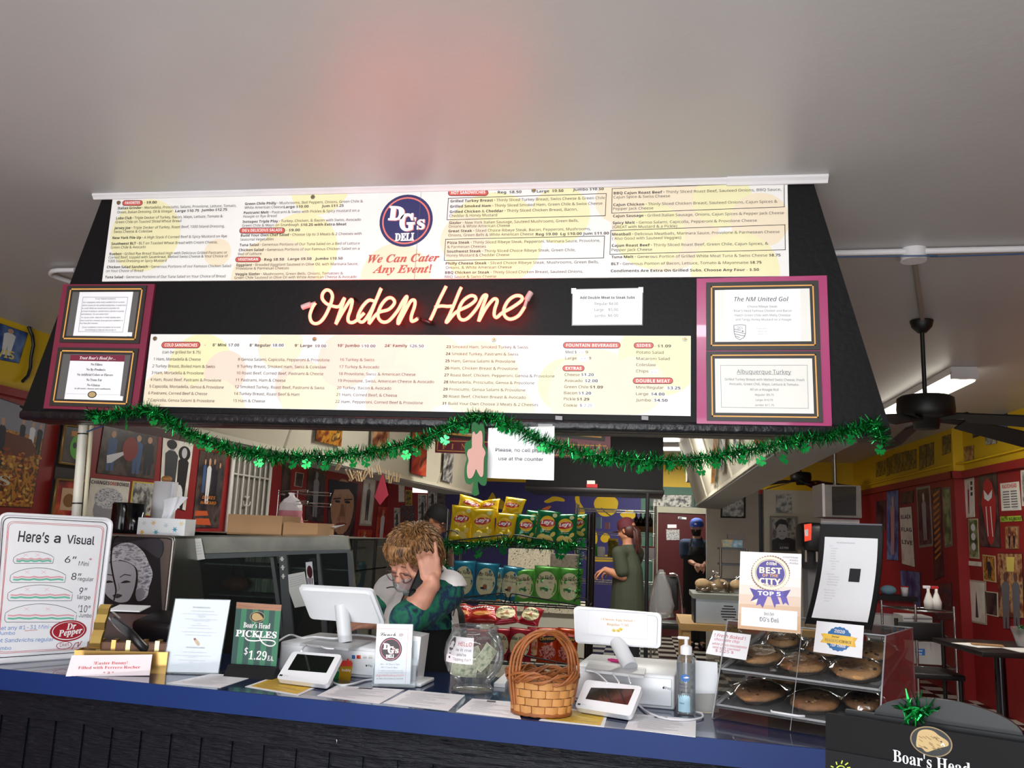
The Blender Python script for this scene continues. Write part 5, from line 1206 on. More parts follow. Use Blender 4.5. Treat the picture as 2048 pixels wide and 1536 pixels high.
# award sign on the case
ztop=ZC+CH+.001
def rl(P,pts):return[P.uv(*p)for p in pts]
P=lean((283,662),(752,702),ztop,4,(1400,1080,3.745))
root=thing('award_sign','tall best of the city award sign with purple ribbon on the cookie case','sign',P.xyz(P.uv(520,680).x,0))
mb=MB();P.sheet(mb,[(303,85),(760,105),(752,702),(283,662)],ramp_mat('bronze_fade_print',['#efe6e4','#e8dcd6','#d9b89c','#c49a76'],1)if False else mat('award_top_paper','#efe9ea',.4),.004)
AWC=['#efe9ea','#ece2de','#e6d6cc','#dfc6b4','#d6b498','#cca580','#c79d77']
for i in range(7):
 y0=190+i*72 if i else 88;y1=190+(i+1)*72;f=lambda y:(303-20*(y-85)/577,760-8*(y-105)/597)
 if i:P.poly(mb,[(f(y0)[0]+2,y0-2),(f(y0)[1]-2,y0+22),(f(y1)[1]-2,min(y1+24,700)),(f(y1)[0]+2,min(y1-2,662))],mat('award_print_%s'%'abcdefg'[i],AWC[i],.4),.0003)
P.poly(mb,[(310,502),(730,536),(727,677),(306,638)],M_PAPER,.0006);mb.build('panel',root)
mb=MB();M_PUR=mat('award_purple','#4b3f92',.4);M_PUR2=mat('ribbon_purple','#5a4aa6',.4);M_CRM=mat('award_cream','#f2e4cf',.4);M_BRZ=mat('award_bronze','#8a6a55',.4)
for q in([(372,358),(440,380),(440,455),(378,458),(402,420)],[(680,372),(614,385),(614,445),(668,490),(646,430)]):P.poly(mb,q,M_PUR,.0006)
for q in([(440,415),(505,425),(470,510),(450,480),(420,490)],[(530,425),(580,425),(600,480),(570,480),(560,512)],[(600,420),(650,430),(668,492),(640,470),(622,485)]):P.poly(mb,q,M_PUR2,.0007)
P.poly(mb,[(470,425),(500,430),(460,475),(378,460)],M_CRM,.00065)
n=44
for i in range(n):a=2*pi*i/n;P.disc(mb,528+138*cos(a),248+124*sin(a),9,M_BRZ,.0008,9,8)
P.disc(mb,528,248,140,M_CRM,.0010,125);P.disc(mb,528,248,116,M_BRZ,.0012,104);P.disc(mb,528,248,112,M_CRM,.0013,100);P.disc(mb,528,248,107,M_PUR,.0014,96)
P.poly(mb,[(425,370),(630,384),(626,430),(428,418)],M_PUR2,.0016);mb.build('ribbon_emblem',root)
lt=MB()
for t,x0,x1,y,c,m in(('*Alibi*',494,574,186,22,M_CRM),('*BEST*',445,613,246,44,M_CRM),('*OF THE*',468,586,274,22,mat('award_gold','#d9a86c',.4)),('*CITY*',444,606,330,46,M_CRM),('*2018*',497,556,352,17,M_CRM),('*TOP 5*',434,606,412,30,M_WLET)):
 P.text(lt,bold(t.strip('*')),x0,y,x1,y+(x1-x0)*.05,c,m,.002,off=.01)
P.text(lt,ital('Best Deli'),480,562,556,568,22,M_INK,.001);P.text(lt,'DG’s Deli',448,608,590,620,32,M_GREYINK,.001,'sans',off=.008)
for t,x0,y in(('AS VOTED BY THE READERS',620,134),('AND EDITORS OF',670,156),('Alibi',668,178)):P.text(lt,t,x0,y,735,y+6,12,M_GREYINK,.001)
lt.build('lettering',root)
# readers choice card leaning at the front of the case top
P=lean((1627,1303),(1724,1316),ZC+.17,12);n_=P.N
P.zoom(1400,1080,3.745)
W=MC.inverted();a=MC@Vector((.255,.075,CH-.09));U=(CR@Vector((1,.0,-.0))).normalized();P=Panel(a,(U.x,U.y,0),(CR@Vector((0,.115,CH))));P.O=P.O+P.N*.012;P.zoom(1400,1080,3.745)
root=thing('award_card','white readers choice card with blue and yellow badge on the case front','card',P.xyz(*P.uv(1030,850)))
mb=MB();P.sheet(mb,[(875,605),(1228,642),(1213,886),(848,836)],M_PAPER,.002);mb.build('card',root)
mb=MB();M_RCB=mat('badge_blue','#2069a8',.4);M_RCY=mat('badge_yellow','#e9b53a',.4);n=36;c=P.uv(1040,742);r=(P.uv(1140,742)-c).length
P.put(mb,[(c.x+r*(1 if i%2 else .93)*cos(2*pi*i/n),c.y+r*(1 if i%2 else .93)*sin(2*pi*i/n))for i in range(n)],[list(range(n))],M_RCB,.0004)
P.poly(mb,[(905,700),(1180,735),(1160,765),(1168,805),(900,765),(925,735)],M_RCY,.0007);P.poly(mb,[(925,698),(1150,727),(1142,792),(918,766)],mat('badge_yellow_light','#f3c64c',.4),.0009);mb.build('badge',root)
lt=MB();P.text(lt,serif('2020'),1006,692,1084,704,24,M_WLET,.0012);P.text(lt,serifit('Journal'),985,728,1042,736,16,M_INK,.0012);P.text(lt,'READERS’',936,758,1042,770,22,M_GREYINK,.0012);P.text(lt,serif('CHOICE'),1044,770,1134,782,22,M_INK,.0012);P.text(lt,bold('TOP THREE'),976,796,1090,810,22,M_WLET,.0012);lt.build('lettering',root)
# fresh baked card
a=MC@Vector((-.03,.095,CH-.075));P=Panel(a,(U.x,U.y,0),(CR@Vector((0,.115,CH))));P.O=P.O+P.N*.006;P.zoom(1400,1080,3.745)
root=thing('price_card','white hand lettered fresh baked cookie card at the case top left corner','card',P.xyz(*P.uv(210,870)))
mb=MB();P.sheet(mb,[(100,675),(382,710),(345,900),(42,850)],M_PAPER,.001);mb.build('card',root)
lt=MB();M_CRIM=mat('crimson_pen','#c23355',.6)
for t,x0,x1,y,c in(('! Fresh Baked !',108,340,722,24),('chocolate chip',108,294,750,20),('white choco macadamia',92,350,782,18),('sea salt carmel',92,300,808,18),('$ 2.25 $',114,250,836,20)):P.text(lt,ital(t),x0,y,x1,y+(x1-x0)*.13,c,M_CRIM,.0004)
lt.build('lettering',root)
# curved black menu stand on the case
yb=.36
base=MC@Vector((.198,yb+.02,CH+.002));U=(CR@Vector((1,.0,0))).normalized();Nn=Vector((U.y,-U.x,0))
root=thing('curved_menu_stand','tall curved black stand holding a white specials sheet on the cookie case','menu stand',base)
HS=.30;WS=.185
def cs(u,t,h):
 y=.155*(1-t)**2-.02*t;return base+U*u+Vector((0,0,HS*t))+Nn*(y+h)
M_STB=mat('black_stand','#101012',.5,spec=.25)
def cgrid(mb,u0,u1,t0,t1,h,m,n=14):
 vs=[]
 for i in range(n+1):t=t0+(t1-t0)*i/n;vs+=[cs(u0-.0*t,t,h),cs(u1,t,h)]
 mb.add(vs,[(2*i,2*i+1,2*i+3,2*i+2)for i in range(n)],m,True)
mb=MB();cgrid(mb,0,WS,0,1,0,M_STB);cgrid(mb,0,WS,0,1,-.004,M_STB);mb.tube([cs(0,i/14,-.002)for i in range(15)],.0028,M_STB,6);mb.tube([cs(WS,i/14,-.002)for i in range(15)],.0028,M_STB,6);mb.tube([cs(0,1,-.002),cs(WS,1,-.002)],.003,M_GREYINK,6);mb.build('stand',root)
mb=MB();cgrid(mb,.014,WS-.012,.06,.86,.002,M_PAPER);mb.build('paper',root)
lt=MB();Pn=Panel(base,(1,0,0),(0,0,1));Pn.warp=lambda u,v,h:cs(u,v,h)
def ct_(st,u0,u1,t,cap,m):
 vs,fs=text_geo(st,F_MATH);mn=min(q[0]for q in vs);mx=max(q[0]for q in vs);Pn.put(lt,[(u0+(q[0]-mn)*(u1-u0)/(mx-mn),t+q[1]*cap/HS/cap_of('math'))for q in vs],fs,m,.003)
ct_('DG’s Deli Gluten Free Specials',.052,.106,.80,.0032,M_GREYINK);t=.765
for k,(st,u0,w)in enumerate((('Option #1:',.03,.012),('Gluten Free Bread',.036,.02),('Sliced Turkey',.036,.016),('Roast Beef',.036,.014),('Sliced Ham',.036,.014),('Chicken Breast',.036,.018),('With choice of cheese',.036,.028),('Mini $7.75',.042,.012),('Regular $8.75',.042,.014),('Large $9.75',.042,.013),('',0,0),('Salad Options:',.03,.024),('Your choice of greens',.036,.034),('Grilled chicken breast',.036,.034),('Roast beef or turkey',.036,.032),('With all the veggies',.036,.032),('',0,0),('Side Options:',.03,.034),('Potato salad',.036,.03),('Macaroni free coleslaw',.036,.03),('Fresh fruit cup',.036,.024),('$2.50',.04,.014))):
 if st:ct_(st,u0,u0+w,t,.0024,M_LIGHTINK)
 t-=.026
Pn.put(lt,[(.098,.42),(.13,.42),(.13,.55),(.098,.55)],[(0,1,2,3)],M_INK,.003)
ct_('DG’s',.103,.125,.49,.006,M_WLET);ct_('DELI',.108,.12,.46,.003,M_WLET)
for v in lt.v[-400:]:v+=Nn*.0006
lt.build('lettering',root)
# DARK SIGN STANDING IN FRONT OF THE COUNTER
a=ay(1651,1426,1.45);b=ay(2048,1507,1.33);U=(b-a);U.z=0;U.normalize()
P=Panel(a,U,(0,.05,1));zt_=a.z;W_=.62;M_SGN=mat('charcoal_sign_face','#111113',.6,spec=.15);M_SGN2=mat('charcoal_sign_lower','#19191c',.6,spec=.15)
root=thing('floor_sign','charcoal deli sign stand with a boar emblem in front of the counter','sign',(a.x+U.x*W_/2,a.y+U.y*W_/2,0))
def pp(u,v,h=0):return P.xyz(u,v,h)
mb=MB();mb.prism([pp(0,0),pp(W_,-.0),pp(W_,-.38),pp(-.004,-.38)],-P.N*.012,M_SGN);q0=P.uv(1651,1498);mb.prism([pp(.0,q0.y,.003),pp(W_,q0.y,.003),pp(W_,-.38,.003),pp(-.004,-.38,.003)],-P.N*.0029,M_SGN2);mb.build('front_board',root)
mb=MB();mb.prism([pp(.022,.006,-.03),pp(W_,.006,-.03),pp(W_,-.38,-.03),pp(.018,-.38,-.03)],-P.N*.012,M_BLACK)
c=[pp(.165+.1*cos(pi*i/16),.004+.036*sin(pi*i/16),-.03)for i in range(17)];mb.prism(c,-P.N*.012,M_BLACK);mb.build('back_board',root)
for u in(.03,W_-.06):
 mb=MB();p=pp(u,-.36,-.02);mb.prism([(p.x,p.y,0),(p.x+.03,p.y,0),(p.x+.03,p.y+.03,0),(p.x,p.y+.03,0)],(0,0,p.z+.05),M_BLACK);mb.build('leg',root)
P.zoom(1640,1040,3.0956);mb=MB()
P.disc(mb,688,1372,130,mat('bronze_ring','#8a7450',.4),.0006,93);P.disc(mb,688,1372,122,mat('near_black_disc','#15181a',.5),.0010,86)
boar(P,mb,[(600,1350),(612,1310),(650,1296),(700,1305),(740,1335),(790,1368),(796,1395),(770,1405),(735,1412),(700,1425),(660,1435),(630,1410),(598,1400)],mat('boar_tan','#b79c6c',.6),.0014)
r=random.Random(5)
for i in range(22):x=612+120*r.random();y=1318+85*r.random()+(x-612)*.12;P.line(mb,[(x,y),(x+22,y+14)],3,mat('boar_dark','#6e5a38',.6),.0017)
P.disc(mb,752,1372,5,M_INK,.0018);P.line(mb,[(750,1395),(764,1382),(772,1400)],5,M_WLET,.0018)
mb.build('boar_emblem',root,'oval tan boar head emblem')
lt=MB();a0=P.uv(455,1492);M_SW=mat('silver_lettering','#d6d8dc',.4)
P.text(lt,serif('Boar’s Head'),455,1492,935,1580,78,M_SW,.0032)
M_LIME=mat('lime_chalk','#c8e04a',.6)
hw=[(q.x,q.y)for q in smooth_curve([(104,1545,0),(112,1528,0),(130,1520,0),(150,1526,0),(160,1545,0)],5)];P.line(lt,hw,6,M_LIME,.0034)
for q in([(86,1528),(72,1522)],[(108,1512),(104,1496)],[(136,1506),(142,1488)],[(160,1514),(176,1502)],[(172,1532),(190,1530)]):P.line(lt,q,6,M_LIME,.0034)
lt.build('lettering',root)
rnd=random.Random(11);root=thing('tinsel_tuft','small tuft of green tinsel on top of the charcoal sign stand','tinsel',pp(.13,.03,-.02))
mb=MB();A1=P.uv(500,1275);A2=P.uv(660,1262);tinsel([P.xyz(A1.x,.018,-.02),P.xyz((A1.x+A2.x)/2,.024,-.02),P.xyz(A2.x,.016,-.02)],.032,2600,mb,rnd);mb.build('tinsel_strand',root)
# BEHIND THE COUNTER
# white pipe from the canopy to the counter
a=ay(163,900,2.98);root=thing('support_pipe','white vertical pipe with black cable ties rising behind the whiteboard','pipe',(a.x,a.y,1.1))
b=ay(152,1030,2.98);dxp=(b.x-ay(168,830,2.98).x)/(b.z-ay(168,830,2.98).z)
def pipx(z,o=0):return Vector((a.x+(z-a.z)*dxp+o,a.y,z))
mb=MB();mb.cyl(pipx(1.1005),pipx(1.975),.0175,mat('pipe_white','#d8d3c6',.4),n=18);mb.build('pipe',root)
mb=MB();mb.cyl(pipx(1.1005,.026)+Vector((0,.012,0)),pipx(1.975,.026)+Vector((0,.012,0)),.008,mat('conduit_ivory','#c9bfa4',.5),n=10);mb.build('conduit',root)
for y in(845,868,1007):
 z=ay(160,y,2.98).z;mb=MB();mb.cyl(pipx(z-.0025),pipx(z+.0025),.0195,M_BLACK,n=16);mb.build('cable_tie',root)
mb=MB();mb.tube(smooth_curve([ay(40,812,2.85),ay(60,822,2.88),ay(90,826,2.9),ay(120,832,2.92),ay(150,834,2.95),ay(172,834,2.96)],6),.004,M_BLACK,8);tag(mb.build('power_cable'),'black cable drooping from the canopy left corner to the white pipe','cable')
mb=MB();mb.tube(smooth_curve([ay(174,864,2.96),ay(188,858,2.95),ay(205,852,2.93),ay(222,840,2.92),ay(232,832,2.91)],6),.003,mat('blue_cable','#33507a',.4),8);tag(mb.build('blue_cable'),'thin blue cable from the white pipe up to the garland','cable')
# deli case: end panel with picture
YE=3.32;zt=ay(280,1072,YE).z
xl=ay(196,1100,YE).x;xr=ay(349,1100,YE).x
root=thing('deli_case','long stainless refrigerated deli case with sliding glass doors behind the counter','display case',((xl+ay(712,1080,3.4).x)/2,3.8,0))
mb=MB();mb.bb((xl,YE,0),(xr-.012,YE+.55,zt-.004),M_STEEL);mb.tube([(xr-.008,YE,0),(xr-.008,YE,zt-.02),(xr-.012,YE,zt-.006),(xr-.03,YE,zt)],.009,M_STEEL,10);mb.tube([(xl,YE,zt-.003),(xr-.03,YE,zt)],.007,M_STEEL,8);mb.build('end_panel',root)
PC=Panel((0,3.5,ay(520,1073,3.5).z),(1,0,0),(0,-.42,1));PC.zoom(320,1060,4.8)
M_CFR=mat('case_frame_grey','#777b7d',.45,.4);M_CIN=mat('case_interior_dark','#5b5f58',.6);M_SMK=clear_mat('case_glass','#d5dcd8',haze=.015,strength=1.3)
mb=MB()
PC.sheet(mb,[(128,64),(1800,74),(1820,185),(1145,202),(215,232),(150,240)],mat('case_top_steel','#b3b3a8',.35,.45,noise_=.3,nscale=9),.02)
mb.build('top_band',root)
mb=MB()
for q in([(150,240),(222,236),(250,720),(320,1600),(150,1600)],[(1140,205),(1215,200),(1290,1090),(1340,1600),(1260,1600),(1195,1090)],[(215,236),(1145,205),(1145,248),(220,282)],[(1215,200),(1820,186),(1822,214),(1217,236)],[(1060,262),(1092,258),(1150,660),(1200,1090),(1168,1090),(1112,660)],[(1505,230),(1530,228),(1600,900),(1640,1600),(1600,1600)],[(1800,214),(1830,214),(1890,900),(1920,1600),(1880,1600)]):
 PC.sheet(mb,q,M_CFR,.03,.004)
mb.build('door_frame',root)
for q,nm in(([(222,282),(1065,250),(1170,1090),(1230,1600),(300,1600)],'sliding_door'),([(1217,236),(1510,228),(1640,1600),(1340,1600)],'sliding_door'),([(1530,228),(1804,214),(1900,1600),(1650,1600)],'sliding_door')):
 mb=MB();PC.sheet(mb,q,M_SMK,.004,-.006);mb.build(nm,root)
e0=PC.uv(150,240);e1=PC.uv(1830,214)
mb=MB()
A=[PC.xyz(e0.x,.0,-.02),PC.xyz(e1.x,.0,-.02),PC.xyz(e1.x,-1.2,-.02),PC.xyz(e0.x,-1.2,-.02)]
D=Vector((0,.62,0));mb.add([A[0]+D,A[1]+D,A[2]+D*.6,A[3]+D*.6],[(0,1,2,3)],M_CIN);mb.add([A[0],A[3],A[3]+D*.6,A[0]+D],[(0,1,2,3)],M_CIN);mb.add([A[0],A[1],A[1]+D,A[0]+D],[(0,1,2,3)],M_STEEL);mb.add([A[1],A[2],A[2]+D*.6,A[1]+D],[(0,1,2,3)],M_SMK)
for v in(-.16,-.31):p=PC.xyz(e0.x,v,-.05);p2=PC.xyz(e1.x,v,-.05);mb.prism([p,p2,p2+Vector((0,.45,0)),p+Vector((0,.45,0))],(0,0,-.006),M_CFR)
mb.build('case_body',root)
for x0,x1,y0,y1 in((1162,1200,250,290),(1170,1206,330,375),(1175,1210,415,458)):
 mb=MB();PC.sheet(mb,[(x0+8,y0),(x1-12,y0),(x1-10,y1),(x0+10,y1)],M_PAPER2,.004,.01);PC.sheet(mb,[(x0,y0+15),(x1,y0+15),(x1,y0+25),(x0,y0+25)],M_PAPER2,.004,.011);mb.build('shelf_bracket',root)
 # goods in the case
def loaf(c,r,label,m):mb=MB();mb.ball(c,r,m,14,8);tag(mb.build('roast_meat'),label,'meat','roasts inside the deli case')
M_LOAF=mat('roast_brown','#8a4a24',.5,noise_=.4,nscale=20)
p=PC.uv(300,610);p=PC.xyz(p.x,-.285,-.16);p.z=PC.xyz(0,-.31,-.05).z+.042;loaf(p,(.05,.05,.034),'dark roast at the left inside the deli case',mat('roast_dark','#3a2418',.5,noise_=.4))
p=p+Vector((.13,.02,0));loaf(p,(.07,.055,.036),'golden brown roast inside the left door of the deli case',M_LOAF)
M_STRIPE=ramp_mat('label_stripes',['#8b8c7c','#c9c9b5','#707562','#b5b6a2'],9,stretch=(8,.2,.2))
for k,(x0,x1,v)in enumerate(((610,950,-.155),(560,1050,-.305))):
 u0=PC.uv(x0,400).x;u1=PC.uv(x1,400).x;p=PC.xyz(u0,v,-.05);z=p.z+.0005
 mb=MB();mb.bb((u0,p.y+.16,z),(u1,p.y+.26,z+.062),M_STRIPE);tag(mb.build('package_row'),'row of striped packages on the %s shelf in the deli case'%('upper' if k==0 else 'lower'),'package','packages in the deli case')
 # papers stuck on the case
for q,m,nm,lb in(([(330,72),(408,70),(445,268),(352,282)],M_PAPER2,'paper_note','curling handwritten note at the top left of the deli case'),([(1240,418),(1398,388),(1422,535),(1500,700),(1305,734),(1250,580)],M_PAPER2,'paper_note','white form taped inside the middle glass door of the deli case'),([(1408,300),(1470,292),(1490,520),(1424,530)],M_PAPER,'door_sticker','white strip sticker with a dark red badge on the case glass'),([(140,430),(194,430),(204,648),(150,648)],M_PAPER2,'case_label','narrow paper label running down the left post of the deli case')):
 def ex(mb,q=q,nm=nm):
  if nm=='paper_note':
   for i in range(5):t=.2+.13*i;a_=(q[0][0]+(q[-1][0]-q[0][0])*t+14,q[0][1]+(q[-1][1]-q[0][1])*t);b_=(q[1][0]+(q[2][0]-q[1][0])*t-14,q[1][1]+(q[2][1]-q[1][1])*t);PC.line(mb,[a_,b_],3,M_LIGHTINK,.0125)
  elif nm=='door_sticker':
   PC.disc(mb,1448,390,26,mat('dark_red_badge','#4d1d20',.5),.0125,60)
   for k in range(4):PC.line(mb,[(1430+14*k,450),(1428+15*k,505)],7,MATS['dark_red_badge'],.0126)
  else:PC.text(mb,'a b hd to',172,470,180,640,16,M_GREYINK,.0125)
 P_=PC;mb=MB();PC.sheet(mb,q,m,.001,.012);ex(mb);tag(mb.build(nm),lb,'label' if nm!='paper_note' else 'note')
mb=MB();c=PC.uv(272,160)
for dz,r,m in((-.012,.02,M_WHITE),(.0,.015,mat('magnet_pink','#c98a78',.6)),(.02,.012,mat('magnet_blue','#3a4a7a',.6))):mb.ball(PC.xyz(c.x,c.y+dz,.012),(r,.006,.016),m,12,8)
mb.box(PC.xyz(c.x,c.y-.028,.012),(.045,.008,.014),mat('magnet_grey','#b8bcc8',.5));tag(mb.build('fridge_magnet'),'small figure magnet on the upper left of the deli case','magnet')
# framed black and white portrait on the end panel
PE=Panel((0,YE-.004,1.6),(1,0,0),(0,0,1));PE.zoom(0,1020,4.388)
M_GR=[mat('photo_grey_'+'abcdef'[i],c,.4)for i,c in enumerate(('#1b1b1f','#3c3c44','#6a6a72','#9a9aa2','#c6c6cc','#e2e2e6'))]
root=thing('portrait_photo','black and white photo of a curly haired woman on the deli case end panel','picture',PE.xyz(*PE.uv(1170,1160)))
mb=MB();PE.sheet(mb,[(880,236),(1396,248),(1420,920),(800,900)],M_GR[0],.003);mb.build('print',root)
mb=MB()
def pb(P,mb,pts,m,h,k=5):c=smooth_curve([(q.x,q.y,0)for q in[P.uv(*p)for p in pts]],k,True);P.put(mb,[(q.x,q.y)for q in c],[list(range(len(c)))],m,h)
pb(PE,mb,[(1000,300),(1395,255),(1400,420),(1250,330),(1100,280)],M_GR[1],.0004)
hr=ramp_mat('silver_hair_print',['#5a5a62','#a5a5ae','#e4e4ea','#7c7c86','#c8c8d0'],22,stretch=(1,1,2.5))
pb(PE,mb,[(930,480),(960,380),(1010,320),(1090,288),(1180,300),(1260,370),(1300,450),(1340,560),(1310,680),(1290,760),(1220,800),(1190,740),(1210,620),(1190,500),(1050,440),(960,520)],hr,.0007)
pb(PE,mb,[(930,520),(980,460),(1080,450),(1170,490),(1195,560),(1185,660),(1160,740),(1120,800),(1040,810),(960,770),(920,700)],M_GR[4],.001)
for x in(955,1105):pb(PE,mb,[(x-45,640),(x,618),(x+45,632),(x,640)],M_GR[0],.0013);PE.line(mb,[(x-50,590),(x-10,565),(x+45,575)],7,M_GR[1],.0013)
PE.line(mb,[(1040,640),(1050,690),(1030,708)],6,M_GR[3],.0013);pb(PE,mb,[(990,752),(1030,735),(1075,750),(1030,775)],M_GR[1],.0013)
pb(PE,mb,[(1200,700),(1260,690),(1270,760),(1220,800),(1195,770)],M_GR[3],.0014);mb.build('portrait',root)
# black device and telephone behind the gift basket
a=az(262,1320,ZC);root=thing('desk_telephone','black desk phone and handset behind the gold gift basket','telephone',a+Vector((0,.16,0)))
R=Matrix.Rotation(-.25,3,'Z')@Matrix.Rotation(.25,3,'X')
mb=MB();mb.box(a+Vector((-.02,.24,.082)),(.20,.15,.10),M_BLACK,R,.02);mb.build('body',root)
mb=MB();mb.tube([az(228,1240,ZC+.14),az(258,1265,ZC+.12),az(282,1290,ZC+.09),az(302,1308,ZC+.05)],[.012,.016,.014,.018],mat('handset_black','#1b1b1e',.3),12);mb.build('handset',root)
mb=MB();mb.tube(smooth_curve([az(256,1272,ZC+.10),az(236,1258,ZC+.12),az(214,1228,ZC+.15),az(222,1222,ZC+.155),az(240,1236,ZC+.14)],6),.003,mat('cord_grey','#b8b8b4',.4),6);mb.build('cord',root)
mb=MB();p=ay(222,1075,3.25);mb.tube(smooth_curve([Vector((ay(243,1066,3.34).x,3.36,zt+.004)),ay(232,1074,3.30),ay(226,1085,3.26),ay(222,1120,3.2),ay(226,1150,3.15),ay(232,1180,3.1),ay(228,1200,3.05)],6),.003,M_BLACK,6);tag(mb.build('hanging_cable'),'black cable hanging in front of the black and white portrait','cable')
mb=MB();mb.bb(az(326,1300,ZC+.001)+Vector((0,.12,0)),az(326,1300,ZC+.001)+Vector((.09,.25,.16)),M_BLACK,.008);tag(mb.build('black_box'),'black box behind the breakfast menu stand','box')
mb=MB();p=az(215,1222,ZC+.17);mb.prism([p,p+Vector((.11,.02,0)),p+Vector((.09,.12,.01)),p+Vector((-.02,.1,.01))],(0,0,.004),M_PAPER);tag(mb.build('paper_sheet'),'white paper sheet on top of the black desk phone','paper')
# things on the case top
zt2=zt+.006
a=ay(255,1064,3.42);a.z=zt2
root=thing('black_canister','shiny black canister pair on the deli case left end','canister',a)
mb=MB();mb.lathe([(0,0),(.052,0),(.054,.02),(.054,.125),(.05,.132),(0,.132)],a+Vector((-.022,0,0)),mat('gloss_black','#0d0d10',.12),24);mb.build('canister_body',root)
mb=MB();mb.lathe([(0,0),(.04,0),(.042,.02),(.042,.128),(0,.13)],a+Vector((.035,-.015,0)),MATS['gloss_black'],24);mb.build('second_body',root)
a=ay(322,1062,3.57);a.z=zt2
root=thing('paper_towel_roll','white paper towel roll on a holder with round wooden knob','paper towel',a)
mb=MB();n=32;mb.lathe([(0,.012),(.052,.012),(.052,.235),(.02,.236),(0,.236)],a,M_PAPER,n);mb.box(a+Vector((.05,-.012,.125)),(.012,.03,.215),M_PAPER,None,.004);mb.build('roll',root)
mb=MB();mb.lathe([(0,0),(.065,0),(.065,.011),(0,.011)],a,mat('knob_wood','#b47c45',.5),24);mb.ball(a+Vector((0,0,.248)),(.024,.024,.016),MATS['knob_wood'],16,8);mb.build('holder',root)
a=ay(320,1068,3.36);a.z=zt2
root=thing('tissue_box','white floral tissue box with a tissue pulled up on the case','tissue box',a)
mb=MB();R=Matrix.Rotation(.12,3,'Z');mb.box(a+Vector((-.005,.055,.036)),(.205,.11,.07),mat('tissue_box_white','#eef1f4',.6),R)
P=Panel(a+R@Vector((-.0,0,0))+Vector((-.005,.055,.036))+R@Vector((0,-.0552,0)),R@Vector((1,0,0)),(0,0,1))
for x,y,c in((-.075,.012,'#d9dde4'),(-.035,.014,'#e8c48e'),(.02,.006,'#c9d6de'),(.06,-.01,'#3d94ae'),(-.02,-.024,'#4ba6b4'),(-.08,-.026,'#e5b45e'),(.085,.016,'#e8d9a8')):
 for k in range(6):an=k*pi/3;P.put(mb,[(x+.014*cos(an),y+.014*sin(an)),(x+.005*cos(an+.5),y+.005*sin(an+.5)),(x,y),(x+.005*cos(an-.5),y+.005*sin(an-.5))],[(0,1,2,3)],mat('petal_'+c[1:],c,.6),.0004)
mb.build('carton',root)
mb=MB();rnd=random.Random(2);n=9;c=a+Vector((-.01,.05,.071));vs=[]
for j in range(8):
 t=j/7
 for i in range(n):u=i/(n-1)-.5;vs.append(c+Vector((u*(.05+.06*t)+.035*t,.02*sin(u*9+t*2)*(1-.3*t),.095*t*(1-.5*u*u)+.02*t*u)))
mb.add(vs,[(j*n+i,j*n+i+1,(j+1)*n+i+1,(j+1)*n+i)for j in range(7)for i in range(n-1)],M_PAPER,True);mb.build('tissue',root)
zc2=PC.O.z+.004
def carton(px0,px1,y,dep,h,label,opn=False):
 a=ay(px0,y,3.62);b=ay(px1,y,3.62);t=.003;x0,x1=a.x,b.x;y0,y1=3.54,3.54+dep;z=zc2
 mb=MB();mb.bb((x0,y0,z),(x1,y1,z+t),M_CARD);mb.bb((x0,y0,z+t),(x1,y0+t,z+h),M_CARD);mb.bb((x0,y1-t,z+t),(x1,y1,z+h),M_CARD);mb.bb((x0,y0+t,z+t),(x0+t,y1-t,z+h),M_CARD);mb.bb((x1-t,y0+t,z+t),(x1,y1-t,z+h),M_CARD)
 if opn:mb.prism([(x0+.01,y0+t,z+h),(x0+.04,y0+t,z+h),(x0+.03,y1,z+h+.01),(x0+.0,y1,z+h+.006)],(0,0,.003),M_CARD)
 else:mb.bb((x0,y0,z+h),(x1,y1,z+h+t),M_CARD)
 return tag(mb.build('cardboard_box'),label,'box','cardboard boxes on the deli case')
carton(470,577,1070,.2,.085,'closed long brown cardboard box on the deli case');carton(580,648,1070,.2,.062,'open brown cardboard box with papers beside the long one',True)
mb=MB();p=ay(648,1062,3.72);p.z=zc2+.03;mb.prism([p,p+Vector((.05,-.02,.02)),p+Vector((.06,.1,.03)),p+Vector((0,.12,.01))],(0,0,.002),M_PAPER);mb.prism([p+Vector((.01,-.04,-.03)),p+Vector((.09,-.04,-.03)),p+Vector((.08,.05,-.03)),p+Vector((0,.05,-.03))],(0,0,.012),M_PAPER);tag(mb.build('loose_papers'),'loose white papers at the open end of the cardboard box','papers')
# wire bag rack with a plastic bag
a=ay(582,1034,3.95);root=thing('wire_rack','thin wire rack with looped arms behind the cardboard boxes','rack',(a.x,a.y,zc2))
mb=MB()
for y in(988,1010):
 for(x0,x1)in((556,614),(600,660)):
  p0,p1=ay(x0,y,3.95),ay(x1,y-2+(6 if x0>580 else 0),3.78);mb.tube([p0+Vector((0,.08,0)),p0,p1,p1+Vector((.004,0,.012)),p1+Vector((-.006,0,.014)),p0+Vector((0,-.0,.012))],.0022,M_CHROME,6)
for x in(558,596):p0=ay(x,980,3.95);mb.tube([p0,(p0.x,p0.y,zc2)],.003,M_CHROME,6)
mb.build('wire_frame',root)
M_BAGP=clear_mat('bag_plastic','#ffffff',gloss_rough=.3,haze=.62);M_PNKP=mat('pink_bag_print','#d98a94',.6)
a=ay(580,1034,3.86);a.z=zc2+.0
root=thing('plastic_bag_bundle','bundle of white and pink plastic bags hung on the wire rack','plastic bag',a)
mb=MB();n=18;vs=[];prof=[(.052,0),(.06,.05),(.0585,.085),(.054,.118),(.05,.145),(.036,.17),(.018,.182),(.012,.192),(.02,.202)]
for r_,z in prof:vs+=[a+Vector((r_*(1+.12*sin(5*i+z*60))*cos(2*pi*i/n),r_*.8*(1+.1*sin(4*i+z*50))*sin(2*pi*i/n),z))for i in range(n)]
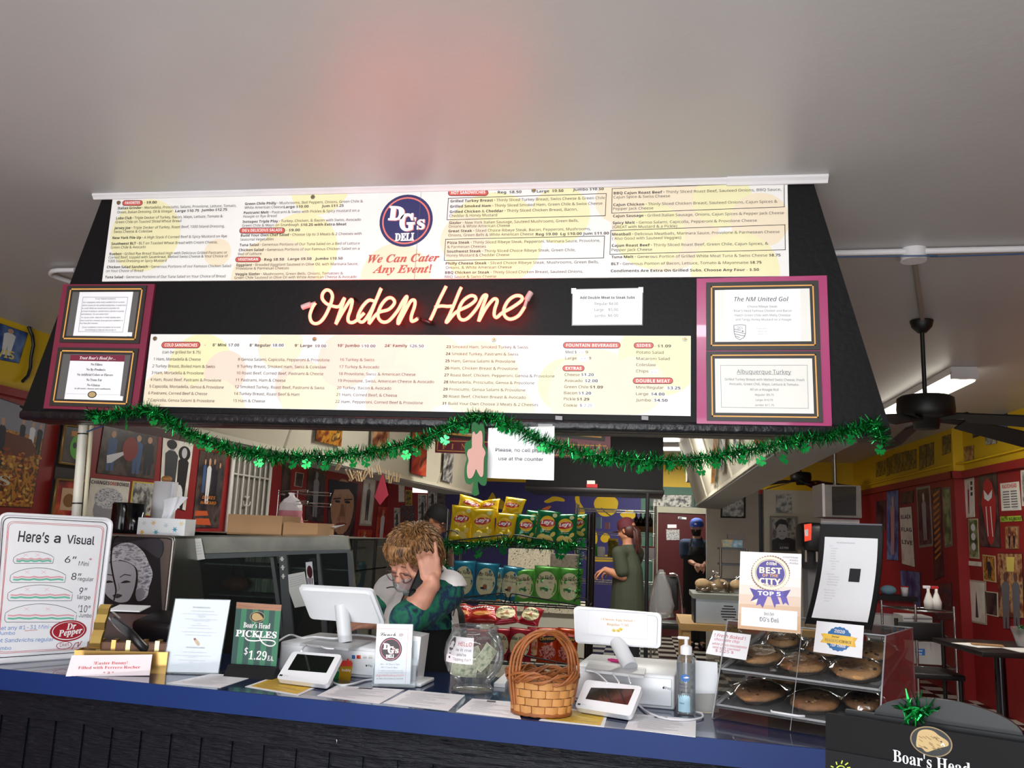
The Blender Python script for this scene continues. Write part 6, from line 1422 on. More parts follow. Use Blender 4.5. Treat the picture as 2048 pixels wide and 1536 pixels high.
mb.add(vs,[(k*n+i,k*n+(i+1)%n,(k+1)*n+(i+1)%n,(k+1)*n+i)for k in range(len(prof)-1)for i in range(n)],mat('crumpled_white_bag','#e6dcdc',.4,bump=1.0,bscale=30),True)
mb.build('bag',root);mb=MB()
vs=[]
for r_,z in((.062,.05),(.0605,.085),(.056,.118)):vs+=[a+Vector(((r_+.001)*(1+.12*sin(5*i+z*60))*cos(2*pi*i/n),(r_+.001)*.8*(1+.1*sin(4*i+z*50))*sin(2*pi*i/n),z))for i in range(n)]
mb.add(vs,[(k*n+i,k*n+(i+1)%n,(k+1)*n+(i+1)%n,(k+1)*n+i)for k in range(2)for i in range(n)],ramp_mat('pink_bag_print',['#d98a94','#efe0e2','#e0a0a8'],60,stretch=(1,1,.3)),True);mb.build('pink_print',root)
# CRISP RACK
YR=4.25;YRB=4.62
def rk(px,py,d=0):return ay(px,py,YR+d)
zs=[rk(1000,1086).z,rk(1000,1203).z,rk(1000,1322).z]
xL=rk(887,1150).x;xR=rk(1176,1150).x
root=thing('snack_rack','black wire snack rack with three crisp shelves behind the counter','rack',((xL+xR)/2,(YR+YRB)/2,0))
for x in(xL,xR):
 for y in(YR+.03,YRB):
  mb=MB();mb.cyl((x,y,0),(x,y,zs[0]+.16 if y<YRB else zs[0]+.18),.012 if x==xR else .009,mat('post_grey','#55575a',.3,.7)if x==xL else M_BLKWIRE,n=10);mb.build('post',root)
for k,z in enumerate(zs):
 mb=MB();z-=.012
 for i in range(15):x=xL+(xR-xL)*i/14;mb.tube([(x,YR+.02,z),(x,YRB,z-.0)],.0022,M_BLKWIRE,5)
 for y in(YR+.02,YR+.15,YRB):mb.tube([(xL,y,z-.004),(xR,y,z-.004)],.004,M_BLKWIRE,6)
 for y in(YR-.0,):mb.tube([(xL,y,z+.006),(xR,y,z+.006)],.003,M_BLKWIRE,6)
 mb.build('shelf',root)
 mb=MB();xm=xL+(xR-xL)*(.46)
 def scroll(x0,x1,z0,s):
  pts=[Vector((x0,YR-.008,z0)),Vector((x0+(x1-x0)*.25,YR-.008,z0+.012)),Vector((x0+(x1-x0)*.7,YR-.008,z0+.034)),Vector((x1-.02*s,YR-.008,z0+.046)),Vector((x1-.002*s,YR-.008,z0+.036)),Vector((x1,YR-.008,z0+.012)),Vector((x1-.012*s,YR-.008,z0+.0)),Vector((x1-.024*s,YR-.008,z0+.008))]
  mb.tube(smooth_curve(pts,6),.0034,M_BLKWIRE,6)
 scroll(xL+.005,xm-.01,z+.008,1);scroll(xR-.005,xm+.01,z+.008,-1)
 pts=[Vector((xL+.035*cos(t)+.03,YR-.008,z+.045+.02*sin(t)))for t in[i*.5 for i in range(9)]];mb.tube(smooth_curve(pts,3),.003,M_BLKWIRE,6)
 pts=[Vector((xR-.035*cos(t)-.03,YR-.008,z+.03+.02*sin(t)))for t in[i*.5 for i in range(9)]];mb.tube(smooth_curve(pts,3),.003,M_BLKWIRE,6)
 mb.build('scroll_front',root)
 # bags: one of each kind, then copies
def bag_z(u,v,w,h,th):
 a=max(0,1-(2*abs(u)/w)**2.6);b=max(0,1-(2*abs(v)/h)**4)
 return th*(a**.55)*(b**.6)+.006*a*b*noise.noise(Vector((u*38,v*38,SEED[0])))+.003*b*abs(noise.noise(Vector((u*70+v*30,v*22,SEED[0]+5))))
SEED=[0.]
def make_bag(kind,base,base2,w,h,th):
 SEED[0]+=7.3
 t=bpy.data.objects.new('snack_bag',None);COL.objects.link(t);WM[t]=Matrix();LOCAL.add(t);t.empty_display_size=.05
 def W(u,v,dh=0,back=False):
  v0=v-h/2;z=bag_z(u,v0,w,h,th);nar=1-.10*(1-(2*v0/h)**2)
  return Vector((u*nar,(z if back else-z-dh),v))
 mb=MB();n,m=22,28
 for back in(False,True):
  vs=[W((i/n-.5)*w,j/m*h,0,back)for j in range(m+1)for i in range(n+1)]
  for j in range(m):
   ma=base2 if(j<1 or j>=m-2)and base2 else base
   mb.add([vs[j*(n+1)+i+d]for i in range(n)for d in(0,1,n+2,n+1)],[(4*i,4*i+1,4*i+2,4*i+3)for i in range(n)],ma,True)
 bmx=mb.build('bag',t)
 bm=bmesh.new();bm.from_mesh(bmx.data);bmesh.ops.remove_doubles(bm,verts=bm.verts,dist=1e-5);bm.to_mesh(bmx.data);bm.free();bmx.data.polygons.foreach_set('use_smooth',[True]*len(bmx.data.polygons))
 P=Panel((0,0,0),(1,0,0),(0,0,1));P.warp=lambda u,v,hh:W(u,v,hh+.0012);mb=MB()
 def disc(cx,cz,rx,rz,m,hh,n=28,rot=0):
  rings=[(0,0)]+[(f*cos(2*pi*i/n),f*sin(2*pi*i/n))for f in(.35,.7,1)for i in range(n)]
  vs=[(cx+rx*p*cos(rot)-rz*q*sin(rot),cz+rx*p*sin(rot)+rz*q*cos(rot))for p,q in rings]
  fs=[(0,1+i,1+(i+1)%n)for i in range(n)]+[(1+k*n+i,1+(k+1)*n+i,1+(k+1)*n+(i+1)%n,1+k*n+(i+1)%n)for k in(0,1)for i in range(n)]
  P.put(mb,vs,fs,m,hh)
 def tx(st,cx,z,wd,cap,m,hh,f=F_MATH,off=0,rise=0.):
  vs,fs=text_geo(st,f,off);mn=min(q[0]for q in vs);mx=max(q[0]for q in vs);k=cap/cap_of('math' if f==F_MATH else 'sans')
  P.put(mb,[(cx-wd/2+(q[0]-mn)*wd/(mx-mn),z+q[1]*k+rise*(q[0]-mn)/(mx-mn))for q in vs],fs,m,hh)
 if kind in('yellow','green'):
  disc(0,h*.6,w*.34,w*.34,mat('logo_sun_yellow','#f2c230',.4),.0,rot=0);disc(0,h*.6,w*.36,w*.17,mat('logo_red_banner','#c4242c',.4),.0006,rot=.12)
  tx(boldit("Lay's"),0,h*.565,w*.58,h*.095,M_WLET,.0014,off=.02,rise=h*.02)
  tx(serifit('Classic')if kind=='yellow' else serifit('Sour Cream'),0,h*.40,w*.4,h*.035,mat('bag_brown_ink','#7a4a1c',.5)if kind=='yellow' else M_WLET,.0004)
  if kind=='green':tx(serifit('& Onion'),0,h*.34,w*.32,h*.035,M_WLET,.0004)
  for(x,z,r,ro)in((-.22,.2,.2,.5),(.12,.16,.22,-.4),(.3,.3,.14,.9)):disc(x*w,z*h,r*w,r*w*.6,mat('potato_chip_print','#e8c968',.5),.0003,rot=ro)
  disc(w*.28,h*.85,w*.1,w*.1,mat('pale_patch','#d9d9a0',.5),.0003)
 elif kind.startswith('mv'):
  disc(0,h*.47,w*.44,h*.37,mat('kettle_cream','#e9dfae',.45),.0)
  tx(serifit("Miss Vickie's"),0,h*.62,w*.80,h*.11,M_INK,.0008,off=.008,rise=h*.01)
  if kind=='mvred':tx('SEA SALT',0,h*.50,w*.44,h*.05,mat('salt_red','#b0442c',.5),.0008);disc(0,h*.34,w*.2,h*.06,mat('potato_tan','#c99b5c',.5),.0006)
  elif kind=='mvblue':tx('SEA SALT & VINEGAR',0,h*.52,w*.6,h*.045,mat('ink_teal','#2a4a54',.5),.0008);disc(0,h*.34,w*.1,h*.08,mat('onion_rust','#b0603a',.5),.0006);disc(-.12*w,h*.3,w*.09,h*.03,M_INK,.0007)
  else:tx('JALAPEÑO'.replace('Ñ','N'),0,h*.52,w*.5,h*.05,mat('ink_teal','#2a4a54',.5),.0008);disc(-.04*w,h*.37,w*.17,h*.035,mat('pepper_green','#2e7a3c',.5),.0006,rot=-.2);disc(.1*w,h*.34,w*.14,h*.03,mat('pepper_green','#2e7a3c',.5),.0007,rot=.3)
 elif kind=='doritos':
  P.put(mb,[(-w*.42,h*.55),(w*.42,h*.6),(w*.3,h*.85),(-w*.2,h*.8)],[(0,1,2,3)],M_INK,.0003)
  tx(bold('Doritos'),0,h*.60,w*.8,h*.12,M_WLET,.0008,off=.015,rise=h*.03)
  disc(0,h*.32,w*.3,h*.14,mat('corn_orange','#d9822b',.5),.0003)
 elif kind=='cheetos':
  disc(0,h*.3,w*.4,h*.2,ramp_mat('hot_puff_print',['#8a1a10','#c8341c','#e8b0a0','#b02818','#5a1410'],70),.0003)
  disc(0,h*.66,w*.42,h*.1,M_INK,.0004,rot=.12);tx(boldit('Cheetos'),0,h*.625,w*.74,h*.09,mat('cheese_yellow','#e5a93a',.4),.001,off=.015,rise=h*.03)
 mb.build('logo_print',t);return t
BAGM=dict(yellow=mat('crisp_bag_yellow','#f2cb22',.22,.25),green=mat('crisp_bag_green','#17774a',.22,.25),mvblue=mat('crisp_bag_teal','#2d88a6',.25,.2),mvgreen=mat('crisp_bag_leaf','#62b24a',.25,.2),mvred=mat('crisp_bag_rose','#b5293a',.25,.2),doritos=mat('crisp_bag_red','#b0211f',.25,.2),cheetos=mat('crisp_bag_orange','#d2481c',.25,.2))
B0={k:make_bag(k,m,None,.105,.165,.026)for k,m in BAGM.items()}
USED=set()
def bag(kind,x0,y0,x1,y1,d,lean_,label,yaw=0.,roll=0.,zl=None,flat=0.):
 cx=860+(x0+x1)/2/4.267;yb=960+y1/4.267;p=ay(cx,yb,YR+d);w=(x1-x0)/4.267/F*(YR+d)*1.12;h=(y1-y0)/4.267/F*(YR+d)*1.06
 if zl is not None:p.z=zl
 sx,sz=w/.105,h/.165/max(.3,cos(lean_))
 M=Matrix.Translation(p)@Matrix.Rotation(yaw,4,'Z')@Matrix.Rotation(roll,4,'Y')@Matrix.Rotation(-lean_,4,'X')@Matrix.Diagonal((sx,.9+.1*sx,sz,1))
 if kind not in USED:USED.add(kind);o=B0[kind];o.matrix_world=M
 else:o=dup(B0[kind],M)
 tag(o,label,'snack bag','snack bags on the wire rack');return o
z1,z2,z3=zs
bag('yellow',215,150,420,330,.24,.5,'yellow crisp bag tilted at the back left of the top shelf',.3,.25)
bag('yellow',425,175,580,330,.25,.5,'yellow crisp bag at the back middle of the yellow group',-.2,-.15)
bag('yellow',590,160,765,350,.22,.35,'yellow crisp bag at the back right beside the green bags',-.25,.12)
bag('yellow',160,225,338,512,.06,.16,'yellow crisp bag at the front left end of the top shelf',.12,.06,z1)
bag('yellow',350,255,548,522,.05,.16,'yellow crisp bag second from the left on the top shelf',.05,-.04,z1)
bag('yellow',540,280,712,518,.05,.16,'yellow crisp bag third from the left on the top shelf',-.1,.05,z1)
bag('green',1215,310,1350,500,.2,.2,'green crisp bag tucked at the back right end of the top shelf',-.3,-.1)
bag('green',800,275,930,480,.2,.2,'green crisp bag standing behind the first green bag',.1,.1)
bag('green',725,285,890,518,.07,.16,'green crisp bag next to the yellow bags on the top shelf',.2,.05,z1)
bag('green',893,262,1075,535,.05,.16,'green crisp bag in the middle of the three front green bags',.0,.08,z1)
bag('green',1070,285,1250,535,.05,.16,'green crisp bag at the front right of the top shelf',-.1,-.04,z1)
bag('mvblue',140,740,215,975,.15,.1,'teal crisp bag half hidden at the left end of the middle shelf',.6,0,z2)
bag('mvblue',520,740,620,985,.16,.12,'teal crisp bag peeking between the second and third teal bags',.1,0,z2)
bag('mvblue',200,688,375,985,.05,.14,'teal crisp bag first from the left on the middle shelf',.1,-.03,z2)
bag('mvblue',375,705,558,995,.04,.14,'teal crisp bag second from the left on the middle shelf',0,.03,z2)
bag('mvblue',588,730,752,1000,.05,.14,'teal crisp bag right of its group leaning against the green ones',-.1,.1,z2)
bag('mvgreen',760,735,930,960,.2,.25,'green pepper crisp bag lying back behind the front row',.2,.2,z2)
bag('mvgreen',1010,745,1130,985,.16,.12,'green pepper crisp bag peeking between the front green pepper bags',0,-.05,z2)
bag('mvgreen',718,760,895,1012,.05,.14,'green pepper crisp bag at the left of its group on the middle shelf',.15,-.06,z2)
bag('mvgreen',885,745,1085,1030,.04,.14,'green pepper crisp bag in front centre right of the middle shelf',.0,.02,z2)
bag('mvgreen',1092,765,1275,1045,.04,.14,'green pepper crisp bag at the right end of the middle shelf',-.15,.03,z2)
bag('doritos',205,1100,350,1205,.22,1.0,'red tortilla chip bag lying at the back left of the bottom shelf',.1,.1)
bag('doritos',300,1110,570,1215,.2,1.05,'red tortilla chip bag lying flat on the row behind',-.1,-.05)
bag('mvred',560,1110,750,1225,.2,.9,'rose crisp bag lying tilted on the bottom shelf row',.2,-.15)
bag('mvred',750,1115,915,1235,.22,.8,'rose crisp bag lying behind the hoop of the basket',-.2,.1)
bag('doritos',205,1205,392,1420,.06,.16,'red tortilla chip bag at the left end of the bottom shelf',.1,-.04,z3)
bag('doritos',385,1215,540,1420,.1,.16,'red tortilla chip bag second from left on the bottom shelf',.1,-.06,z3)
bag('mvred',820,1225,950,1460,.14,.14,'rose crisp bag half hidden behind the second rose bag',.1,.05,z3)
bag('mvred',505,1235,672,1470,.04,.14,'rose crisp bag behind the glass jar rim on the bottom shelf',.1,.02,z3)
bag('mvred',665,1228,850,1475,.03,.14,'rose crisp bag right in the middle of the bottom shelf',0,.05,z3)
bag('cheetos',930,1210,1100,1400,.18,.2,'orange puff bag behind the left orange bag',.1,.1,z3)
bag('cheetos',918,1240,1085,1500,.04,.14,'orange puff bag seen through the basket hoop',.05,-.02,z3)
bag('cheetos',1078,1235,1245,1500,.04,.14,'orange puff bag at the right end of the bottom shelf',-.1,.03,z3)
rnd=random.Random(9);root=thing('rack_tinsel','green tinsel garland with shamrocks along the top shelf of the snack rack','garland',rk(1030,1092))
mb=MB();yy=-.035;tinsel([rk(x,y,yy)for x,y in((880,1082),(905,1092),(930,1090),(960,1088),(990,1085),(1020,1082),(1050,1086),(1080,1090),(1110,1094),(1140,1092),(1165,1086))],.04,1500,mb,rnd)
tinsel([rk(x,y,yy)for x,y in((890,1095),(889,1120),(891,1150))],.03,900,mb,rnd);tinsel([rk(x,y,yy)for x,y in((1160,1100),(1158,1130),(1157,1160),(1158,1190))],.026,700,mb,rnd);mb.build('tinsel_strand',root)
for x,y in((916,1102),(956,1108),(1007,1100),(1136,1094),(1128,1100),(1166,1086),(1120,1110)):shamrock(rk(x,y,yy-.02),.03,rnd).build('shamrock_charm',root)
# KITCHEN
def bxq(x0,y0,x1,y1,Y,dep,m,name,label,cat,group=None,bev=0.,par=None):
 a=ay(x0,y0,Y);b=ay(x1,y1,Y);mb=MB();mb.bb((a.x,Y,b.z),(b.x,Y+dep,a.z),m,bev);o=mb.build(name,par)
 return o if par else tag(o,label,cat,group)
M_EXH=mat('black_hood_metal','#0c0c0e',.6,spec=.2)
a=ay(1054,905,8.6);b=ay(1326,990,8.6);root=thing('exhaust_hood','large black kitchen exhaust hood hanging behind the counter notices','exhaust hood',((a.x+b.x)/2,9,b.z))
mb=MB();mb.bb((a.x,8.6,b.z+.05),(b.x,9.5,HZ-.15),M_EXH);mb.build('hood_body',root);mb=MB();mb.bb((a.x-.01,8.57,b.z),(b.x+.01,9.5,b.z+.05),M_BLACK,.008);mb.build('drip_edge',root)
mb=MB();mb.bb((a.x+.2,8.9,HZ-.1499),(b.x-.2,9.3,HZ),M_EXH);mb.build('duct',root)
P=Panel((0,8.598,1.6),(1,0,0),(0,0,1));mb=MB();P.sheet(mb,[(1174,961),(1190,961),(1190,968),(1174,968)],M_PAPER2,.001,.001);P.sheet(mb,[(1173,968),(1195,968),(1195,976),(1173,976)],M_RED,.001,.001);mb.build('sticker',root)
# back menu board
P=Panel((0,6.9,1.6),(1,0,0),(0,0,1));root=thing('kitchen_menu_board','maroon fine deli menu board hanging above the kitchen behind the garland','menu',P.xyz(*P.uv(1040,915)))
mb=MB();P.sheet(mb,[(874,780),(1222,780),(1220,918),(870,905)],M_MAROON,.03);mb.build('board',root)
mb=MB()
for x0,x1 in((882,975),(1108,1212)):P.sheet(mb,[(x0,790),(x1,790),(x1-2,883),(x0-2,873)],M_FBLK,.004,.005);P.poly(mb,[(x0+5,790),(x1-5,790),(x1-9,876),(x0+3,868)],M_GOLD,.0056);P.poly(mb,[(x0+8,790),(x1-8,790),(x1-12,872),(x0+6,864)],M_PAPER2,.006)
P.frame(mb,[(876,881),(1214,892),(1212,914),(874,901)],1.4,M_GOLD,.001);mb.build('menu_frame',root)
lt=MB();
for c,x in zip('FINE DELI',(884,902,922,940,958,1112,1140,1168,1196)):
 if c!=' ':P.text(lt,serif(c),x,898,x+(9 if c!='I' else 5),898.4,11,M_GOLD,.002)
for k,t in enumerate(('Potato Salad','Macaroni Salad','Coleslaw','Sauerkraut')):P.text(lt,t,1114,851+k*5,1135,851.5+k*5,3,M_INK,.008);P.text(lt,'$4.50/lb',1176,852.5+k*5,1190,852.8+k*5,3,M_INK,.008)
lt.build('lettering',root)
for x in(890,1205):
 mb=MB();p=P.uv(x,785);mb.tube([P.xyz(p.x,p.y,-.015),(P.xyz(p.x,0).x,6.9,HZ)],.006,M_BLKWIRE,6);mb.build('hanger_rod',root)
 # tube lights in the kitchen and over the dining side
M_TUBE=mat('lit_tube','#ffffff',.5,emit=4.5,ecol='#fff8e6')
def batten(a,b,label,w=.045,n=2,tr=.018):
 a=Vector(a);b=Vector(b);root=thing('tube_light',label,'light',(a+b)/2,group='fluorescent battens');d=(b-a).normalized();s=d.cross(Vector((0,0,1)))
 mb=MB();R=Matrix((d,s,Vector((0,0,1)))).transposed();mb.box((a+b)/2+Vector((0,0,.045)),((b-a).length,w*2.2,.05),M_TRIMW,R);mb.build('housing',root)
 for k in range(n):mb=MB();o=s*(w*(k-(n-1)/2)*1.3);mb.cyl(a+o+d*.03,b+o-d*.03,tr,M_TUBE,n=12);mb.build('tube',root)
 for e in(a,b):
  mb=MB();mb.box(e+Vector((0,0,.01)),(.03,w*2.2,.05),M_TRIMW,R);mb.build('end_holder',root)
zt_=HZ-.072
batten((*az(1230,880,zt_).xy,zt_),(*az(1372,880,zt_).xy,zt_),'fluorescent batten across the kitchen ceiling behind the exhaust hood')
batten((*az(1322,898,zt_).xy,zt_),(*az(1368,898,zt_).xy,zt_),'short bright fluorescent batten deep in the kitchen by the yellow wall')
q1=az(1776,836,zt_);q2=az(1924,754,zt_);batten((2.09,q1.y,zt_),(2.09,q2.y,zt_),'bright fluorescent batten on the dining ceiling behind the fan',.075,2,.034)
# wire shelving against the purple wall
YS=10.9;root=thing('wire_shelving','tall chrome wire shelving against the purple mural wall','shelving',(ay(1240,1100,YS).x,YS,0))
xa,xb=ay(1150,1100,YS).x,ay(1311,1100,YS).x;SZ=[ay(1240,y,YS).z for y in(1019,1066,1116,1165)]
for x in(xa,xb):
 for y in(YS,YS+.4):mb=MB();mb.cyl((x,y,0),(x,y,SZ[0]+.06),.014,M_CHROME,n=8);mb.build('post',root)
for z in SZ:
 mb=MB()
 for y in(YS,YS+.4):mb.tube([(xa,y,z),(xb,y,z)],.006,M_CHROME,6);mb.tube([(xa,y,z-.03),(xb,y,z-.03)],.004,M_CHROME,6)
 for i in range(12):x=xa+(xb-xa)*i/11;mb.tube([(x,YS,z),(x,YS+.4,z)],.003,M_CHROME,4)
 mb.build('shelf',root)
def jar_on(px,z,r,h,m,lid,name,label,cat,group=None,neck=False):
 c=Vector((ay(px,1100,YS+.15).x,YS+.15,z+.0065));mb=MB()
 if neck:mb.lathe([(0,0),(r,0),(r,h*.5),(r*.35,h*.72),(r*.33,h*.95),(0,h*.95)],c,m,14);mb.cyl(c+Vector((0,0,h*.94)),c+Vector((0,0,h)),r*.38,lid,n=10)
 else:mb.lathe([(0,0),(r,0),(r,h*.85),(r*.85,h*.9),(0,h*.9)],c,m,16);mb.cyl(c+Vector((0,0,h*.9)),c+Vector((0,0,h)),r*.9,lid,n=14)
 tag(mb.build(name),label,cat,group)
Z=SZ;M_SODA=mat('dark_soda','#140a08',.15)
for k,px in enumerate((1272,1281,1290,1300)):jar_on(px,Z[1]+.085,.032,.18,M_SODA,M_WHITE,'soda_bottle','dark bottle, %s from the left in the wooden crate on the shelving'%('first','second','third','last')[k],'bottle','bottles in the crate',True)
bxq(1268,1052,1306,1065,YS+.02,.3,mat('crate_wood','#6b4526',.7),'wooden_crate','low wooden crate of bottles on the shelving near the door','crate')
jar_on(1188,Z[2],.045,.22,mat('green_drink','#2f9a2c',.2),mat('green_lid','#1f7a2a',.4),'drink_bottle','bright green drink bottle on the shelving left of the pickle jar','bottle',None,True);jar_on(1202,Z[2],.05,.12,M_WHITE,M_PAPER2,'white_tub','white lidded tub on the shelving beside the green bottle','tub');jar_on(1226,Z[2],.068,.23,mat('pickle_jar_fill','#7a7428',.2,noise_=.5,nscale=30),MATS['yellow_mural_paint'],'pickle_jar','big jar of olive pickles with yellow lid on the shelving','jar')
for px,lb in((1247,'behind the person in the red cap'),(1291,'beside the black post'),(1304,'at the right end')):jar_on(px,Z[2],.055,.15,M_WHITE,M_RED,'food_tub','red lidded white tub on the shelving '+lb,'tub','red lidded tubs')
bxq(1172,1035,1188,1057,YS+.1,.1,ramp_mat('cereal_print',['#2a4f8a','#d9a03a','#e8e2d0','#3a78a8'],14),'food_box','colourful food box on the upper left of the shelving','box');bxq(1190,1034,1202,1057,YS+.12,.1,mat('pale_blue_box','#8fb0c4',.6),'food_box','pale blue food box on the shelving','box');bxq(1210,1045,1219,1058,YS+.1,.08,mat('pink_pack','#c98f9a',.6),'pink_pack','small pink pack alone on the shelving','pack')
# black post, prep table, stone blocks
mb=MB();a=ay(1295,1000,8.2);mb.cyl((a.x,8.2,.9),(a.x,8.2,2.02),.018,M_BLACK,n=10);mb.cyl((a.x,8.2,0),(a.x,8.2,.9),.02,M_BLACK,n=10);tag(mb.build('black_post'),'thin black post standing right of the person in the red cap','post')
a=ay(1166,1208,6.6);b=ay(1236,1184,7.9);zt_=.93
root=thing('prep_table','stainless prep table with cutting boards behind the snack rack','table',(-.75,7.2,0))
mb=MB();mb.bb((-1.1,6.5,zt_-.04),(-.42,8.05,zt_),M_STEEL,.006);mb.build('table_top',root)
for x in(-1.05,-.47):
 for y in(6.55,8.0):mb=MB();mb.cyl((x,y,0),(x,y,zt_-.04),.022,M_STEEL,n=10);mb.build('leg',root)
mb=MB();mb.bb((-.95,6.7,zt_+.001),(-.44,7.4,zt_+.02),mat('cutting_board','#cfc6a6',.6));tag(mb.build('cutting_board'),'pale cutting board on the right of the prep table','cutting board')
M_SPK=ramp_mat('speckled_stone',['#3a342c','#b9b09a','#cfc6b0','#a79d86','#d8d0bc'],55,detail=2)
bxq(1017,1098,1098,1206.5,6.2,.25,M_SPK,'speckled_block','speckled stone block seen between the middle and top crisp shelves','block');bxq(1100,1104,1152,1204,6.22,.25,mat('dim_speckle','#6e6658',.6,noise_=.4,nscale=50),'brown_block','dim brown block right of the speckled stone block','block')
mb=MB();mb.bb((ay(962,1205,5.9).x,5.9,.0),(ay(1172,1205,5.9).x,6.45,1.07),mat('counter_white_side','#b9b6a8',.6));o=mb.build('kitchen_counter');tag(o,'pale kitchen counter with a speckled top behind the crisp rack','counter');mb=MB();mb.bb((ay(957,1205,5.88).x,5.88,1.0701),(ay(1176,1205,5.88).x,6.5,1.11),M_SPK);mb.build('speckled_top',o)
for q in bpy.data.objects:
 if q.name in('speckled_block','brown_block'):q.location.z=1.1105
mb=MB();R=.09;c=ay(985,1122,6.1);c.z=1.112
mb.lathe([(0,0),(.05,0),(.085,.03),(.09,.06),(.082,.058),(0,.02)],c,mat('yellow_bowl','#e0b424',.4),20);tag(mb.build('yellow_bowl'),'yellow bowl on the kitchen counter behind the teal crisp bags','bowl')
# chair with a plastic bag
a=ay(1335,1175,8.9);root=thing('dining_chair','black chair with a bright chrome frame in the kitchen passage','chair',(a.x,8.9,0))
mb=MB();zt_=ay(1335,1152,8.9).z;mb.box((a.x,8.95,zt_-.17),(.22,.05,.34),M_BLACK,Matrix.Rotation(-.1,3,'X'),.02);mb.build('backrest',root);mb=MB();mb.box((a.x,9.15,zt_-.5),(.34,.40,.06),M_BLACK,None,.02);mb.build('seat',root)
for s in(-1,1):mb=MB();mb.tube(smooth_curve([(a.x+.02*s,8.9,zt_+.02),(a.x+.1*s,8.9,zt_),(a.x+.14*s,8.92,zt_-.25),(a.x+.16*s,8.95,zt_-.55),(a.x+.16*s,8.84,.01)],6),.011,M_CHROME,8);mb.build('leg',root)
for s in(-1,1):mb=MB();mb.tube([(a.x+.15*s,9.3,zt_-.52),(a.x+.16*s,9.36,.01)],.011,M_CHROME,8);mb.build('leg',root)
mb=MB();c=ay(1322,1200,8.8);n=16;vs=[]
for r_,z in((.02,.30),(.05,.24),(.10,.1),(.13,-.05),(.12,-.16),(.03,-.18)):vs+=[c+Vector((r_*(1+.12*sin(4*i+z*30))*cos(2*pi*i/n),r_*.55*sin(2*pi*i/n),z))for i in range(n)]
mb.add(vs,[(k*n+i,k*n+(i+1)%n,(k+1)*n+(i+1)%n,(k+1)*n+i)for k in range(5)for i in range(n)],clear_mat('cloudy_bag','#e8eaea',gloss_rough=.2,haze=.2),True);tag(mb.build('plastic_bag'),'cloudy plastic bag hanging from the black chair in the passage','bag')
# toaster oven on a wooden bench with bread bags
YO=5.6;a=ay(1392,1197,YO);b=ay(1510,1252,YO);root=thing('steel_oven','brushed steel counter oven with side vents left of the award sign','oven',((a.x+b.x)/2,YO+.2,b.z))
mb=MB();mb.bb((a.x,YO,b.z),(b.x,YO+.42,a.z),mat('pale_steel','#b7bcc0',.4,.6,noise_=.12,nscale=5));mb.bb((a.x-.02,YO-.008,a.z),(b.x+.02,YO+.44,a.z+.03),mat('grey_rim','#777a72',.5));mb.build('case',root);mb=MB()
P=Panel((0,YO-.001,1.6),(1,0,0),(0,0,1))
for k in range(6):y=1212+k*5.4;w=(9,13,15,15,13,9)[k];P.line(mb,[(1457-w,y),(1457+w,y+1)],1.4,M_INK,.0005)
mb.build('vent',root);mb=MB();P.sheet(mb,[(1387,1197),(1392,1197),(1393,1249),(1388,1249)],M_BLACK,.25,-.01);mb.build('door_edge',root)
zt_=b.z-.001;root=thing('wooden_bench','light wood bench carrying the brushed steel oven','bench',(a.x+.3,YO+.2,0));M_PLY=mat('plywood_tan','#a98550',.7,noise_=.15);mb=MB();mb.bb((a.x-.1,YO-.08,zt_-.04),(b.x+.5,YO+.6,zt_-.0005),M_PLY);mb.build('bench_top',root)
for x in(a.x-.06,b.x+.44):
 for y in(YO-.05,YO+.54):mb=MB();mb.bb((x-.025,y-.025,0),(x+.025,y+.025,zt_-.04),M_PLY);mb.build('leg',root)
M_BRD=mat('bread_brown','#bf9f74',.7,noise_=.3,nscale=20);za=a.z+.031
for k,(px,w,lb)in enumerate(((1406,.045,'small bag of rolls at the left on the steel oven'),(1432,.085,'big clear bag of rolls in the middle on the steel oven'),(1490,.1,'clear bag of bread behind the award sign on the oven'))):
 c=ay(px,1180,YO+.2+.05*k);c.z=za;r=thing('bread_bag',lb,'bread bag',c,group='bread bags on the oven');mb=MB();rnd=random.Random(k)
 for i in range(3):mb.ball(c+Vector((rnd.uniform(-w,w)*.6,rnd.uniform(-.05,.05),.035+.02*(i%2))),(.05,.04,.033),M_BRD,10,7)
 mb.build('bread_roll',r);mb=MB();n=14;vs=[]
 for rr,z in((1,0),(1.06,.05),(.85,.1),(.4,.14),(.12,.17),(.3,.2)):vs+=[c+Vector((w*rr*(1+.1*sin(3*i+z*50))*cos(2*pi*i/n),.09*rr*(1+.1*sin(5*i+z*60))*sin(2*pi*i/n),z*w*8))for i in range(n)]
 mb.add(vs,[(q*n+i,q*n+(i+1)%n,(q+1)*n+(i+1)%n,(q+1)*n+i)for q in range(5)for i in range(n)],M_FILM,True);mb.build('clear_wrap',r)
 # steel rack with cartons at the partition
YK=9.6;root=thing('utility_rack','dark steel rack with trays beside the beige partition','rack',(ay(1470,1100,YK).x,YK,0));xa,xb=ay(1441,1100,YK).x,ay(1494,1100,YK).x
for x in(xa,xb):mb=MB();mb.cyl((x,YK,0),(x,YK,ay(1460,1096,YK).z),.014,M_STEEL,n=8);mb.build('post',root)
for y in(1096,1128,1160):z=ay(1460,y,YK).z;mb=MB();mb.bb((xa,YK-.01,z-.02),(xb,YK+.4,z),mat('dark_steel','#5a5c5e',.45,.6));mb.build('shelf',root)
bxq(1446,1079,1485,1095.5,YK+.05,.2,ramp_mat('glove_box_print',['#d9902a','#e8c46a','#5aa0c0','#d9e2e6'],7),'glove_box','yellow and blue glove box on top of the steel rack','box');bxq(1456,1068,1490,1079,YK+.06,.12,mat('grey_metal_bin','#6a6460',.4,.5),'metal_tray','grey metal tray on top of the yellow and blue glove box','tray')
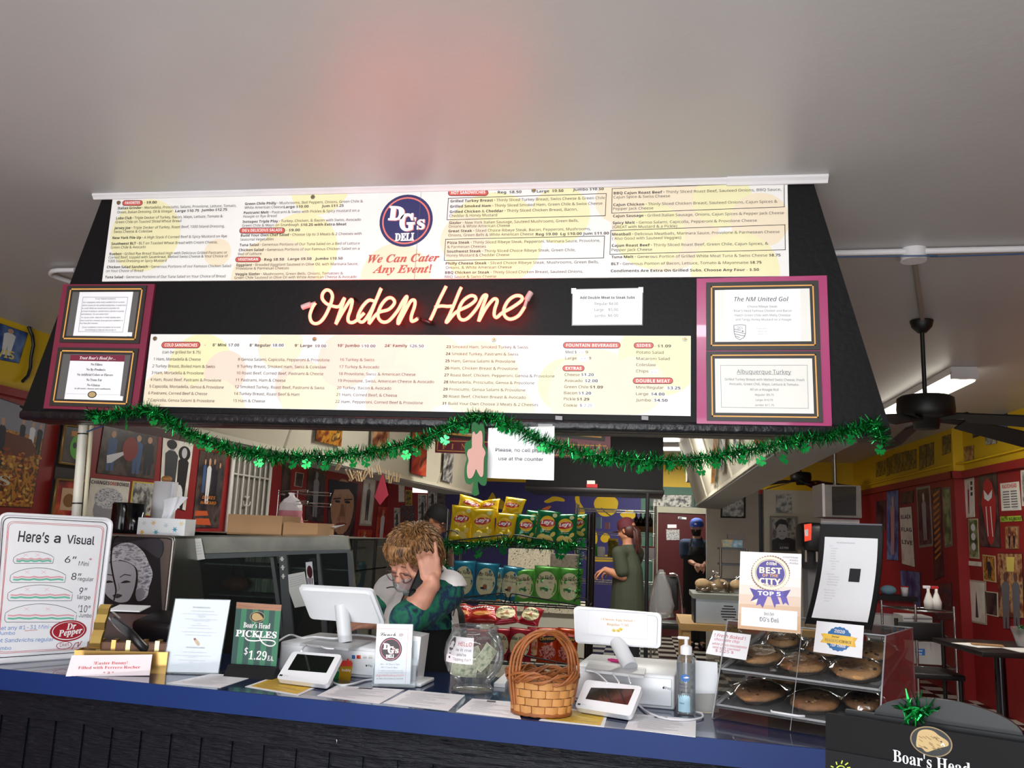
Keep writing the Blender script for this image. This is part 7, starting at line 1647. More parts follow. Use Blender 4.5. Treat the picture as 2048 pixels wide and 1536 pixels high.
# soda machine and small television
YV=8.3;P=Panel((0,YV,1.6),(1,0,0),(0,0,1));a=ay(1606,1044,YV);b=ay(1660,1105,YV);root=thing('drink_dispenser','black rounded drink dispenser with a glowing red front panel','drink dispenser',((a.x+b.x)/2,YV+.2,0))
mb=MB();mb.bb((a.x,YV,b.z),(b.x,YV+.4,a.z),M_BLACK,.05);mb.bb((a.x+.05,YV+.1,b.z-.16),(b.x,YV+.4,b.z),M_BLACK);mb.build('housing',root);mb=MB();mb.bb((a.x+.06,YV+.15,0),(b.x,YV+.4,b.z-.161),M_GREYINK);mb.build('stand',root)
mb=MB();P.sheet(mb,[(1608,1049),(1623,1047),(1622,1080),(1609,1083)],mat('lit_red_panel','#d8402a',.4,emit=.9),.004,.006);P.poly(mb,[(1609,1060),(1616,1058),(1616,1072),(1610,1072)],M_WLET,.0065);mb.build('lit_panel',root)
for k in range(2):mb=MB();p=ay(1614+22*k,1098,YV);mb.cyl(p+Vector((0,.06,-.12)),p+Vector((0,.06,0)),.018,M_STEEL,n=10);mb.build('nozzle',root)
YT2=8.9;a=ay(1645,969,YT2);b=ay(1724,1036,YT2);root=thing('boxed_television','old television boxed in grey metal on a bracket above the dispenser','television',((a.x+b.x)/2,YT2+.2,b.z))
P=Panel((0,YT2,1.6),(1,0,0),(0,0,1));mb=MB();mb.bb((a.x,YT2+.004,b.z),(b.x,YT2+.5,a.z),mat('grey_tv_box','#7c7674',.5,.3,noise_=.2));mb.bb((a.x-.005,YT2,b.z),(a.x+.02,YT2+.5,a.z+.01),M_TRIMW);mb.build('metal_box',root);mb=MB();P.sheet(mb,[(1664,973),(1712,973),(1712,1031),(1665,1030)],M_SCRN,.005,.006);mb.build('screen',root);mb=MB();P.sheet(mb,[(1646,1037),(1724,1039),(1724,1052),(1646,1046)],M_TRIMW,.1,-.1);mb.build('bracket',root)
mb=MB();p0=Vector(((a.x+b.x)/2,YT2+.3,a.z));mb.cyl(p0,(p0.x,p0.y,HZ),.02,M_STEEL,n=8);mb.build('ceiling_pole',root)
# ceiling conduit, box and fans
mb=MB();c=az(1838,506,HZ-.04);L0=az(1655,510,HZ-.02);L1=az(2060,489,HZ-.02);yy=c.y;mb.cyl((L0.x-.25,L0.y,HZ-.016),(3.14,L1.y,HZ-.016),.013,M_TRIMW,n=10);o=tag(mb.build('ceiling_conduit'),'white conduit with a round junction box across the right ceiling','conduit')
mb=MB();mb.cyl((c.x,L0.y,HZ-.05),(c.x,L0.y,HZ),.05,M_TRIMW,n=20);mb.build('junction_box',o);fx=az(1845,640,HZ-.02);mb=MB();mb.cyl((c.x,L0.y,HZ-.016),(fx.x,fx.y,HZ-.016),.010,mat('conduit_grey','#8d8780',.5),n=8);mb.build('branch_conduit',o)
mb=MB();mb.tube(smooth_curve([(L0.x-.1,L0.y-.03,HZ-.04),(c.x-.1,L0.y-.05,HZ-.045),(c.x+.06,L0.y-.065,HZ-.05),(c.x+.25,L0.y-.02,HZ-.035),(3.12,L1.y-.03,HZ-.03)],8),.003,MATS['blue_cable'],6);tag(mb.build('blue_cable'),'thin blue cable draped along the white ceiling conduit','cable')
mb=MB();mb.tube(smooth_curve([az(150,540,HZ-.02),az(112,541,HZ-.02),az(102,546,HZ-.02),az(108,552,HZ-.02),az(148,566,HZ-.02)],6),.012,M_TRIMW,8);tag(mb.build('ceiling_conduit'),'white bent conduit on the ceiling at the canopy upper left','conduit')
def fan(top,zm,rot,label,s=1.):
 root=thing('ceiling_fan',label,'ceiling fan',(top.x,top.y,zm),group='black ceiling fans');c=Vector((top.x,top.y,zm));M_F=mat('fan_black','#0d0d0e',.5)
 mb=MB();mb.lathe([(0,0),(.022,0),(.05,.03),(.058,.06),(.058,.066),(0,.066)],(top.x,top.y,HZ-.07),M_F,20);mb.cyl((top.x,top.y,HZ-.012),(top.x,top.y,HZ),.045,M_TRIMW,n=16);mb.build('canopy',root);mb=MB();mb.cyl((top.x,top.y,zm+.06),(top.x,top.y,HZ-.06),.011,M_F,n=12);mb.build('downrod',root)
 mb=MB();mb.lathe([(0,-.10),(.06,-.10),(.07,-.05),(.12,-.045),(.138,-.03),(.142,.0),(.138,.06),(.12,.072),(.03,.078),(0,.09)],c,M_F,28);mb.build('motor',root)
 for k in range(5):
  a=rot+2*pi*k/5;d=Vector((cos(a),sin(a),0));w=Vector((-sin(a),cos(a),0))+Vector((0,0,-.35));mb=MB();o=c+Vector((0,0,-.05));q=[o+d*r+w*t for r,t in((.2,-.05),(.64,-.068),(.67,-.03),(.67,.03),(.64,.068),(.2,.05))];q=[p-Vector((0,0,.16*((p-o).xy.length-.12)))for p in q];mb.prism(q,(0,0,.007),M_F);b=mb.build('blade',root);mb=MB();mb.prism([o+d*.08-w*.014,o+d*.25-w*.03,o+d*.25+w*.03,o+d*.08+w*.014],(0,0,-.005),M_F);mb.build('blade_bracket',b)
fp=az(1843,640,HZ);fm=ay(1848,820,fp.y);fan(fp,fm.z,.33,'near black ceiling fan hanging below the bright batten on the right')
f2=az(1594,955,HZ-.30);fan(Vector((f2.x+.05,f2.y,HZ)),HZ-.30,-.35,'far black ceiling fan near the boxed television')
# PEOPLE
def pix(p):
 c=R3.transposed()@(Vector(p)-EYE);return 1024-F*c.x/c.z,768+F*c.y/c.z
def cap(mb,p0,r0,p1,r1,m,n=14):
 p0=Vector(p0);p1=Vector(p1);mb.ball(p0,r0,m,n,8);mb.ball(p1,r1,m,n,8);mb.cyl(p0,p1,r0,m,r1,n)
def chain(mb,pts,rs,m,n=14):
 for i in range(len(pts)-1):cap(mb,pts[i],rs[i],pts[i+1],rs[i+1],m,n)
def fuse(mb,name,parent,vox,it=4,kill=None,solid=0.,label=None):
 o=mb.build(name,parent);r=o.modifiers.new('r','REMESH');r.mode='VOXEL';r.voxel_size=vox
 s_=o.modifiers.new('s','SMOOTH');s_.factor=.5;s_.iterations=it
 bpy.context.view_layer.update();ev=o.evaluated_get(bpy.context.evaluated_depsgraph_get());me=bpy.data.meshes.new_from_object(ev)
 o.modifiers.clear();old=o.data
 if kill:
  bm=bmesh.new();bm.from_mesh(me);W=WM[o];dead=[f for f in bm.faces if kill(W@f.calc_center_median())]
  bmesh.ops.delete(bm,geom=dead,context='FACES')
  if solid:bmesh.ops.solidify(bm,geom=list(bm.faces),thickness=solid)
  bm.to_mesh(me);bm.free()
 me.materials.clear()
 for m in mb.mats[:1]:me.materials.append(m)
 me.polygons.foreach_set('material_index',[0]*len(me.polygons));me.polygons.foreach_set('use_smooth',[True]*len(me.polygons))
 o.data=me;bpy.data.meshes.remove(old);me.name=name
 if label:o['label']=label
 return o
def frame3(o,x,z):
 x=Vector(x).normalized();z=Vector(z);y=z.cross(x).normalized();z=x.cross(y)
 return Matrix.Translation(Vector(o))@Matrix((x,y,z)).transposed().to_4x4()
def head_frame(c,face,roll=0.):
 f=Vector(face).normalized();y=-f;x=y.cross(Vector((0,0,1))).normalized();z=x.cross(y)
 return Matrix.Translation(Vector(c))@Matrix((x,y,z)).transposed().to_4x4()@Matrix.Rotation(roll,4,'Y')
def head(mb,Mh,m,s=1.):
 b=MB(Mh@Matrix.Scale(s,4));
 b.ball((0,.015,.028),(.073,.092,.085),m,20,14);b.ball((0,-.018,-.025),(.062,.068,.075),m,20,14);b.ball((0,-.042,-.075),(.036,.036,.030),m,16,10)
 cap(b,(-.045,.0,-.055),.022,(-.012,-.055,-.092),.016,m);cap(b,(.045,.0,-.055),.022,(.012,-.055,-.092),.016,m)
 cap(b,(-.042,-.066,.022),.012,(.042,-.066,.022),.012,m);cap(b,(0,-.078,.012),.008,(0,-.096,-.024),.0115,m)
 for sx in(-1,1):
  b.ball((.011*sx,-.088,-.027),(.009,.010,.008),m,10,6);b.ball((.038*sx,-.062,-.018),(.022,.016,.017),m,12,8);b.ball((.031*sx,-.071,.002),(.015,.011,.010),m,12,8)
  b.ball((.074*sx,.012,-.002),(.008,.018,.031),m,12,8)
 cap(b,(-.018,-.077,-.054),.0062,(.018,-.077,-.054),.0062,m);cap(b,(-.014,-.077,-.064),.007,(.014,-.077,-.064),.007,m)
 mb.v_off=0;o=len(mb.v);mb.v+=b.v;mb.f+=[[i+o for i in f]for f in b.f];k=mb._mi(m);mb.m+=[k]*len(b.f);mb.sm+=b.sm
def hand(mb,M,m,curls,spread=.06,s=1.,thumb=(.6,.8,-.35),mirror=1,tc=.5):
 b=MB(M@Matrix.Diagonal((s,s*mirror,s,1)))
 b.ball((.045,0,0),(.052,.038,.015),m,16,10);cap(b,(-.01,0,0),.024,(.02,0,0),.022,m);cap(b,(.03,.02,-.002),.017,(.078,.026,0),.012,m);cap(b,(.03,-.018,-.002),.016,(.074,-.028,0),.011,m)
 for k,(y,L)in enumerate(((.028,.072),(.0095,.080),(-.0095,.074),(-.027,.058))):
  p=Vector((.082-.004*abs(k-1),y,0));a=0.;yaw=spread*(1.5-k);r=.0088
  for j,f in enumerate((.45,.32,.23)):
   a+=curls[k]*(1,1.15,.8)[j];d=Vector((cos(a)*cos(yaw),sin(yaw)*cos(a),-sin(a)));q=p+d*L*f;cap(b,p,r,q,r-.0008,m,10);p=q;r-=.0009
 p=Vector((.022,.028,-.004));d=Vector(thumb).normalized();r=.0115
 for f in(.040,.032,.025):q=p+d*f;cap(b,p,r,q,r-.0012,m,10);p=q;r-=.0013;d=(d+Vector((.35*tc,-.4*tc,-.3*tc))).normalized()
 o=len(mb.v);mb.v+=b.v;mb.f+=[[i+o for i in f]for f in b.f];k=mb._mi(m);mb.m+=[k]*len(b.f);mb.sm+=b.sm
def eyes(parent,Mh,s=1.,open_=True,brow='#6b4a30'):
 mb=MB(Mh@Matrix.Scale(s,4));mw=mat('eye_white','#e8e4dc',.2);mi=mat('iris_dark','#3a2a20',.2)
 for sx in(-1,1):
  if open_:mb.ball((.031*sx,-.079,.002),(.009,.0045,.0042),mw,12,8);mb.ball((.031*sx,-.0825,.002),(.0042,.0022,.0042),mi,10,6)
  else:mb.tube([(.031*sx+.012*t,-.082+.004*abs(t),-.002-.003*(1-t*t))for t in(-1,-.5,0,.5,1)],.0012,mi,5)
  mb.tube([(.031*sx+.017*t,-.080+.006*t*t,.026+.003*(1-t*t))for t in(-1,-.5,0,.5,1)],.0024,mat('eyebrow_'+brow[1:],brow,.8),6)
 return mb.build('eyes',parent)
 # the woman on the telephone
YW=3.12
HC=ay(826,1124,3.08);FACE=Vector((-.42,-.80,-.50));MH=head_frame(HC,FACE,.10)
w0=ay(850,1300,3.28)
woman=thing('person','woman with spiky light brown hair and white vest talking on a black telephone','person',(w0.x,3.30,0))
SH_L=ay(893,1186,3.10);SH_R=ay(784,1186,3.32);EL_L=ay(817,1236,2.91);WR_L=ay(865,1167,2.955);EL_R=ay(762,1236,3.28);WR_R=ay(752,1246,3.15)
NK=HC+Vector((.03,.05,-.14));CH_=(SH_L+SH_R)/2+Vector((.01,.03,-.02));WA=Vector((w0.x+.0,3.30,1.06));HP=Vector((w0.x+.01,3.32,.98))
M_SKW=mat('fair_skin','#c98f78',.5,noise_=.18,nscale=28)
mb=MB();head(mb,MH,M_SKW,.98)
chain(mb,[HC+Vector((.015,.03,-.06)),NK,CH_],[.052,.054,.075],M_SKW)
chain(mb,[CH_,WA,HP],[.11,.12,.13],M_SKW);cap(mb,SH_L,.055,SH_R,.055,M_SKW)
chain(mb,[SH_L,EL_L],[.05,.042],M_SKW);chain(mb,[EL_L,EL_L.lerp(WR_L,.35),WR_L],[.043,.046,.027],M_SKW)
chain(mb,[SH_R,EL_R,WR_R],[.05,.042,.026],M_SKW)
for sx in(-.09,.09):chain(mb,[HP+Vector((sx,0,-.05)),HP+Vector((sx,0,-.45)),Vector((HP.x+sx,HP.y+.02,.27)),Vector((HP.x+sx,HP.y-.12,.24))],[.09,.06,.045,.035],M_SKW)
MHL=frame3(WR_L,ay(857,1118,2.96)-WR_L,(.35,-.92,.1));hand(mb,MHL,M_SKW,(.75,.8,.7,.06),.05,1.06,(.55,.7,-.5),1,.8)
MHR=frame3(WR_R,Vector((-.75,-.5,-.08)),(.05,-.15,.97));hand(mb,MHR,M_SKW,(.12,.15,.15,.2),.05,.9,(.5,.8,-.3),-1)
fuse(mb,'body',woman,.0042,4)
eyes(woman,MH@Matrix.Translation((0,-.002,0)),.98,False)
# hair
mb=MB(MH);M_HAIR=ramp_mat('light_brown_hair',['#38220f','#6d4a2a','#a2764a','#523418','#8a6238'],30,stretch=(1.6,1.6,.6),rough=.5)
mb.ball((0,.022,.048),(.086,.097,.084),M_HAIR,24,16);mb.ball((0,.05,-.02),(.080,.062,.08),M_HAIR,18,12)
rnd=random.Random(4);CROWN=Vector((.005,.040,.13))
for i in range(1150):
 th=rnd.uniform(-pi,pi);el=math.asin(rnd.uniform(-.3,1));fr=cos(th)
 if el<.40 and fr>.5:el=rnd.uniform(.5,1.3)
 n=Vector((sin(th)*cos(el),-cos(th)*cos(el),sin(el)));p=Vector((n.x*.084,.022+n.y*.095,.048+n.z*.083))
 t=p-CROWN;t=t-n*t.dot(n)
 if t.length<.004:t=Vector((rnd.uniform(-1,1),rnd.uniform(-1,1),0))
 t=(t.normalized()+n*rnd.uniform(.10,.42)+Vector((rnd.uniform(-.28,.28),rnd.uniform(-.28,.28),rnd.uniform(-.15,.2)))).normalized();L=rnd.uniform(.028,.05)
 mb.tube([p-n*.004-t*.012,p+t*L*.5+n*.005,p+t*L-n*.004],[.0042,.0036,.0007],M_HAIR,4)
for i in range(60):
 x=rnd.uniform(-.062,.062);p=Vector((x,-.055-.012*(1-(x/.06)**2),.10));e=Vector((x*1.05+rnd.uniform(-.02,.012),-.088+.035*(x/.06)**2,.040+rnd.uniform(-.012,.014)));mb.tube([p,(p+e)/2+Vector((0,-.012,.006)),e],[.006,.005,.001],M_HAIR,5)
for i in range(70):
 sx=rnd.choice((-1,1));y=rnd.uniform(-.03,.09);p=Vector((.078*sx,y,.05));e=Vector((.078*sx+rnd.uniform(-.004,.008)*sx,y+rnd.uniform(-.01,.02),-.03+rnd.uniform(-.03,.02)));mb.tube([p,(p+e)/2+Vector((.008*sx,0,0)),e],[.006,.005,.001],M_HAIR,5)
mb.build('hair',woman)
# glasses and clear face mask
mb=MB(MH@Matrix.Translation((0,0,-.006)));M_RIM=mat('tortoise_rim','#5a3a34',.3)
def rim(cx):return[(cx+.026*cos(t)*(1+.12*cos(2*t)),-.094+.012*(cos(t)*(1 if cx>0 else-1))**2*.8,-.002+.020*sin(t))for t in[2*pi*i/20 for i in range(20)]]
for sx in(-1,1):mb.tube(rim(.032*sx),.0016,M_RIM,6,closed=True);mb.tube([(.058*sx,-.088,.006),(.072*sx,-.05,.006),(.079*sx,.01,.002)],.0014,M_RIM,6)
mb.tube([(-.008,-.096,.002),(0,-.099,.004),(.008,-.096,.002)],.0016,M_RIM,6);mb.build('glasses_frame',woman)
mb=MB(MH@Matrix.Translation((0,0,-.006)))
for sx in(-1,1):mb.poly(rim(.032*sx),M_GLASS)
mb.build('lenses',woman)
mb=MB(MH);n=14;vs=[]
for j in range(11):
 t=j/10
 for i in range(n+1):
  a=(i/n-.5)*2.1;bul=1+.22*sin(pi*t);vs.append((.066*sin(a)*(1-.18*t*t),-.022-.070*cos(a)*bul+.02*t*t,-.018-.082*t))
mb.add(vs,[(j*(n+1)+i,j*(n+1)+i+1,(j+1)*(n+1)+i+1,(j+1)*(n+1)+i)for j in range(10)for i in range(n)],clear_mat('clear_mask','#d9b3aa',gloss_rough=.12,haze=.22,strength=2.2),True);mb.build('clear_face_mask',woman)
# clothes
M_BLOUSE=ramp_mat('teal_blue_print_fabric',['#0d1f3c','#11524f','#17704f','#141f4e','#1b7a5c','#0f2a3e'],11,detail=6,rough=.75)
M_VEST=mat('pale_grey_fleece','#e9e3e1',.9,noise_=.08,nscale=14,bump=.2,bscale=60);M_TROU=mat('black_trousers','#121214',.8)
mb=MB();chain(mb,[CH_+Vector((0,.01,.02)),CH_+Vector((0,0,-.10)),WA],[.10,.135,.14],M_BLOUSE);cap(mb,SH_L,.068,SH_R,.066,M_BLOUSE)
e_=EL_L+(EL_L-SH_L).normalized()*.012;chain(mb,[SH_L,SH_L.lerp(e_,.55),e_],[.068,.066,.062],M_BLOUSE);cap(mb,e_,.06,EL_L.lerp(WR_L,.04),.056,M_BLOUSE)
chain(mb,[SH_R,EL_R,EL_R.lerp(WR_R,.55)],[.07,.062,.05],M_BLOUSE)
def kb(p):
 x,y=pix(p)
 if p.z<1.235:return True
 return p.y<3.32 and y<1203 and 806<x<838 and y<1203-abs(x-821)*.9
fuse(mb,'blouse',woman,.007,5,kb)
mb=MB();chain(mb,[CH_+Vector((0,.02,.035)),CH_+Vector((0,.0,-.10)),WA+Vector((0,0,-.02))],[.115,.152,.158],M_VEST);cap(mb,SH_L+Vector((0,.01,.008)),.078,SH_R,.078,M_VEST);cap(mb,NK+Vector((.02,.03,-.03)),.085,CH_+Vector((0,.03,.02)),.10,M_VEST)
def kv(p):
 x,y=pix(p)
 if p.y>3.40:return False
 if(p-SH_L).length<.085 and x>893 and y>1172:return True
 if(p-HC).length<.118:return True
 if y<1165:return 815<x<862
 l=803+max(0,(1215-y))*.25 if y>1165 else 0
 return(812-(y-1180)*.42)<x<(905 if y>1190 else 862+(y-1150)*1.0)
fuse(mb,'vest',woman,.007,5,kv,.004)
mb=MB()
for pts in([(811,1182),(806,1194),(800,1207),(791,1222),(778,1240)],[(773,1176),(784,1174),(797,1177),(804,1184)],[(905,1176),(911,1190),(911,1210),(906,1232)]):
 mb.tube(smooth_curve([ay(x,y,3.135 if x<850 else 3.05)for x,y in pts],4),.0025,M_BLACK,6)
mb.build('vest_piping',woman)
mb=MB();chain(mb,[WA+Vector((0,0,.16)),HP],[.156,.155],M_TROU)
for sx in(-.09,.09):chain(mb,[HP+Vector((sx,0,-.02)),HP+Vector((sx,0,-.45)),Vector((HP.x+sx,HP.y+.02,.3))],[.11,.085,.075],M_TROU)
fuse(mb,'trousers',woman,.012,3)
mb=MB()
for sx in(-.09,.09):mb.ball((HP.x+sx,HP.y-.05,.245),(.05,.13,.045),M_BLACK,14,8)
mb.build('shoes',woman)
# the handset
p0=ay(860,1120,2.975);p1=ay(830,1190,2.925);d=(p1-p0).normalized()
mb=MB();side=Vector((.3,-.9,.1)).normalized()
R=Matrix((d.cross(side).normalized(),side,d)).transposed()
if R.determinant()<0:R=Matrix((-d.cross(side).normalized(),side,d)).transposed()
mb.box((p0+p1)/2-side*.004,(.05,.024,(p1-p0).length),mat('telephone_black','#0c0c0e',.6,spec=.25),R,.009);mb.box(p1-side*-.004,(.044,.03,.035),MATS['telephone_black'],R,.01);mb.box(p0-side*.006,(.044,.03,.035),MATS['telephone_black'],R,.01)
tag(mb.build('telephone'),'black telephone handset held to the ear of the woman in the vest','telephone')
# kitchen staff
def cap_hat(parent,Mh,m,s=1.,back=False,logo=None):
 mb=MB(Mh@Matrix.Scale(s,4));mb.lathe([(.090,.0),(.0905,.03),(.085,.065),(.066,.092),(.035,.107),(.004,.111),(0,.111)],(0,.012,.022),m,24);k=.021
 pts=[(.072*sin(a),-.055-(.085*cos(a)if abs(a)<1.4 else 0),k+.006*cos(a)-.012*(1-cos(a*.8)))for a in[-1.45+2.9*i/12 for i in range(13)]]
 mb.prism(pts,(0,0,.004),m);mb.ball((0,.012,.134),(.006,.006,.004),m,8,5)
 o=mb.build('cap',parent)
 if logo:b=MB(Mh@Matrix.Scale(s,4));b.ball((0,-.076,.064),(.016,.003,.014),logo,10,6);b.build('cap_emblem',o)
 return o
def staff(label,HC,face,sh,facing,skin,shirt,hatm,longhair=None,mask=None,apron=None,arms=None,logo=None,trou=None,mirror=False):
 t=thing('person',label,'person',(HC.x,HC.y+.02,0));MHd=head_frame(HC,face)
 f=Vector(facing).normalized();r=Vector((f.y,-f.x,0));r=-r
 nk=HC+Vector((0,0,-.125))-f*.015;ch=nk+Vector((0,0,-.15))-f*.01;hp=Vector((ch.x,ch.y,1.02))
 sL=ch+r*sh+Vector((0,0,.06));sR=ch-r*sh+Vector((0,0,.06))
 mb=MB();head(mb,MHd,skin);chain(mb,[HC+Vector((0,0,-.05))-f*.015,nk,ch+Vector((0,0,.08))],[.05,.052,.07],skin);chain(mb,[ch,hp],[.10,.10],skin);cap(mb,sL,.05,sR,.05,skin)
 for k,s_ in((0,sL),(1,sR)):
  el,wr,fd,up,cu=arms[k];chain(mb,[s_,Vector(el),Vector(el).lerp(Vector(wr),.35),Vector(wr)],[.05,.042,.043,.027],skin);hand(mb,frame3(wr,fd,up),skin,cu,.05,1,(.6,.8,-.3),-1 if k else 1)
 for sx in(-.075,.075):q=hp+r*sx;chain(mb,[q,Vector((q.x,q.y,.62)),Vector((q.x,q.y,.28)),Vector((q.x,q.y,.245))+f*.12],[.065,.055,.045,.035],skin)
 fuse(mb,'body',t,.007,3);eyes(t,MHd,1,True,'#3a2a20')
 mb=MB();chain(mb,[ch+Vector((0,0,.06)),ch+Vector((0,0,-.12)),hp+Vector((0,0,-.16))],[.10,.147,.176],shirt);cap(mb,sL,.07,sR,.07,shirt)
 for k,s_ in((0,sL),(1,sR)):el=Vector(arms[k][0]);chain(mb,[s_,s_.lerp(el,.78)],[.068,.07],shirt)
 fuse(mb,'shirt',t,.011,4)
 mb=MB();chain(mb,[hp+Vector((0,0,-.02)),hp+Vector((0,0,-.1))],[.13,.13],trou)
 for sx in(-.075,.075):q=hp+r*sx;chain(mb,[q,Vector((q.x,q.y,.62)),Vector((q.x,q.y,.31))],[.085,.08,.07],trou)
 fuse(mb,'trousers',t,.015,3)
 mb=MB()
 for sx in(-.075,.075):q=hp+r*sx+f*.05;mb.ball((q.x,q.y,.245),(.06 if abs(f.y)>.7 else .12,.12 if abs(f.y)>.7 else .06,.045),M_BLACK,12,8)
 mb.build('shoes',t)
 cap_hat(t,MHd,hatm,1,False,logo)
 if mask:
  b=MB(MHd);n=10;vs=[]
  for j in range(7):
   u=j/6
   for i in range(n+1):a=(i/n-.5)*2.3;vs.append((.07*sin(a)*(1-.2*u*u),-.02-.078*cos(a)*(1+.12*sin(pi*u))+.02*u*u,-.008-.088*u))
  b.add(vs,[(j*(n+1)+i,j*(n+1)+i+1,(j+1)*(n+1)+i+1,(j+1)*(n+1)+i)for j in range(6)for i in range(n)],mask,True);b.build('face_mask',t)
 if longhair:
  b=MB(MHd);b.ball((0,.03,.0),(.082,.078,.085),longhair,16,10);rnd=random.Random(1)
  for i in range(60):
   x=rnd.uniform(-.03,.03);y=rnd.uniform(-.02,.02);b.tube([(x*.6,.085+y*.5,.02),(x,.11+y,-.04),(x*1.2,.09+y,-.13),(x*.8,.05+y,-.20-rnd.uniform(0,.05))],[.012,.013,.010,.002],longhair,5)
  b.build('hair',t)
 else:
  b=MB(MHd);b.ball((0,.04,.0),(.078,.062,.055),mat('dark_hair','#241a16',.6),16,10);b.build('hair',t)
 if apron:
  b=MB();w=.125
  for(z0,z1,ww)in((hp.z-.30,ch.z-.08,.17),(ch.z-.08,ch.z+.03,.095)):
   n=8;vs=[]
   for z in(z0,(z0+z1)/2,z1):
    for i in range(n+1):u=(i/n-.5)*2;p=ch+r*ww*u+f*(.185*sqrt(max(0,1-(u*.75)**2))+.008-(.035 if z>ch.z else 0));vs.append((p.x,p.y,z))
   b.add(vs,[(k*(n+1)+i,k*(n+1)+i+1,(k+1)*(n+1)+i+1,(k+1)*(n+1)+i)for k in range(2)for i in range(n)],apron,True)
  for sx in(-1,1):b.tube([ch+r*.09*sx+f*.15+Vector((0,0,.03)),nk+r*.07*sx+f*.085+Vector((0,0,-.03)),nk+r*.06*sx-f*.03],.009,apron,6)
  b.build('apron',t)
 return t
YG=8.5;HG=ay(1253,1062,YG)
g_wr=ay(1210,1139,YG-.1);g_el=ay(1236,1153,YG-.15)
staff('person in red cap and olive shirt with ponytail working at the prep table',HG,(-.85,.45,-.35),.15,(-.8,.6,0),mat('tan_skin','#b27a5e',.55),mat('olive_tee','#353b2c',.85,noise_=.1),mat('faded_red_cap','#521722',.8),longhair=ramp_mat('dark_red_hair',['#1c0e0c','#4a2018','#2c1410'],30),arms=[(g_el+Vector((.05,-.0,0)),g_wr,(-.9,.2,-.4),(-.3,0,.95),(.5,.6,.6,.6)),(g_el+Vector((.12,.40,.02)),g_wr+Vector((.05,.22,-.02)),(-.9,.1,-.4),(-.3,0,.95),(.5,.6,.6,.6))],trou=mat('dark_jeans','#1b1d26',.8))
YM=11.6;HM=ay(1393.5,1056,YM)
m_wrR=ay(1389,1128,YM-.22);m_elR=ay(1370,1116,YM+.02);m_wrL=ay(1408,1130,YM-.2);m_elL=ay(1420,1115,YM+.02)
staff('person in blue cap, black mask and black apron before the dark red door',HM,(-.25,-.95,-.18),.165,(-.1,-1,0),mat('light_skin','#c9967e',.55),mat('slate_blue_tee','#33445e',.85),mat('royal_blue_cap','#2c4a9a',.7),mask=mat('black_mask','#101012',.8),apron=mat('black_apron','#0c0c0e',.85),arms=[(m_elL,m_wrL,(-.7,-.5,-.3),(.2,-.5,.8),(.5,.6,.6,.6)),(m_elR,m_wrR,(.8,-.4,-.25),(-.1,-.5,.8),(.5,.6,.6,.6))],logo=mat('cap_emblem_white','#e6e2d6',.6),trou=M_TROU)
YT=6.3;HT=ay(872,1043,YT)
staff('person in black cap and brown shirt half hidden behind the snack rack',HT,(.86,-.1,-.5),.16,(.9,-.4,0),mat('ruddy_skin','#b0765c',.55),mat('brown_shirt','#4e3426',.85),mat('black_cap','#131315',.8),arms=[((HT.x+.06,YT+.26,1.14),(HT.x+.2,YT+.3,1.0),(1,-.2,-.2),(0,.3,.95),(.4,.5,.5,.5)),((HT.x+.04,YT-.3,1.14),(HT.x+.16,YT-.34,1.0),(1,.1,-.2),(0,-.3,.95),(.4,.5,.5,.5))],trou=M_TROU)
# POSTERS
PAL=dict(dark=['#0d0d10','#2a2326','#5b4a44','#1a1a1e'],gold=['#1c120c','#7a3a18','#c98a2c','#3a1c10','#d9a850'],bw=['#1c1c1e','#6e6e6e','#c9c7c0','#3a3a3c'],pale=['#d9d4c6','#efeae0','#bdb6a6'],blue=['#10204a','#274a8a','#6a88b8','#182a54'],red=['#5a0f12','#a8221e','#d8603a','#3a0a0a'],band=['#101114','#2c3a52','#6a3a30','#171a1e','#8a8a90'],warm=['#3a2018','#8a4a30','#c9a070','#5a3424'],green=['#1a2a1c','#4c6a3c','#a0a878','#2c3a28'],yel=['#8a7418','#4a4020','#b0922a','#3c3420'],face=['#a87458','#d0a080','#b88668'],lime=['#6a9a2c','#b8d048','#2c3a18'])
def pmat(k,sc=9):return ramp_mat('poster_%s_%s'%(k,'coarse' if sc<12 else 'fine'),PAL[k],sc,rough=.35)
def poster(P,q,k,label,sc=9,border=None,deco=None,frame_=None,name='poster',group=None):
 mb=MB();P.sheet(mb,q,mat('border_'+(border or '#15131a')[1:],border or '#15131a',.5),.004 if not frame_ else .018)
 c=[sum(p[i]for p in q)/4 for i in(0,1)];f=.88 if border or frame_ else .985;i_=[(c[0]+(p[0]-c[0])*f,c[1]+(p[1]-c[1])*(f+.04 if f<.9 else f))for p in q];P.poly(mb,i_,pmat(k,sc),.0006)
 def B(u,v):a=[i_[0][j]+(i_[1][j]-i_[0][j])*u for j in(0,1)];b=[i_[3][j]+(i_[2][j]-i_[3][j])*u for j in(0,1)];return(a[0]+(b[0]-a[0])*v,a[1]+(b[1]-a[1])*v)
 if deco:deco(mb,B)
 if frame_:
  d=[P.uv(*p)for p in q];mb.tube([P.xyz(p.x,p.y,.004)for p in d],.012,frame_,4,closed=True)
 return tag(mb.build(name),label,'poster' if name=='poster' else 'picture',group)
def shape(P,mb,B,pts,m,h=.0012):P.poly(mb,[B(*p)for p in pts],m,h)
def oval(P,mb,B,u,v,ru,rv,m,h=.0014,n=18):P.poly(mb,[B(u+ru*cos(2*pi*i/n),v+rv*sin(2*pi*i/n))for i in range(n)],m,h)
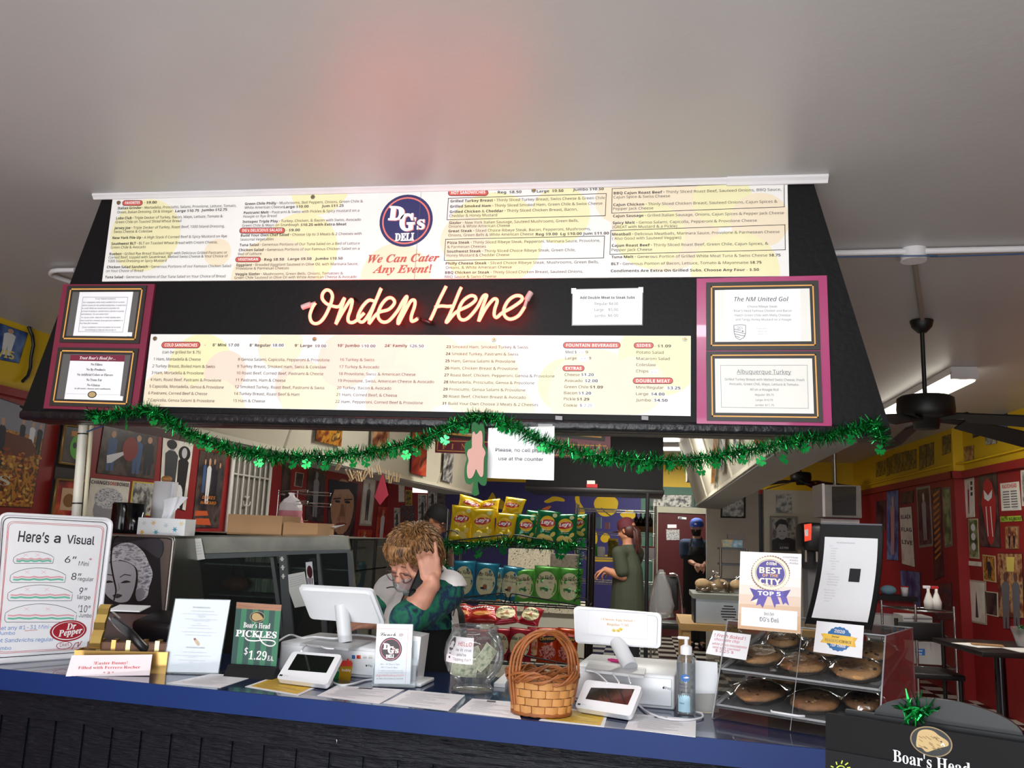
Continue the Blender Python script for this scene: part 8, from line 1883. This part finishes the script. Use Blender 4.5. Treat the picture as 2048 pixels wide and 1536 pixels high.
def fig(P,mb,B,u,v,s,skin,cloth,w=.5,h=.0012):
 shape(P,mb,B,[(u-.10*s*w,v+.16*s),(u-.22*s*w,v+.22*s),(u-.2*s*w,v+.55*s),(u-.16*s*w,v+.98*s),(u-.03*s*w,v+.98*s),(u,v+.62*s),(u+.04*s*w,v+.98*s),(u+.17*s*w,v+.98*s),(u+.2*s*w,v+.55*s),(u+.22*s*w,v+.22*s),(u+.10*s*w,v+.16*s)],cloth,h);oval(P,mb,B,u,v+.08*s,.085*s*w*1.3,.085*s,skin,h+.0003)
def wr(P,mb,B,t,u0,v,u1,cap,m,f=bold,h=.0018):a=B(u0,v);b=B(u1,v);P.text(mb,f(t),a[0],a[1],b[0],b[1],cap,m,h)
SK=M_GR[3];M_FL=mat('figure_skin_print','#c69a7c',.5);M_OL=mat('figure_dark_print','#1d2230',.5);M_DEN=mat('denim_print','#3c5a86',.5);M_WP=M_GR[5];M_YL=mat('title_yellow','#e6cf6a',.5);M_SIL=mat('title_silver','#cfcabd',.5);M_FLW=mat('flower_orange_print','#c8782a',.5);M_GLD=mat('gilt_frame','#9a7c46',.4,.5)
PL=Panel((XL+.005,0,1.6),(0,1,0),(0,0,1));PLb=Panel((XL+.02,0,1.6),(0,1,0),(0,0,1));PLk=Panel((XL+.035,0,1.6),(0,1,0),(0,0,1))
def d1(mb,B):fig(PL,mb,B,.62,.05,.8,M_FL,M_WP,.8);wr(PL,mb,B,'ELVIS',.05,.92,.85,16,M_YL)
poster(PL,[(-30,636),(56,666),(38,727),(-40,712)],'blue','blue poster of a white suited singer on the yellow wall at far left',5,None,d1)
def d2(mb,B):
 shape(PL,mb,B,[(0,.0),(1,0),(1,.26),(0,.26)],mat('dusk_sky_print','#8f8f9c',.5),.001)
 for u,c in((.05,M_WP),(.22,M_OL),(.72,M_OL),(.85,M_WP),(.95,M_OL)):fig(PL,mb,B,u,.12,.34,M_FL,c,.5)
 shape(PL,mb,B,[(.0,.34),(.3,.28),(.85,.3),(.95,.42),(.8,.5),(.05,.5)],mat('sofa_print','#6a3420',.5),.0013);fig(PL,mb,B,.45,.16,.46,M_FL,M_OL,.5,.0016);r=random.Random(6)
 for i in range(150):u,v=r.random(),.44+.55*r.random();oval(PL,mb,B,u,v,.03,.014,r.choice((M_FLW,mat('flower_gold_print','#d9a848',.5),mat('flower_rust_print','#8a3a1c',.5))),.002+.00001*i,7)
 wr(PL,mb,B,'eeDS',-.2,.80,.62,20,M_SIL,serif,.004)
poster(PL,[(-60,776),(95,828),(64,1016),(-70,1010)],'gold','tall poster of a group among orange flowers at the far left wall',14,None,d2)
def d3(mb,B):oval(PLk,mb,B,.6,.55,.3,.34,mat('mask_green_print','#5cb82c',.5));oval(PLk,mb,B,.5,.5,.08,.09,M_OL,.0018);oval(PLk,mb,B,.74,.5,.08,.09,M_OL,.0018);shape(PLk,mb,B,[(.3,.1),(.9,.1),(.9,.25),(.3,.25)],M_FLW)
poster(PLk,[(130,850),(176,855),(172,933),(118,925)],'dark','gold framed black picture with a green oval beside the white pipe',5,None,d3,M_GLD,'framed_picture')
def d4(mb,B):shape(PLk,mb,B,[(.2,.2),(.8,.2),(.8,.85),(.2,.85)],mat('print_cream','#d3b088',.5));oval(PLk,mb,B,.5,.56,.22,.2,mat('sun_print','#8a5a24',.5),.0018)
poster(PLk,[(114,958),(170,962),(165,1036),(102,1032)],'red','gilt framed red picture with a small sun below the green oval one',5,None,d4,M_GLD,'framed_picture')
def d5(mb,B):
 for u,c in((.2,M_DEN),(.66,M_DEN),(.86,M_OL)):fig(PL,mb,B,u,.1,.85,M_FL,c,.45)
 oval(PL,mb,B,.52,.42,.14,.26,mat('crest_red_print','#8a2420',.5),.002);shape(PL,mb,B,[(.12,.62),(.4,.5),(.42,.56),(.22,.76),(.14,.78)],M_WP,.0022)
poster(PL,[(208,848),(318,868),(308,959),(193,946)],'dark','dark wide band poster with guitar player right of the white pipe',7,None,d5)
def d6(mb,B):oval(PL,mb,B,.5,.68,.36,.34,M_GR[3]);oval(PL,mb,B,.5,.42,.36,.24,hr,.0018);wr(PL,mb,B,'CHANGES',.02,.12,.48,7,M_INK);wr(PL,mb,B,'ONE',.49,.12,.66,7,M_RED);wr(PL,mb,B,'BOWIE',.67,.12,.98,7,M_INK)
poster(PL,[(181,955),(261,963),(251,1050),(170,1048)],'pale','pale record poster with combed back hair and red and black title',4,None,d6)
poster(PL,[(266,962),(312,966),(304,1032),(258,1028)],'bw','small yellow bordered photo beside the paper towel roll',14,'#cdbb4a')
def d8(mb,B):fig(PL,mb,B,.32,.03,1,SK,M_GR[1],1.0);fig(PL,mb,B,.74,.12,.9,M_GR[4],M_GR[0],.9);oval(PL,mb,B,.3,.1,.17,.07,M_GR[0],.002);oval(PL,mb,B,.74,.2,.2,.11,M_GR[0],.0014);oval(PL,mb,B,.68,.82,.14,.16,M_WP,.002)
poster(PL,[(326,871),(388,882),(371,1022),(318,1006)],'pale','tall black and white poster of a couple with a pale mask',3,None,d8)
def d9(mb,B):
 for u,v,c in((.25,.1,M_DEN),(.6,.08,M_OL),(.82,.12,M_GR[1])):fig(PL,mb,B,u,v,.45,M_FL,c,.6)
 fig(PL,mb,B,.42,.08,.62,M_FL,M_WP,.6,.0016);wr(PL,mb,B,'DUKES',.25,.62,.75,6,M_FLW,boldit,.003);wr(PL,mb,B,'HAZZARD',.2,.69,.8,6,M_FLW,boldit,.003);shape(PL,mb,B,[(.05,.78),(.5,.78),(.56,.84),(.04,.85)],mat('car_orange_print','#c8562a',.5));shape(PL,mb,B,[(.08,.88),(.6,.88),(.7,.97),(.05,.96)],MATS['car_orange_print'])
poster(PL,[(400,900),(453,909),(437,1056),(384,1056)],'dark','tall television poster with a white suited man and orange cars',8,None,d9)
# barred gate
root=thing('security_gate','white barred security gate over a grey door on the left wall','gate',PL.xyz(*PL.uv(490,1071)));GQ=[(463,900),(538,916),(527,1180),(444,1180)]
mb=MB();PL.sheet(mb,GQ,mat('grey_door_panel','#8c867e',.6),.004);mb.build('door_panel',root);mb=MB();q=[PL.uv(*p)for p in GQ];W3=lambda u,v,h=.03:PL.xyz(q[0].x+(q[1].x-q[0].x)*u,.0+(q[0].y+(q[3].y-q[0].y)*v),h);M_GATE=mat('gate_white','#cfccc4',.5);mb.tube([W3(0,0),W3(1,0),W3(1,1),W3(0,1)],.022,M_GATE,6,closed=True);mb.build('gate_frame',root)
for k in range(1,7):mb=MB();mb.tube([W3(k/7,0),W3(k/7,1)],.010,M_GATE,6);mb.build('bar',root)
for v in(.17,.62):mb=MB();mb.tube([W3(0,v),W3(1,v)],.010,M_GATE,6);mb.build('rail',root)
for s in(1,-1):mb=MB();mb.tube([W3(.43+s*(.0+.09*(1+cos(t))*.5),.36+.035*sin(t))for t in[i*.6 for i in range(9)]],.008,M_GATE,5);mb.build('scroll',root)
def ef(mb,B):oval(PL,mb,B,.5,.45,.42,.5,pmat('face',5));shape(PL,mb,B,[(.0,.0),(1,.0),(1,.3),(.7,.12),(.2,.16),(.06,.4),(0,.5)],M_OL,.002);[oval(PL,mb,B,u,.36,.1,.022,M_OL,.003)for u in(.32,.68)];[shape(PL,mb,B,[(u-.14,.31),(u+.14,.29),(u+.14,.31),(u-.14,.335)],M_OL,.003)for u in(.3,.7)];shape(PL,mb,B,[(.46,.4),(.54,.4),(.62,.62),(.4,.62)],mat('nose_print','#9a6a50',.5),.003);oval(PL,mb,B,.5,.76,.2,.03,mat('lip_print','#9a4a44',.5),.003)
F1=lambda sk,cl,w=.9:(lambda mb,B:fig(PL,mb,B,.5,.08,.86,sk,cl,w))
for q,k,lb,sc,bd,de in(([(566,917),(583,921),(578,1040),(560,1036)],'dark','narrow black poster just right of the barred gate',6,None,None),([(592,944),(608,947),(604,975),(589,972)],'dark','small dark picture with pale edge above the wire rack',12,'#b8b2a6',None),([(617,930),(653,938),(646,1046),(610,1040)],'dark','dark poster with a grey robed statue figure',6,None,F1(SK,M_GR[3],.8)),([(658,958),(716,967),(707,1074),(654,1078)],'dark','large poster of a close up staring face',6,None,ef),([(728,953),(753,957),(743,1052),(719,1051)],'pale','tall grey poster with a small standing dark figure',6,'#b8b4a4',F1(SK,M_GR[1])),([(756,1012),(780,1014),(771,1096),(749,1094)],'red','dark red poster of a dancing white figure near the corner',8,None,F1(M_FL,M_WP)),([(716,1058),(745,1059),(737,1120),(709,1118)],'red','dark red poster with several small figures low on the wall',14,None,F1(M_FL,M_WP,.6))):poster(PL,q,k,lb,sc,bd,de)
mb=MB();PN=Panel((0,5.72,1.6),(1,0,0),(0,0,1));PN.sheet(mb,[(765,945),(776,990),(760,1010),(749,994)],mat('pink_cloth','#b83a50',.8),.01);o=tag(mb.build('hanging_cloth'),'pink cloth pegged on a line below the left soffit','cloth')
PW=Panel((0,12.995,1.6),(1,0,0),(0,0,1))
for x0,y0,x1,y1,k,lb,bd in((797,967,809,1004,'pale','narrow white poster at the left of the red back wall','#d8d4c8'),(811,980,824,1011,'yel','small yellow poster on the red back wall','#d8c464'),(836,988,854,1050,'bw','tall white poster with black figures on the back wall','#d8d4c8'),(788,1015,800,1062,'bw','narrow lower poster beside the room corner','#c8c4b8'),(802,1011,830,1051,'band','square colourful band poster on the red back wall',None),(856,976,874,1019,'bw','poster above the person in the black cap','#c8c4b8'),(875,980,891,1024,'dark','dark narrow poster at the purple wall edge',None)):poster(PW,[(x0,y0),(x1,y0+1),(x1,y1),(x0,y1)],k,lb,14,bd,(lambda mb,B:fig(PW,mb,B,.5,.1,.85,SK,M_GR[0],.9))if k=='bw' else None)
mb=MB();PW.sheet(mb,[(825,971),(855,973),(855,986),(825,985)],mat('lit_transom','#fdf6f2',.5,emit=1.6),.003);o=mb.build('window_1');o['kind']='structure'
# soffit art
sl=Vector((.24,6,0));PS=Panel(Vector((-2.05,2.87,1.985)),sl,(LSH,0,.815));PS.O+=PS.N*.022
for q,k,lb in(([(637,826),(688,826),(682.5,894),(631,882)],'gold','dark blue and orange art poster on the left soffit'),([(745,829),(782,829),(776,918),(741,909)],'warm','brown art poster in the middle of the left soffit'),([(826,831),(857,831),(852,954),(822,947)],'red','tall red flame poster towards the end of the left soffit'),([(888,905),(908,908),(904,966),(885,961)],'bw','small grey picture at the end of the left soffit')):poster(PS,q,k,lb,11,'#8f8a7c' if k=='warm' else None)
mb=MB()
for i,(c,q)in enumerate((('#1f6a78',[(434,832),(446,838),(446,848),(437,846)]),('#b8598a',[(430,826),(452,826),(456,842),(446,838)]),('#d8983a',[(444,838),(450,842),(451,850),(446,846)]))):PS.sheet(mb,q,mat('kite_'+'abc'[i],c,.5),.004,.012+.001*i)
tag(mb.build('paper_butterfly'),'colourful paper wing hanging at the left soffit','decoration')
PR=Panel(Vector((.55,2.87,1.985)),(-.08,-7.38,0),(RSH,0,.815));PR.O+=PR.N*.02
for q,k,lb in(([(1428,858),(1438.5,858),(1428,970),(1421,972)],'gold','narrow gilt picture at the far end of the right soffit'),([(1439.6,858),(1451,858),(1447,943),(1437.5,946)],'bw','dark narrow picture second along the right soffit'),([(1465.6,858),(1478,858),(1477,917),(1466,920)],'bw','pale narrow picture third along the right soffit'),([(1507,858),(1536,858),(1525,886),(1508,889)],'red','grey red picture nearest along the right soffit')):poster(PR,q,k,lb,12,'#b8b09c')
# clothes line with pegs
mb=MB();pl=[(678,925),(690,935),(702,946),(720,952),(738,948),(757,944),(775,950),(795,955)];cl=[ay(x,y,4.8+.0105*(x-679))for i,(x,y)in enumerate(pl)];cl.insert(0,Vector((-1.93,4.75,1.98)));cl.append(Vector((-1.87,6.1,1.98)));mb.tube(cl,.003,M_GREYINK,5);tag(mb.build('clothes_line'),'thin line of wooden pegs under the left soffit','line')
for k,(x,y)in enumerate(((679,930),(699,949),(707,953),(713,952),(718,953),(724,952),(730,949),(741,945),(757,940),(774,949),(781,957),(790,954),(796,955))):
 Y=4.78+.0105*(x-679);p=ay(x,y,Y);a=random.Random(k).uniform(-.7,.7);d=Vector((sin(a),0,cos(a)));mb=MB()
 for s in(-1,1):mb.cyl(p-d*.035+Vector((.006*s,0,0)),p+d*.035+Vector((.012*s,0,0)),.006,mat('peg_wood','#c3a680',.7),n=6)
 tag(mb.build('clothes_peg'),'wooden clothes peg on the line under the left soffit','peg','clothes pegs on the line')
 # partition pictures
PP=Panel((0,YP-.001,1.6),(1,0,0),(0,0,1));PQ=Panel((0,YP-.105,1.6),(1,0,0),(0,0,1))
poster(PP,[(1443,997),(1490,995),(1490,1035),(1442,1034)],'bw','dark framed group photo on the beige partition',14,'#1f1612',None,mat('dark_wood_frame','#241812',.5),'framed_picture')
PG=Panel((0,12.93,1.6),(1,0,0),(0,0,1));poster(PG,[(1301,988),(1388,990),(1388,1015),(1301,1013)],'bw','wide silver picture over the dark red door',12,'#4a5a54',None,None,'framed_picture')
poster(PQ,[(1552,989),(1583,988),(1584,1027),(1552,1026)],'bw','small black and white picture above the portrait on the cream panel',16)
def dm(mb,B):shape(PQ,mb,B,[(.0,.68),(.25,.6),(.75,.6),(1,.68),(1,1),(0,1)],M_GR[0]);oval(PQ,mb,B,.42,.42,.23,.24,M_GR[4],.0016);shape(PQ,mb,B,[(.15,.36),(.15,.14),(.35,.03),(.58,.05),(.7,.2),(.66,.34),(.6,.2),(.3,.18)],M_GR[0],.002);[oval(PQ,mb,B,u,.4,.05,.012,M_GR[0],.0022)for u in(.33,.52)];shape(PQ,mb,B,[(.33,.54),(.5,.54),(.5,.555),(.33,.555)],M_GR[2],.0022);shape(PQ,mb,B,[(.28,.76),(.74,.76),(.74,.98),(.28,.98)],M_GR[1],.0022);wr(PQ,mb,B,'42799',.32,.94,.7,4,M_GR[5],bold,.0028)
poster(PQ,[(1541,1033),(1594,1034),(1594,1105),(1541,1104)],'bw','framed grey portrait of a man with a number board on the cream panel',3,'#8f8d84',dm,M_FRM,'framed_picture')
# right wall
P1=Panel((XR-.005,0,1.6),(0,-1,0),(0,0,1));P2=Panel((XR2-.005,0,1.6),(0,-1,0),(0,0,1))
FG=lambda P,sk,cl,w=.9:(lambda mb,B:fig(P,mb,B,.5,.08,.86,sk,cl,w))
def dbl(mb,B):
 for k,t in enumerate(('BLACK','FLAG','LIVE')):wr(P1,mb,B,t,.08,.2+.22*k,.92,8,M_INK)
def dsp(mb,B):
 for k in range(11):shape(P1,mb,B,[(.15,.06+.07*k),(.85,.02+.07*k),(.8,.05+.07*k),(.2,.09+.07*k)],M_FLW)
for q,k,lb,de,bd in(([(1752,1003),(1771,1000),(1771,1062),(1752,1064)],'dark','dark narrow poster at the far end of the right wall',None,None),([(1774,983),(1797,979),(1797,1122),(1774,1120)],'blue','tall blue poster with a pale figure on the right wall',FG(P1,M_FL,mat('pink_print','#b0827a',.5)),None),([(1801,985),(1827,981),(1826,1006),(1801,1009)],'dark','small black poster above the white lettered one',None,None),([(1799,1015),(1823,1012),(1830,1135),(1804,1128)],'pale','white poster with heavy black lettering on the right wall',dbl,None),([(1832,975),(1859,971),(1866,1092),(1838,1096)],'dark','tall dark poster with a grey figure on the right wall',FG(P1,M_GR[4],M_GR[3]),'#8f8d84'),([(1863,978),(1881,974),(1887,1152),(1868,1162)],'dark','narrow black poster with an orange spiral',dsp,None),([(1884,976),(1899,973),(1904,1092),(1889,1096)],'green','narrow grey green poster at the wall jog',None,'#6e6a5c'),([(1862,1170),(1902,1165),(1906,1240),(1866,1240)],'band','dark lower poster beside the jog behind the cart',None,None),([(1800,1140),(1840,1144),(1842,1215),(1804,1210)],'blue','dark blue lower poster behind the drinks shelf',None,None)):poster(P1,q,k,lb,8,bd,de)
for k,(x0,y0,x1,y1)in enumerate(((1752,922,1770,952),(1772,914,1784,950),(1786,906,1806,945),(1808,900,1832,939),(1838,890,1852,937),(1853,886,1867,931),(1884,870,1901,908))):poster(P1,[(x0,y0+3),(x1,y0-2),(x1,y1-3),(x0,y1+3)],'yel','dim poster on the far yellow wall band, %s counting from the television'%('first','second','third','fourth','fifth','sixth','seventh')[k],10,None,None,None,'poster','dim posters on the yellow band')
M_TNG=mat('lolling_red_print','#b02a2c',.5)
def dt(mb,B):shape(P2,mb,B,[(.3,.12),(.5,.06),(.72,.12),(.9,.36),(.85,.6),(.7,.92),(.55,.98),(.42,.92),(.25,.6),(.12,.4)],M_TNG);shape(P2,mb,B,[(.28,.22),(.5,.3),(.74,.22),(.7,.33),(.5,.38),(.3,.34)],M_WP,.0018);[shape(P2,mb,B,[(u,.45),(u+.05,.45),(u+.1,.86),(u+.06,.86)],M_WP,.002)for u in(.35,.58)]
def dr(mb,B):
 wr(P2,mb,B,'RADIOHEAD',.06,.17,.94,8,M_RED)
 for k in range(7):[shape(P2,mb,B,[(u0,.28+.1*k),(u1,.28+.1*k),(u1,.33+.1*k),(u0,.33+.1*k)],M_GREYINK)for u0,u1 in((.08,.46),(.54,.92))]
def dfn(mb,B):wr(P2,mb,B,'FAITH NO MORE',.04,.8,.96,6,mat('ink_forest','#1f3a14',.5))
def dpi(mb,B):fig(P2,mb,B,.42,.1,.85,M_FL,mat('magenta_print','#8a2a4a',.5));[shape(P2,mb,B,[(.68,v),(.92,v),(.92,v+.1),(.68,v+.1)],M_OL)for v in(.05,.2,.35)]
def dba(mb,B):[oval(P2,mb,B,.5,v,.26,.1,M_WP)for v in(.2,.45,.72)]
def dfo(mb,B):fig(P2,mb,B,.3,.3,.7,M_FL,M_OL,.5);fig(P2,mb,B,.7,.3,.7,M_FL,M_OL,.5)
def dgu(mb,B):[fig(P2,mb,B,u,.3,.9,mat('dim_face_print','#6a4a44',.5),M_GR[2],.8)for u in(.3,.72)];shape(P2,mb,B,[(.35,.05),(.7,.05),(.66,.28),(.38,.28)],M_YL,.002)
def dtw(mb,B):shape(P2,mb,B,[(.42,.9),(.48,.3),(.5,.2),(.52,.3),(.6,.9)],M_GR[1])
for q,k,lb,de,bd in(([(1928,959),(1947,955),(1949,1034),(1930,1036)],'pale','narrow white poster of a woman in magenta at the jog',dpi,'#d8d4c8'),([(1956,948),(1993,944),(2001,1096),(1960,1093)],'dark','tall black poster with a big red open mouth shape',dt,None),([(2000,967),(2037,963),(2042,1020),(2003,1022)],'pale','white concert bill with red heading on the right wall',dr,'#e0dcd0'),([(2041,941),(2075,937),(2078,1012),(2044,1012)],'bw','black and white poster cut by the right picture edge',None,'#d8d4c8'),([(2000,1033),(2043,1031),(2045,1042),(2001,1044)],'lime','lime green band sticker under the white concert bill',dfn,None),([(1936,1037),(1955,1037),(1958,1118),(1939,1116)],'green','narrow green poster with three ovals',dba,'#b8b48c'),([(1930,1121),(1962,1124),(1962,1133),(1930,1130)],'pale','thin white sign strip below the green oval poster',None,'#d8d4c8'),([(1965,1109),(1990,1112),(1992,1165),(1967,1161)],'gold','small cream bordered poster with a dark figure',FG(P2,M_FL,M_OL),'#c8ba88'),([(2010,1053),(2037,1052),(2037,1098),(2011,1098)],'warm','small group photo on the right wall under the lime sticker',dfo,'#8a6a4a'),([(1995,1106),(2044,1107),(2048,1237),(1997,1234)],'warm','large brown poster of two pale coated figures over the table',dgu,None),([(1932,1158),(1971,1163),(1973,1250),(1936,1243)],'pale','grey poster with a tower and pale border by the table',dtw,'#b8ae9c'),([(1970,1182),(1995,1185),(1996,1234),(1972,1229)],'dark','small ivory framed dark picture above the table',None,'#d0c8b0'),([(1944,840),(1966,833),(1966,870),(1945,876)],'dark','small dark poster high on the yellow wall',None,None),([(1991,823),(2014,815),(2014,873),(1992,880)],'blue','blue and red poster high on the yellow wall',None,None),([(1927,894),(1947,890),(1947,920),(1929,923)],'warm','pale reddish sketch low on the yellow wall',None,None),([(1969,855),(1994,852),(1993,887),(1971,890)],'bw','grey photo poster behind the fan blade',None,None)):poster(P2,q,k,lb,8,bd,de)
mb=MB();mb.tube([ax(x,y,XL+.02)for x,y in((94,651),(60,652),(57,654),(65,672),(67,690),(62,715),(61,735),(56,752),(45,763))],.012,M_BLACK,6);tag(mb.build('wall_cable'),'black cable running down the far left yellow wall','cable')
# pipe on the yellow band
mb=MB();mb.tube([(XR2-.02,4.5,2.47),(XR2-.02,YJ-.1,2.45),(XR-.02,YJ+.1,2.44),(XR-.02,12.9,2.43)],.012,M_YELW,6);tag(mb.build('wall_conduit'),'yellow painted conduit running along the right wall band','conduit')
# DINING SIDE
zt_=.93;YT_=6.75;cx=ay(1998,1300,YT_).x;root=thing('dining_table','dark square table on a chrome pedestal by the red right wall','table',(cx,YT_,0))
mb=MB();mb.box((cx+.1,YT_+.05,zt_-.02),(.78,.82,.035),M_DARKWOOD,Matrix.Rotation(.08,3,'Z'),.006);mb.build('table_top',root);mb=MB();mb.cyl((cx,YT_,.24),(cx,YT_,zt_-.04),.038,mat('dark_chrome','#4a4a50',.15,1.),n=20);mb.build('pedestal',root);mb=MB();mb.lathe([(0,.04),(.05,.045),(.2,.02),(.24,.008),(.24,0),(0,0)],(cx,YT_,ZF),M_BLACK,28);mb.build('base',root)
for k,(x,y,r)in enumerate(((-.17,-.06,.4),(.08,-.22,.15))):
 mb=MB();mb.box((cx+x,YT_+y,zt_+.004),(.2,.26,.004),M_PAPER2,Matrix.Rotation(r,3,'Z'));tag(mb.build('paper_menu'),('white sheet under a brown envelope on the dining table','white sheet nearest the edge of the dining table')[k],'paper')
mb=MB();mb.box((cx-.1,YT_-.06,zt_+.012),(.2,.09,.008),M_CARD,Matrix.Rotation(-.2,3,'Z'));tag(mb.build('brown_envelope'),'crumpled brown envelope on the dining table papers','envelope')
c=Vector((cx+.28,YT_+.1,zt_-.001));root=thing('clear_tub','clear plastic tub of green tinsel on the dining table','tub',c);mb=MB();mb.lathe([(0,.001),(.11,.001),(.15,.13)],c,clear_mat('milky_tub','#dfe6e2',haze=.3),20);mb.build('tub',root);mb=MB();tinsel([c+Vector((.1*cos(t),.08*sin(t),.12+.03*sin(2*t)))for t in[i*.7 for i in range(10)]],.035,700,mb,random.Random(5));mb.build('tinsel',root)
a=Vector((cx-.38,YT_+.35,ZF));root=thing('dining_chair','dark chair tucked under the dining table','chair',a);M_CHD=mat('dark_chair','#151313',.5)
mb=MB();mb.box(a+Vector((0,0,.47)),(.4,.4,.04),M_CHD,None,.01);mb.build('seat',root)
for x,y,h in((-.17,-.17,.45),(.17,-.17,.45),(-.17,.17,.85),(.17,.17,.85)):mb=MB();mb.cyl(a+Vector((x,y,0)),a+Vector((x,y,h)),.016,M_CHD,n=8);mb.build('leg',root)
mb=MB();mb.box(a+Vector((0,.17,.76)),(.36,.025,.14),M_CHD,None,.01);mb.build('backrest',root)
YC=7.6;xa=ay(1790,1220,YC).x;xb=ay(1908,1220,YC).x;root=thing('wire_cart','dark wire cart with boxes left of the dining table','cart',((xa+xb)/2,YC+.2,0));CZ=[ay(1840,y,YC).z for y in(1222,1274,1334)]
for x in(xa,xa+.16,xb):mb=MB();mb.cyl((x,YC+(.0 if x!=xa else .4),0),(x,YC+(.0 if x!=xa else .4),CZ[0]+.05),.011,M_CHROME,n=8);mb.build('post',root)
for z in CZ:
 mb=MB();mb.tube([(xa,YC+.4,z),(xa+.16,YC,z),(xb,YC,z),(xb,YC+.4,z)],.008,M_CHROME,6,closed=True)
 for i in range(9):x=xa+.16+(xb-xa-.16)*i/8;mb.tube([(x,YC,z),(x,YC+.4,z)],.004,M_BLKWIRE,4)
 mb.build('shelf',root)
for q,lb in(((1806,1231,1866,1270.5),'white carton with a dark stripe on the cart middle shelf'),((1829,1283,1887,1330.5),'white coffee filter carton with a blue label on the cart bottom shelf')):
 o=bxq(*q,YC+.05,.28,mat('dull_white_carton','#b9b6b4',.7),'cardboard_box',lb,'box','cartons on the cart');P=Panel((0,YC+.0495,1.6),(1,0,0),(0,0,1));mb=MB()
 if q[0]<1820:P.line(mb,[(1808,1237),(1865,1238)],1.5,M_GREYINK)
 else:P.poly(mb,[(1830,1297),(1850,1298),(1850,1311),(1830,1310)],M_LB);P.text(mb,bold('Brew'),1831,1303,1845,1303.5,4,M_WLET,.0008);P.text(mb,bold('Rite'),1831,1309,1844,1309.5,4,M_WLET,.0008)
 mb.build('printed_label',o)
for k,x in enumerate((1858,1874)):
 c=ay(x,1218,YC+.15);c.z=CZ[0]+.009;mb=MB();mb.lathe([(0,0),(.035,0),(.04,.06),(.02,.12),(.012,.14),(.012,.17),(0,.17)],c,M_PAPER2,14);mb.box(c+Vector((-.012,0,.18)),(.06,.02,.025),M_RED if k else M_WHITE,None,.004);tag(mb.build('spray_bottle'),'white spray bottle with a %s trigger on the cart'%('red' if k else 'white'),'bottle','spray bottles on the cart')
YB=8.6;a=ay(1764,1228,YB);a.z-=ZF;c=Vector((a.x,YB,ZF));root=thing('trash_bin','steel bin with a clear liner beside the wire cart','bin',c);mb=MB();mb.lathe([(0,0),(.13,0),(.14,.02),(.14,a.z-.12),(0,a.z-.12)],c,M_STEEL,24);mb.build('drum',root);mb=MB();mb.lathe([(.142,a.z-.22),(.146,a.z-.05),(.142,a.z)],c,clear_mat('grey_liner','#b9bcbc',haze=.35),24);mb.build('liner',root)
root=thing('side_shelf','black side shelf with a red front panel under the blue poster','shelf',(ay(1790,1190,9.2).x,9.3,0));a=ay(1742,1190,9.2);b=ay(1836,1204,9.2);mb=MB();mb.bb((a.x,9.2,b.z),(b.x,9.6,a.z),M_BLACK);mb.build('shelf_top',root);mb=MB();mb.bb((a.x+.02,9.25,0),(b.x-.02,9.55,b.z),M_REDW);mb.build('front_panel',root)
c=ay(1776,1160,9.35);c.z=a.z;mb=MB();mb.ball(c+Vector((0,0,.05)),(.08,.06,.05),mat('pale_blue_cloth','#7fa6bc',.8),14,8);tag(mb.build('cloth_bundle'),'pale blue cloth bundle on the black side shelf','cloth');c=ay(1809,1170,9.3);c.z=a.z;mb=MB();mb.lathe([(0,0),(.028,0),(.038,.09),(0,.09)],c,M_WHITE,14);mb.lathe([(.04,.09),(.04,.1),(0,.1)],c,M_RED,14);tag(mb.build('paper_cup'),'white paper cup with red rim on the black side shelf','cup')
# set the room down: floor at z = 0
for o in SC.objects:
 if o.parent is None:o.location.z-=ZF
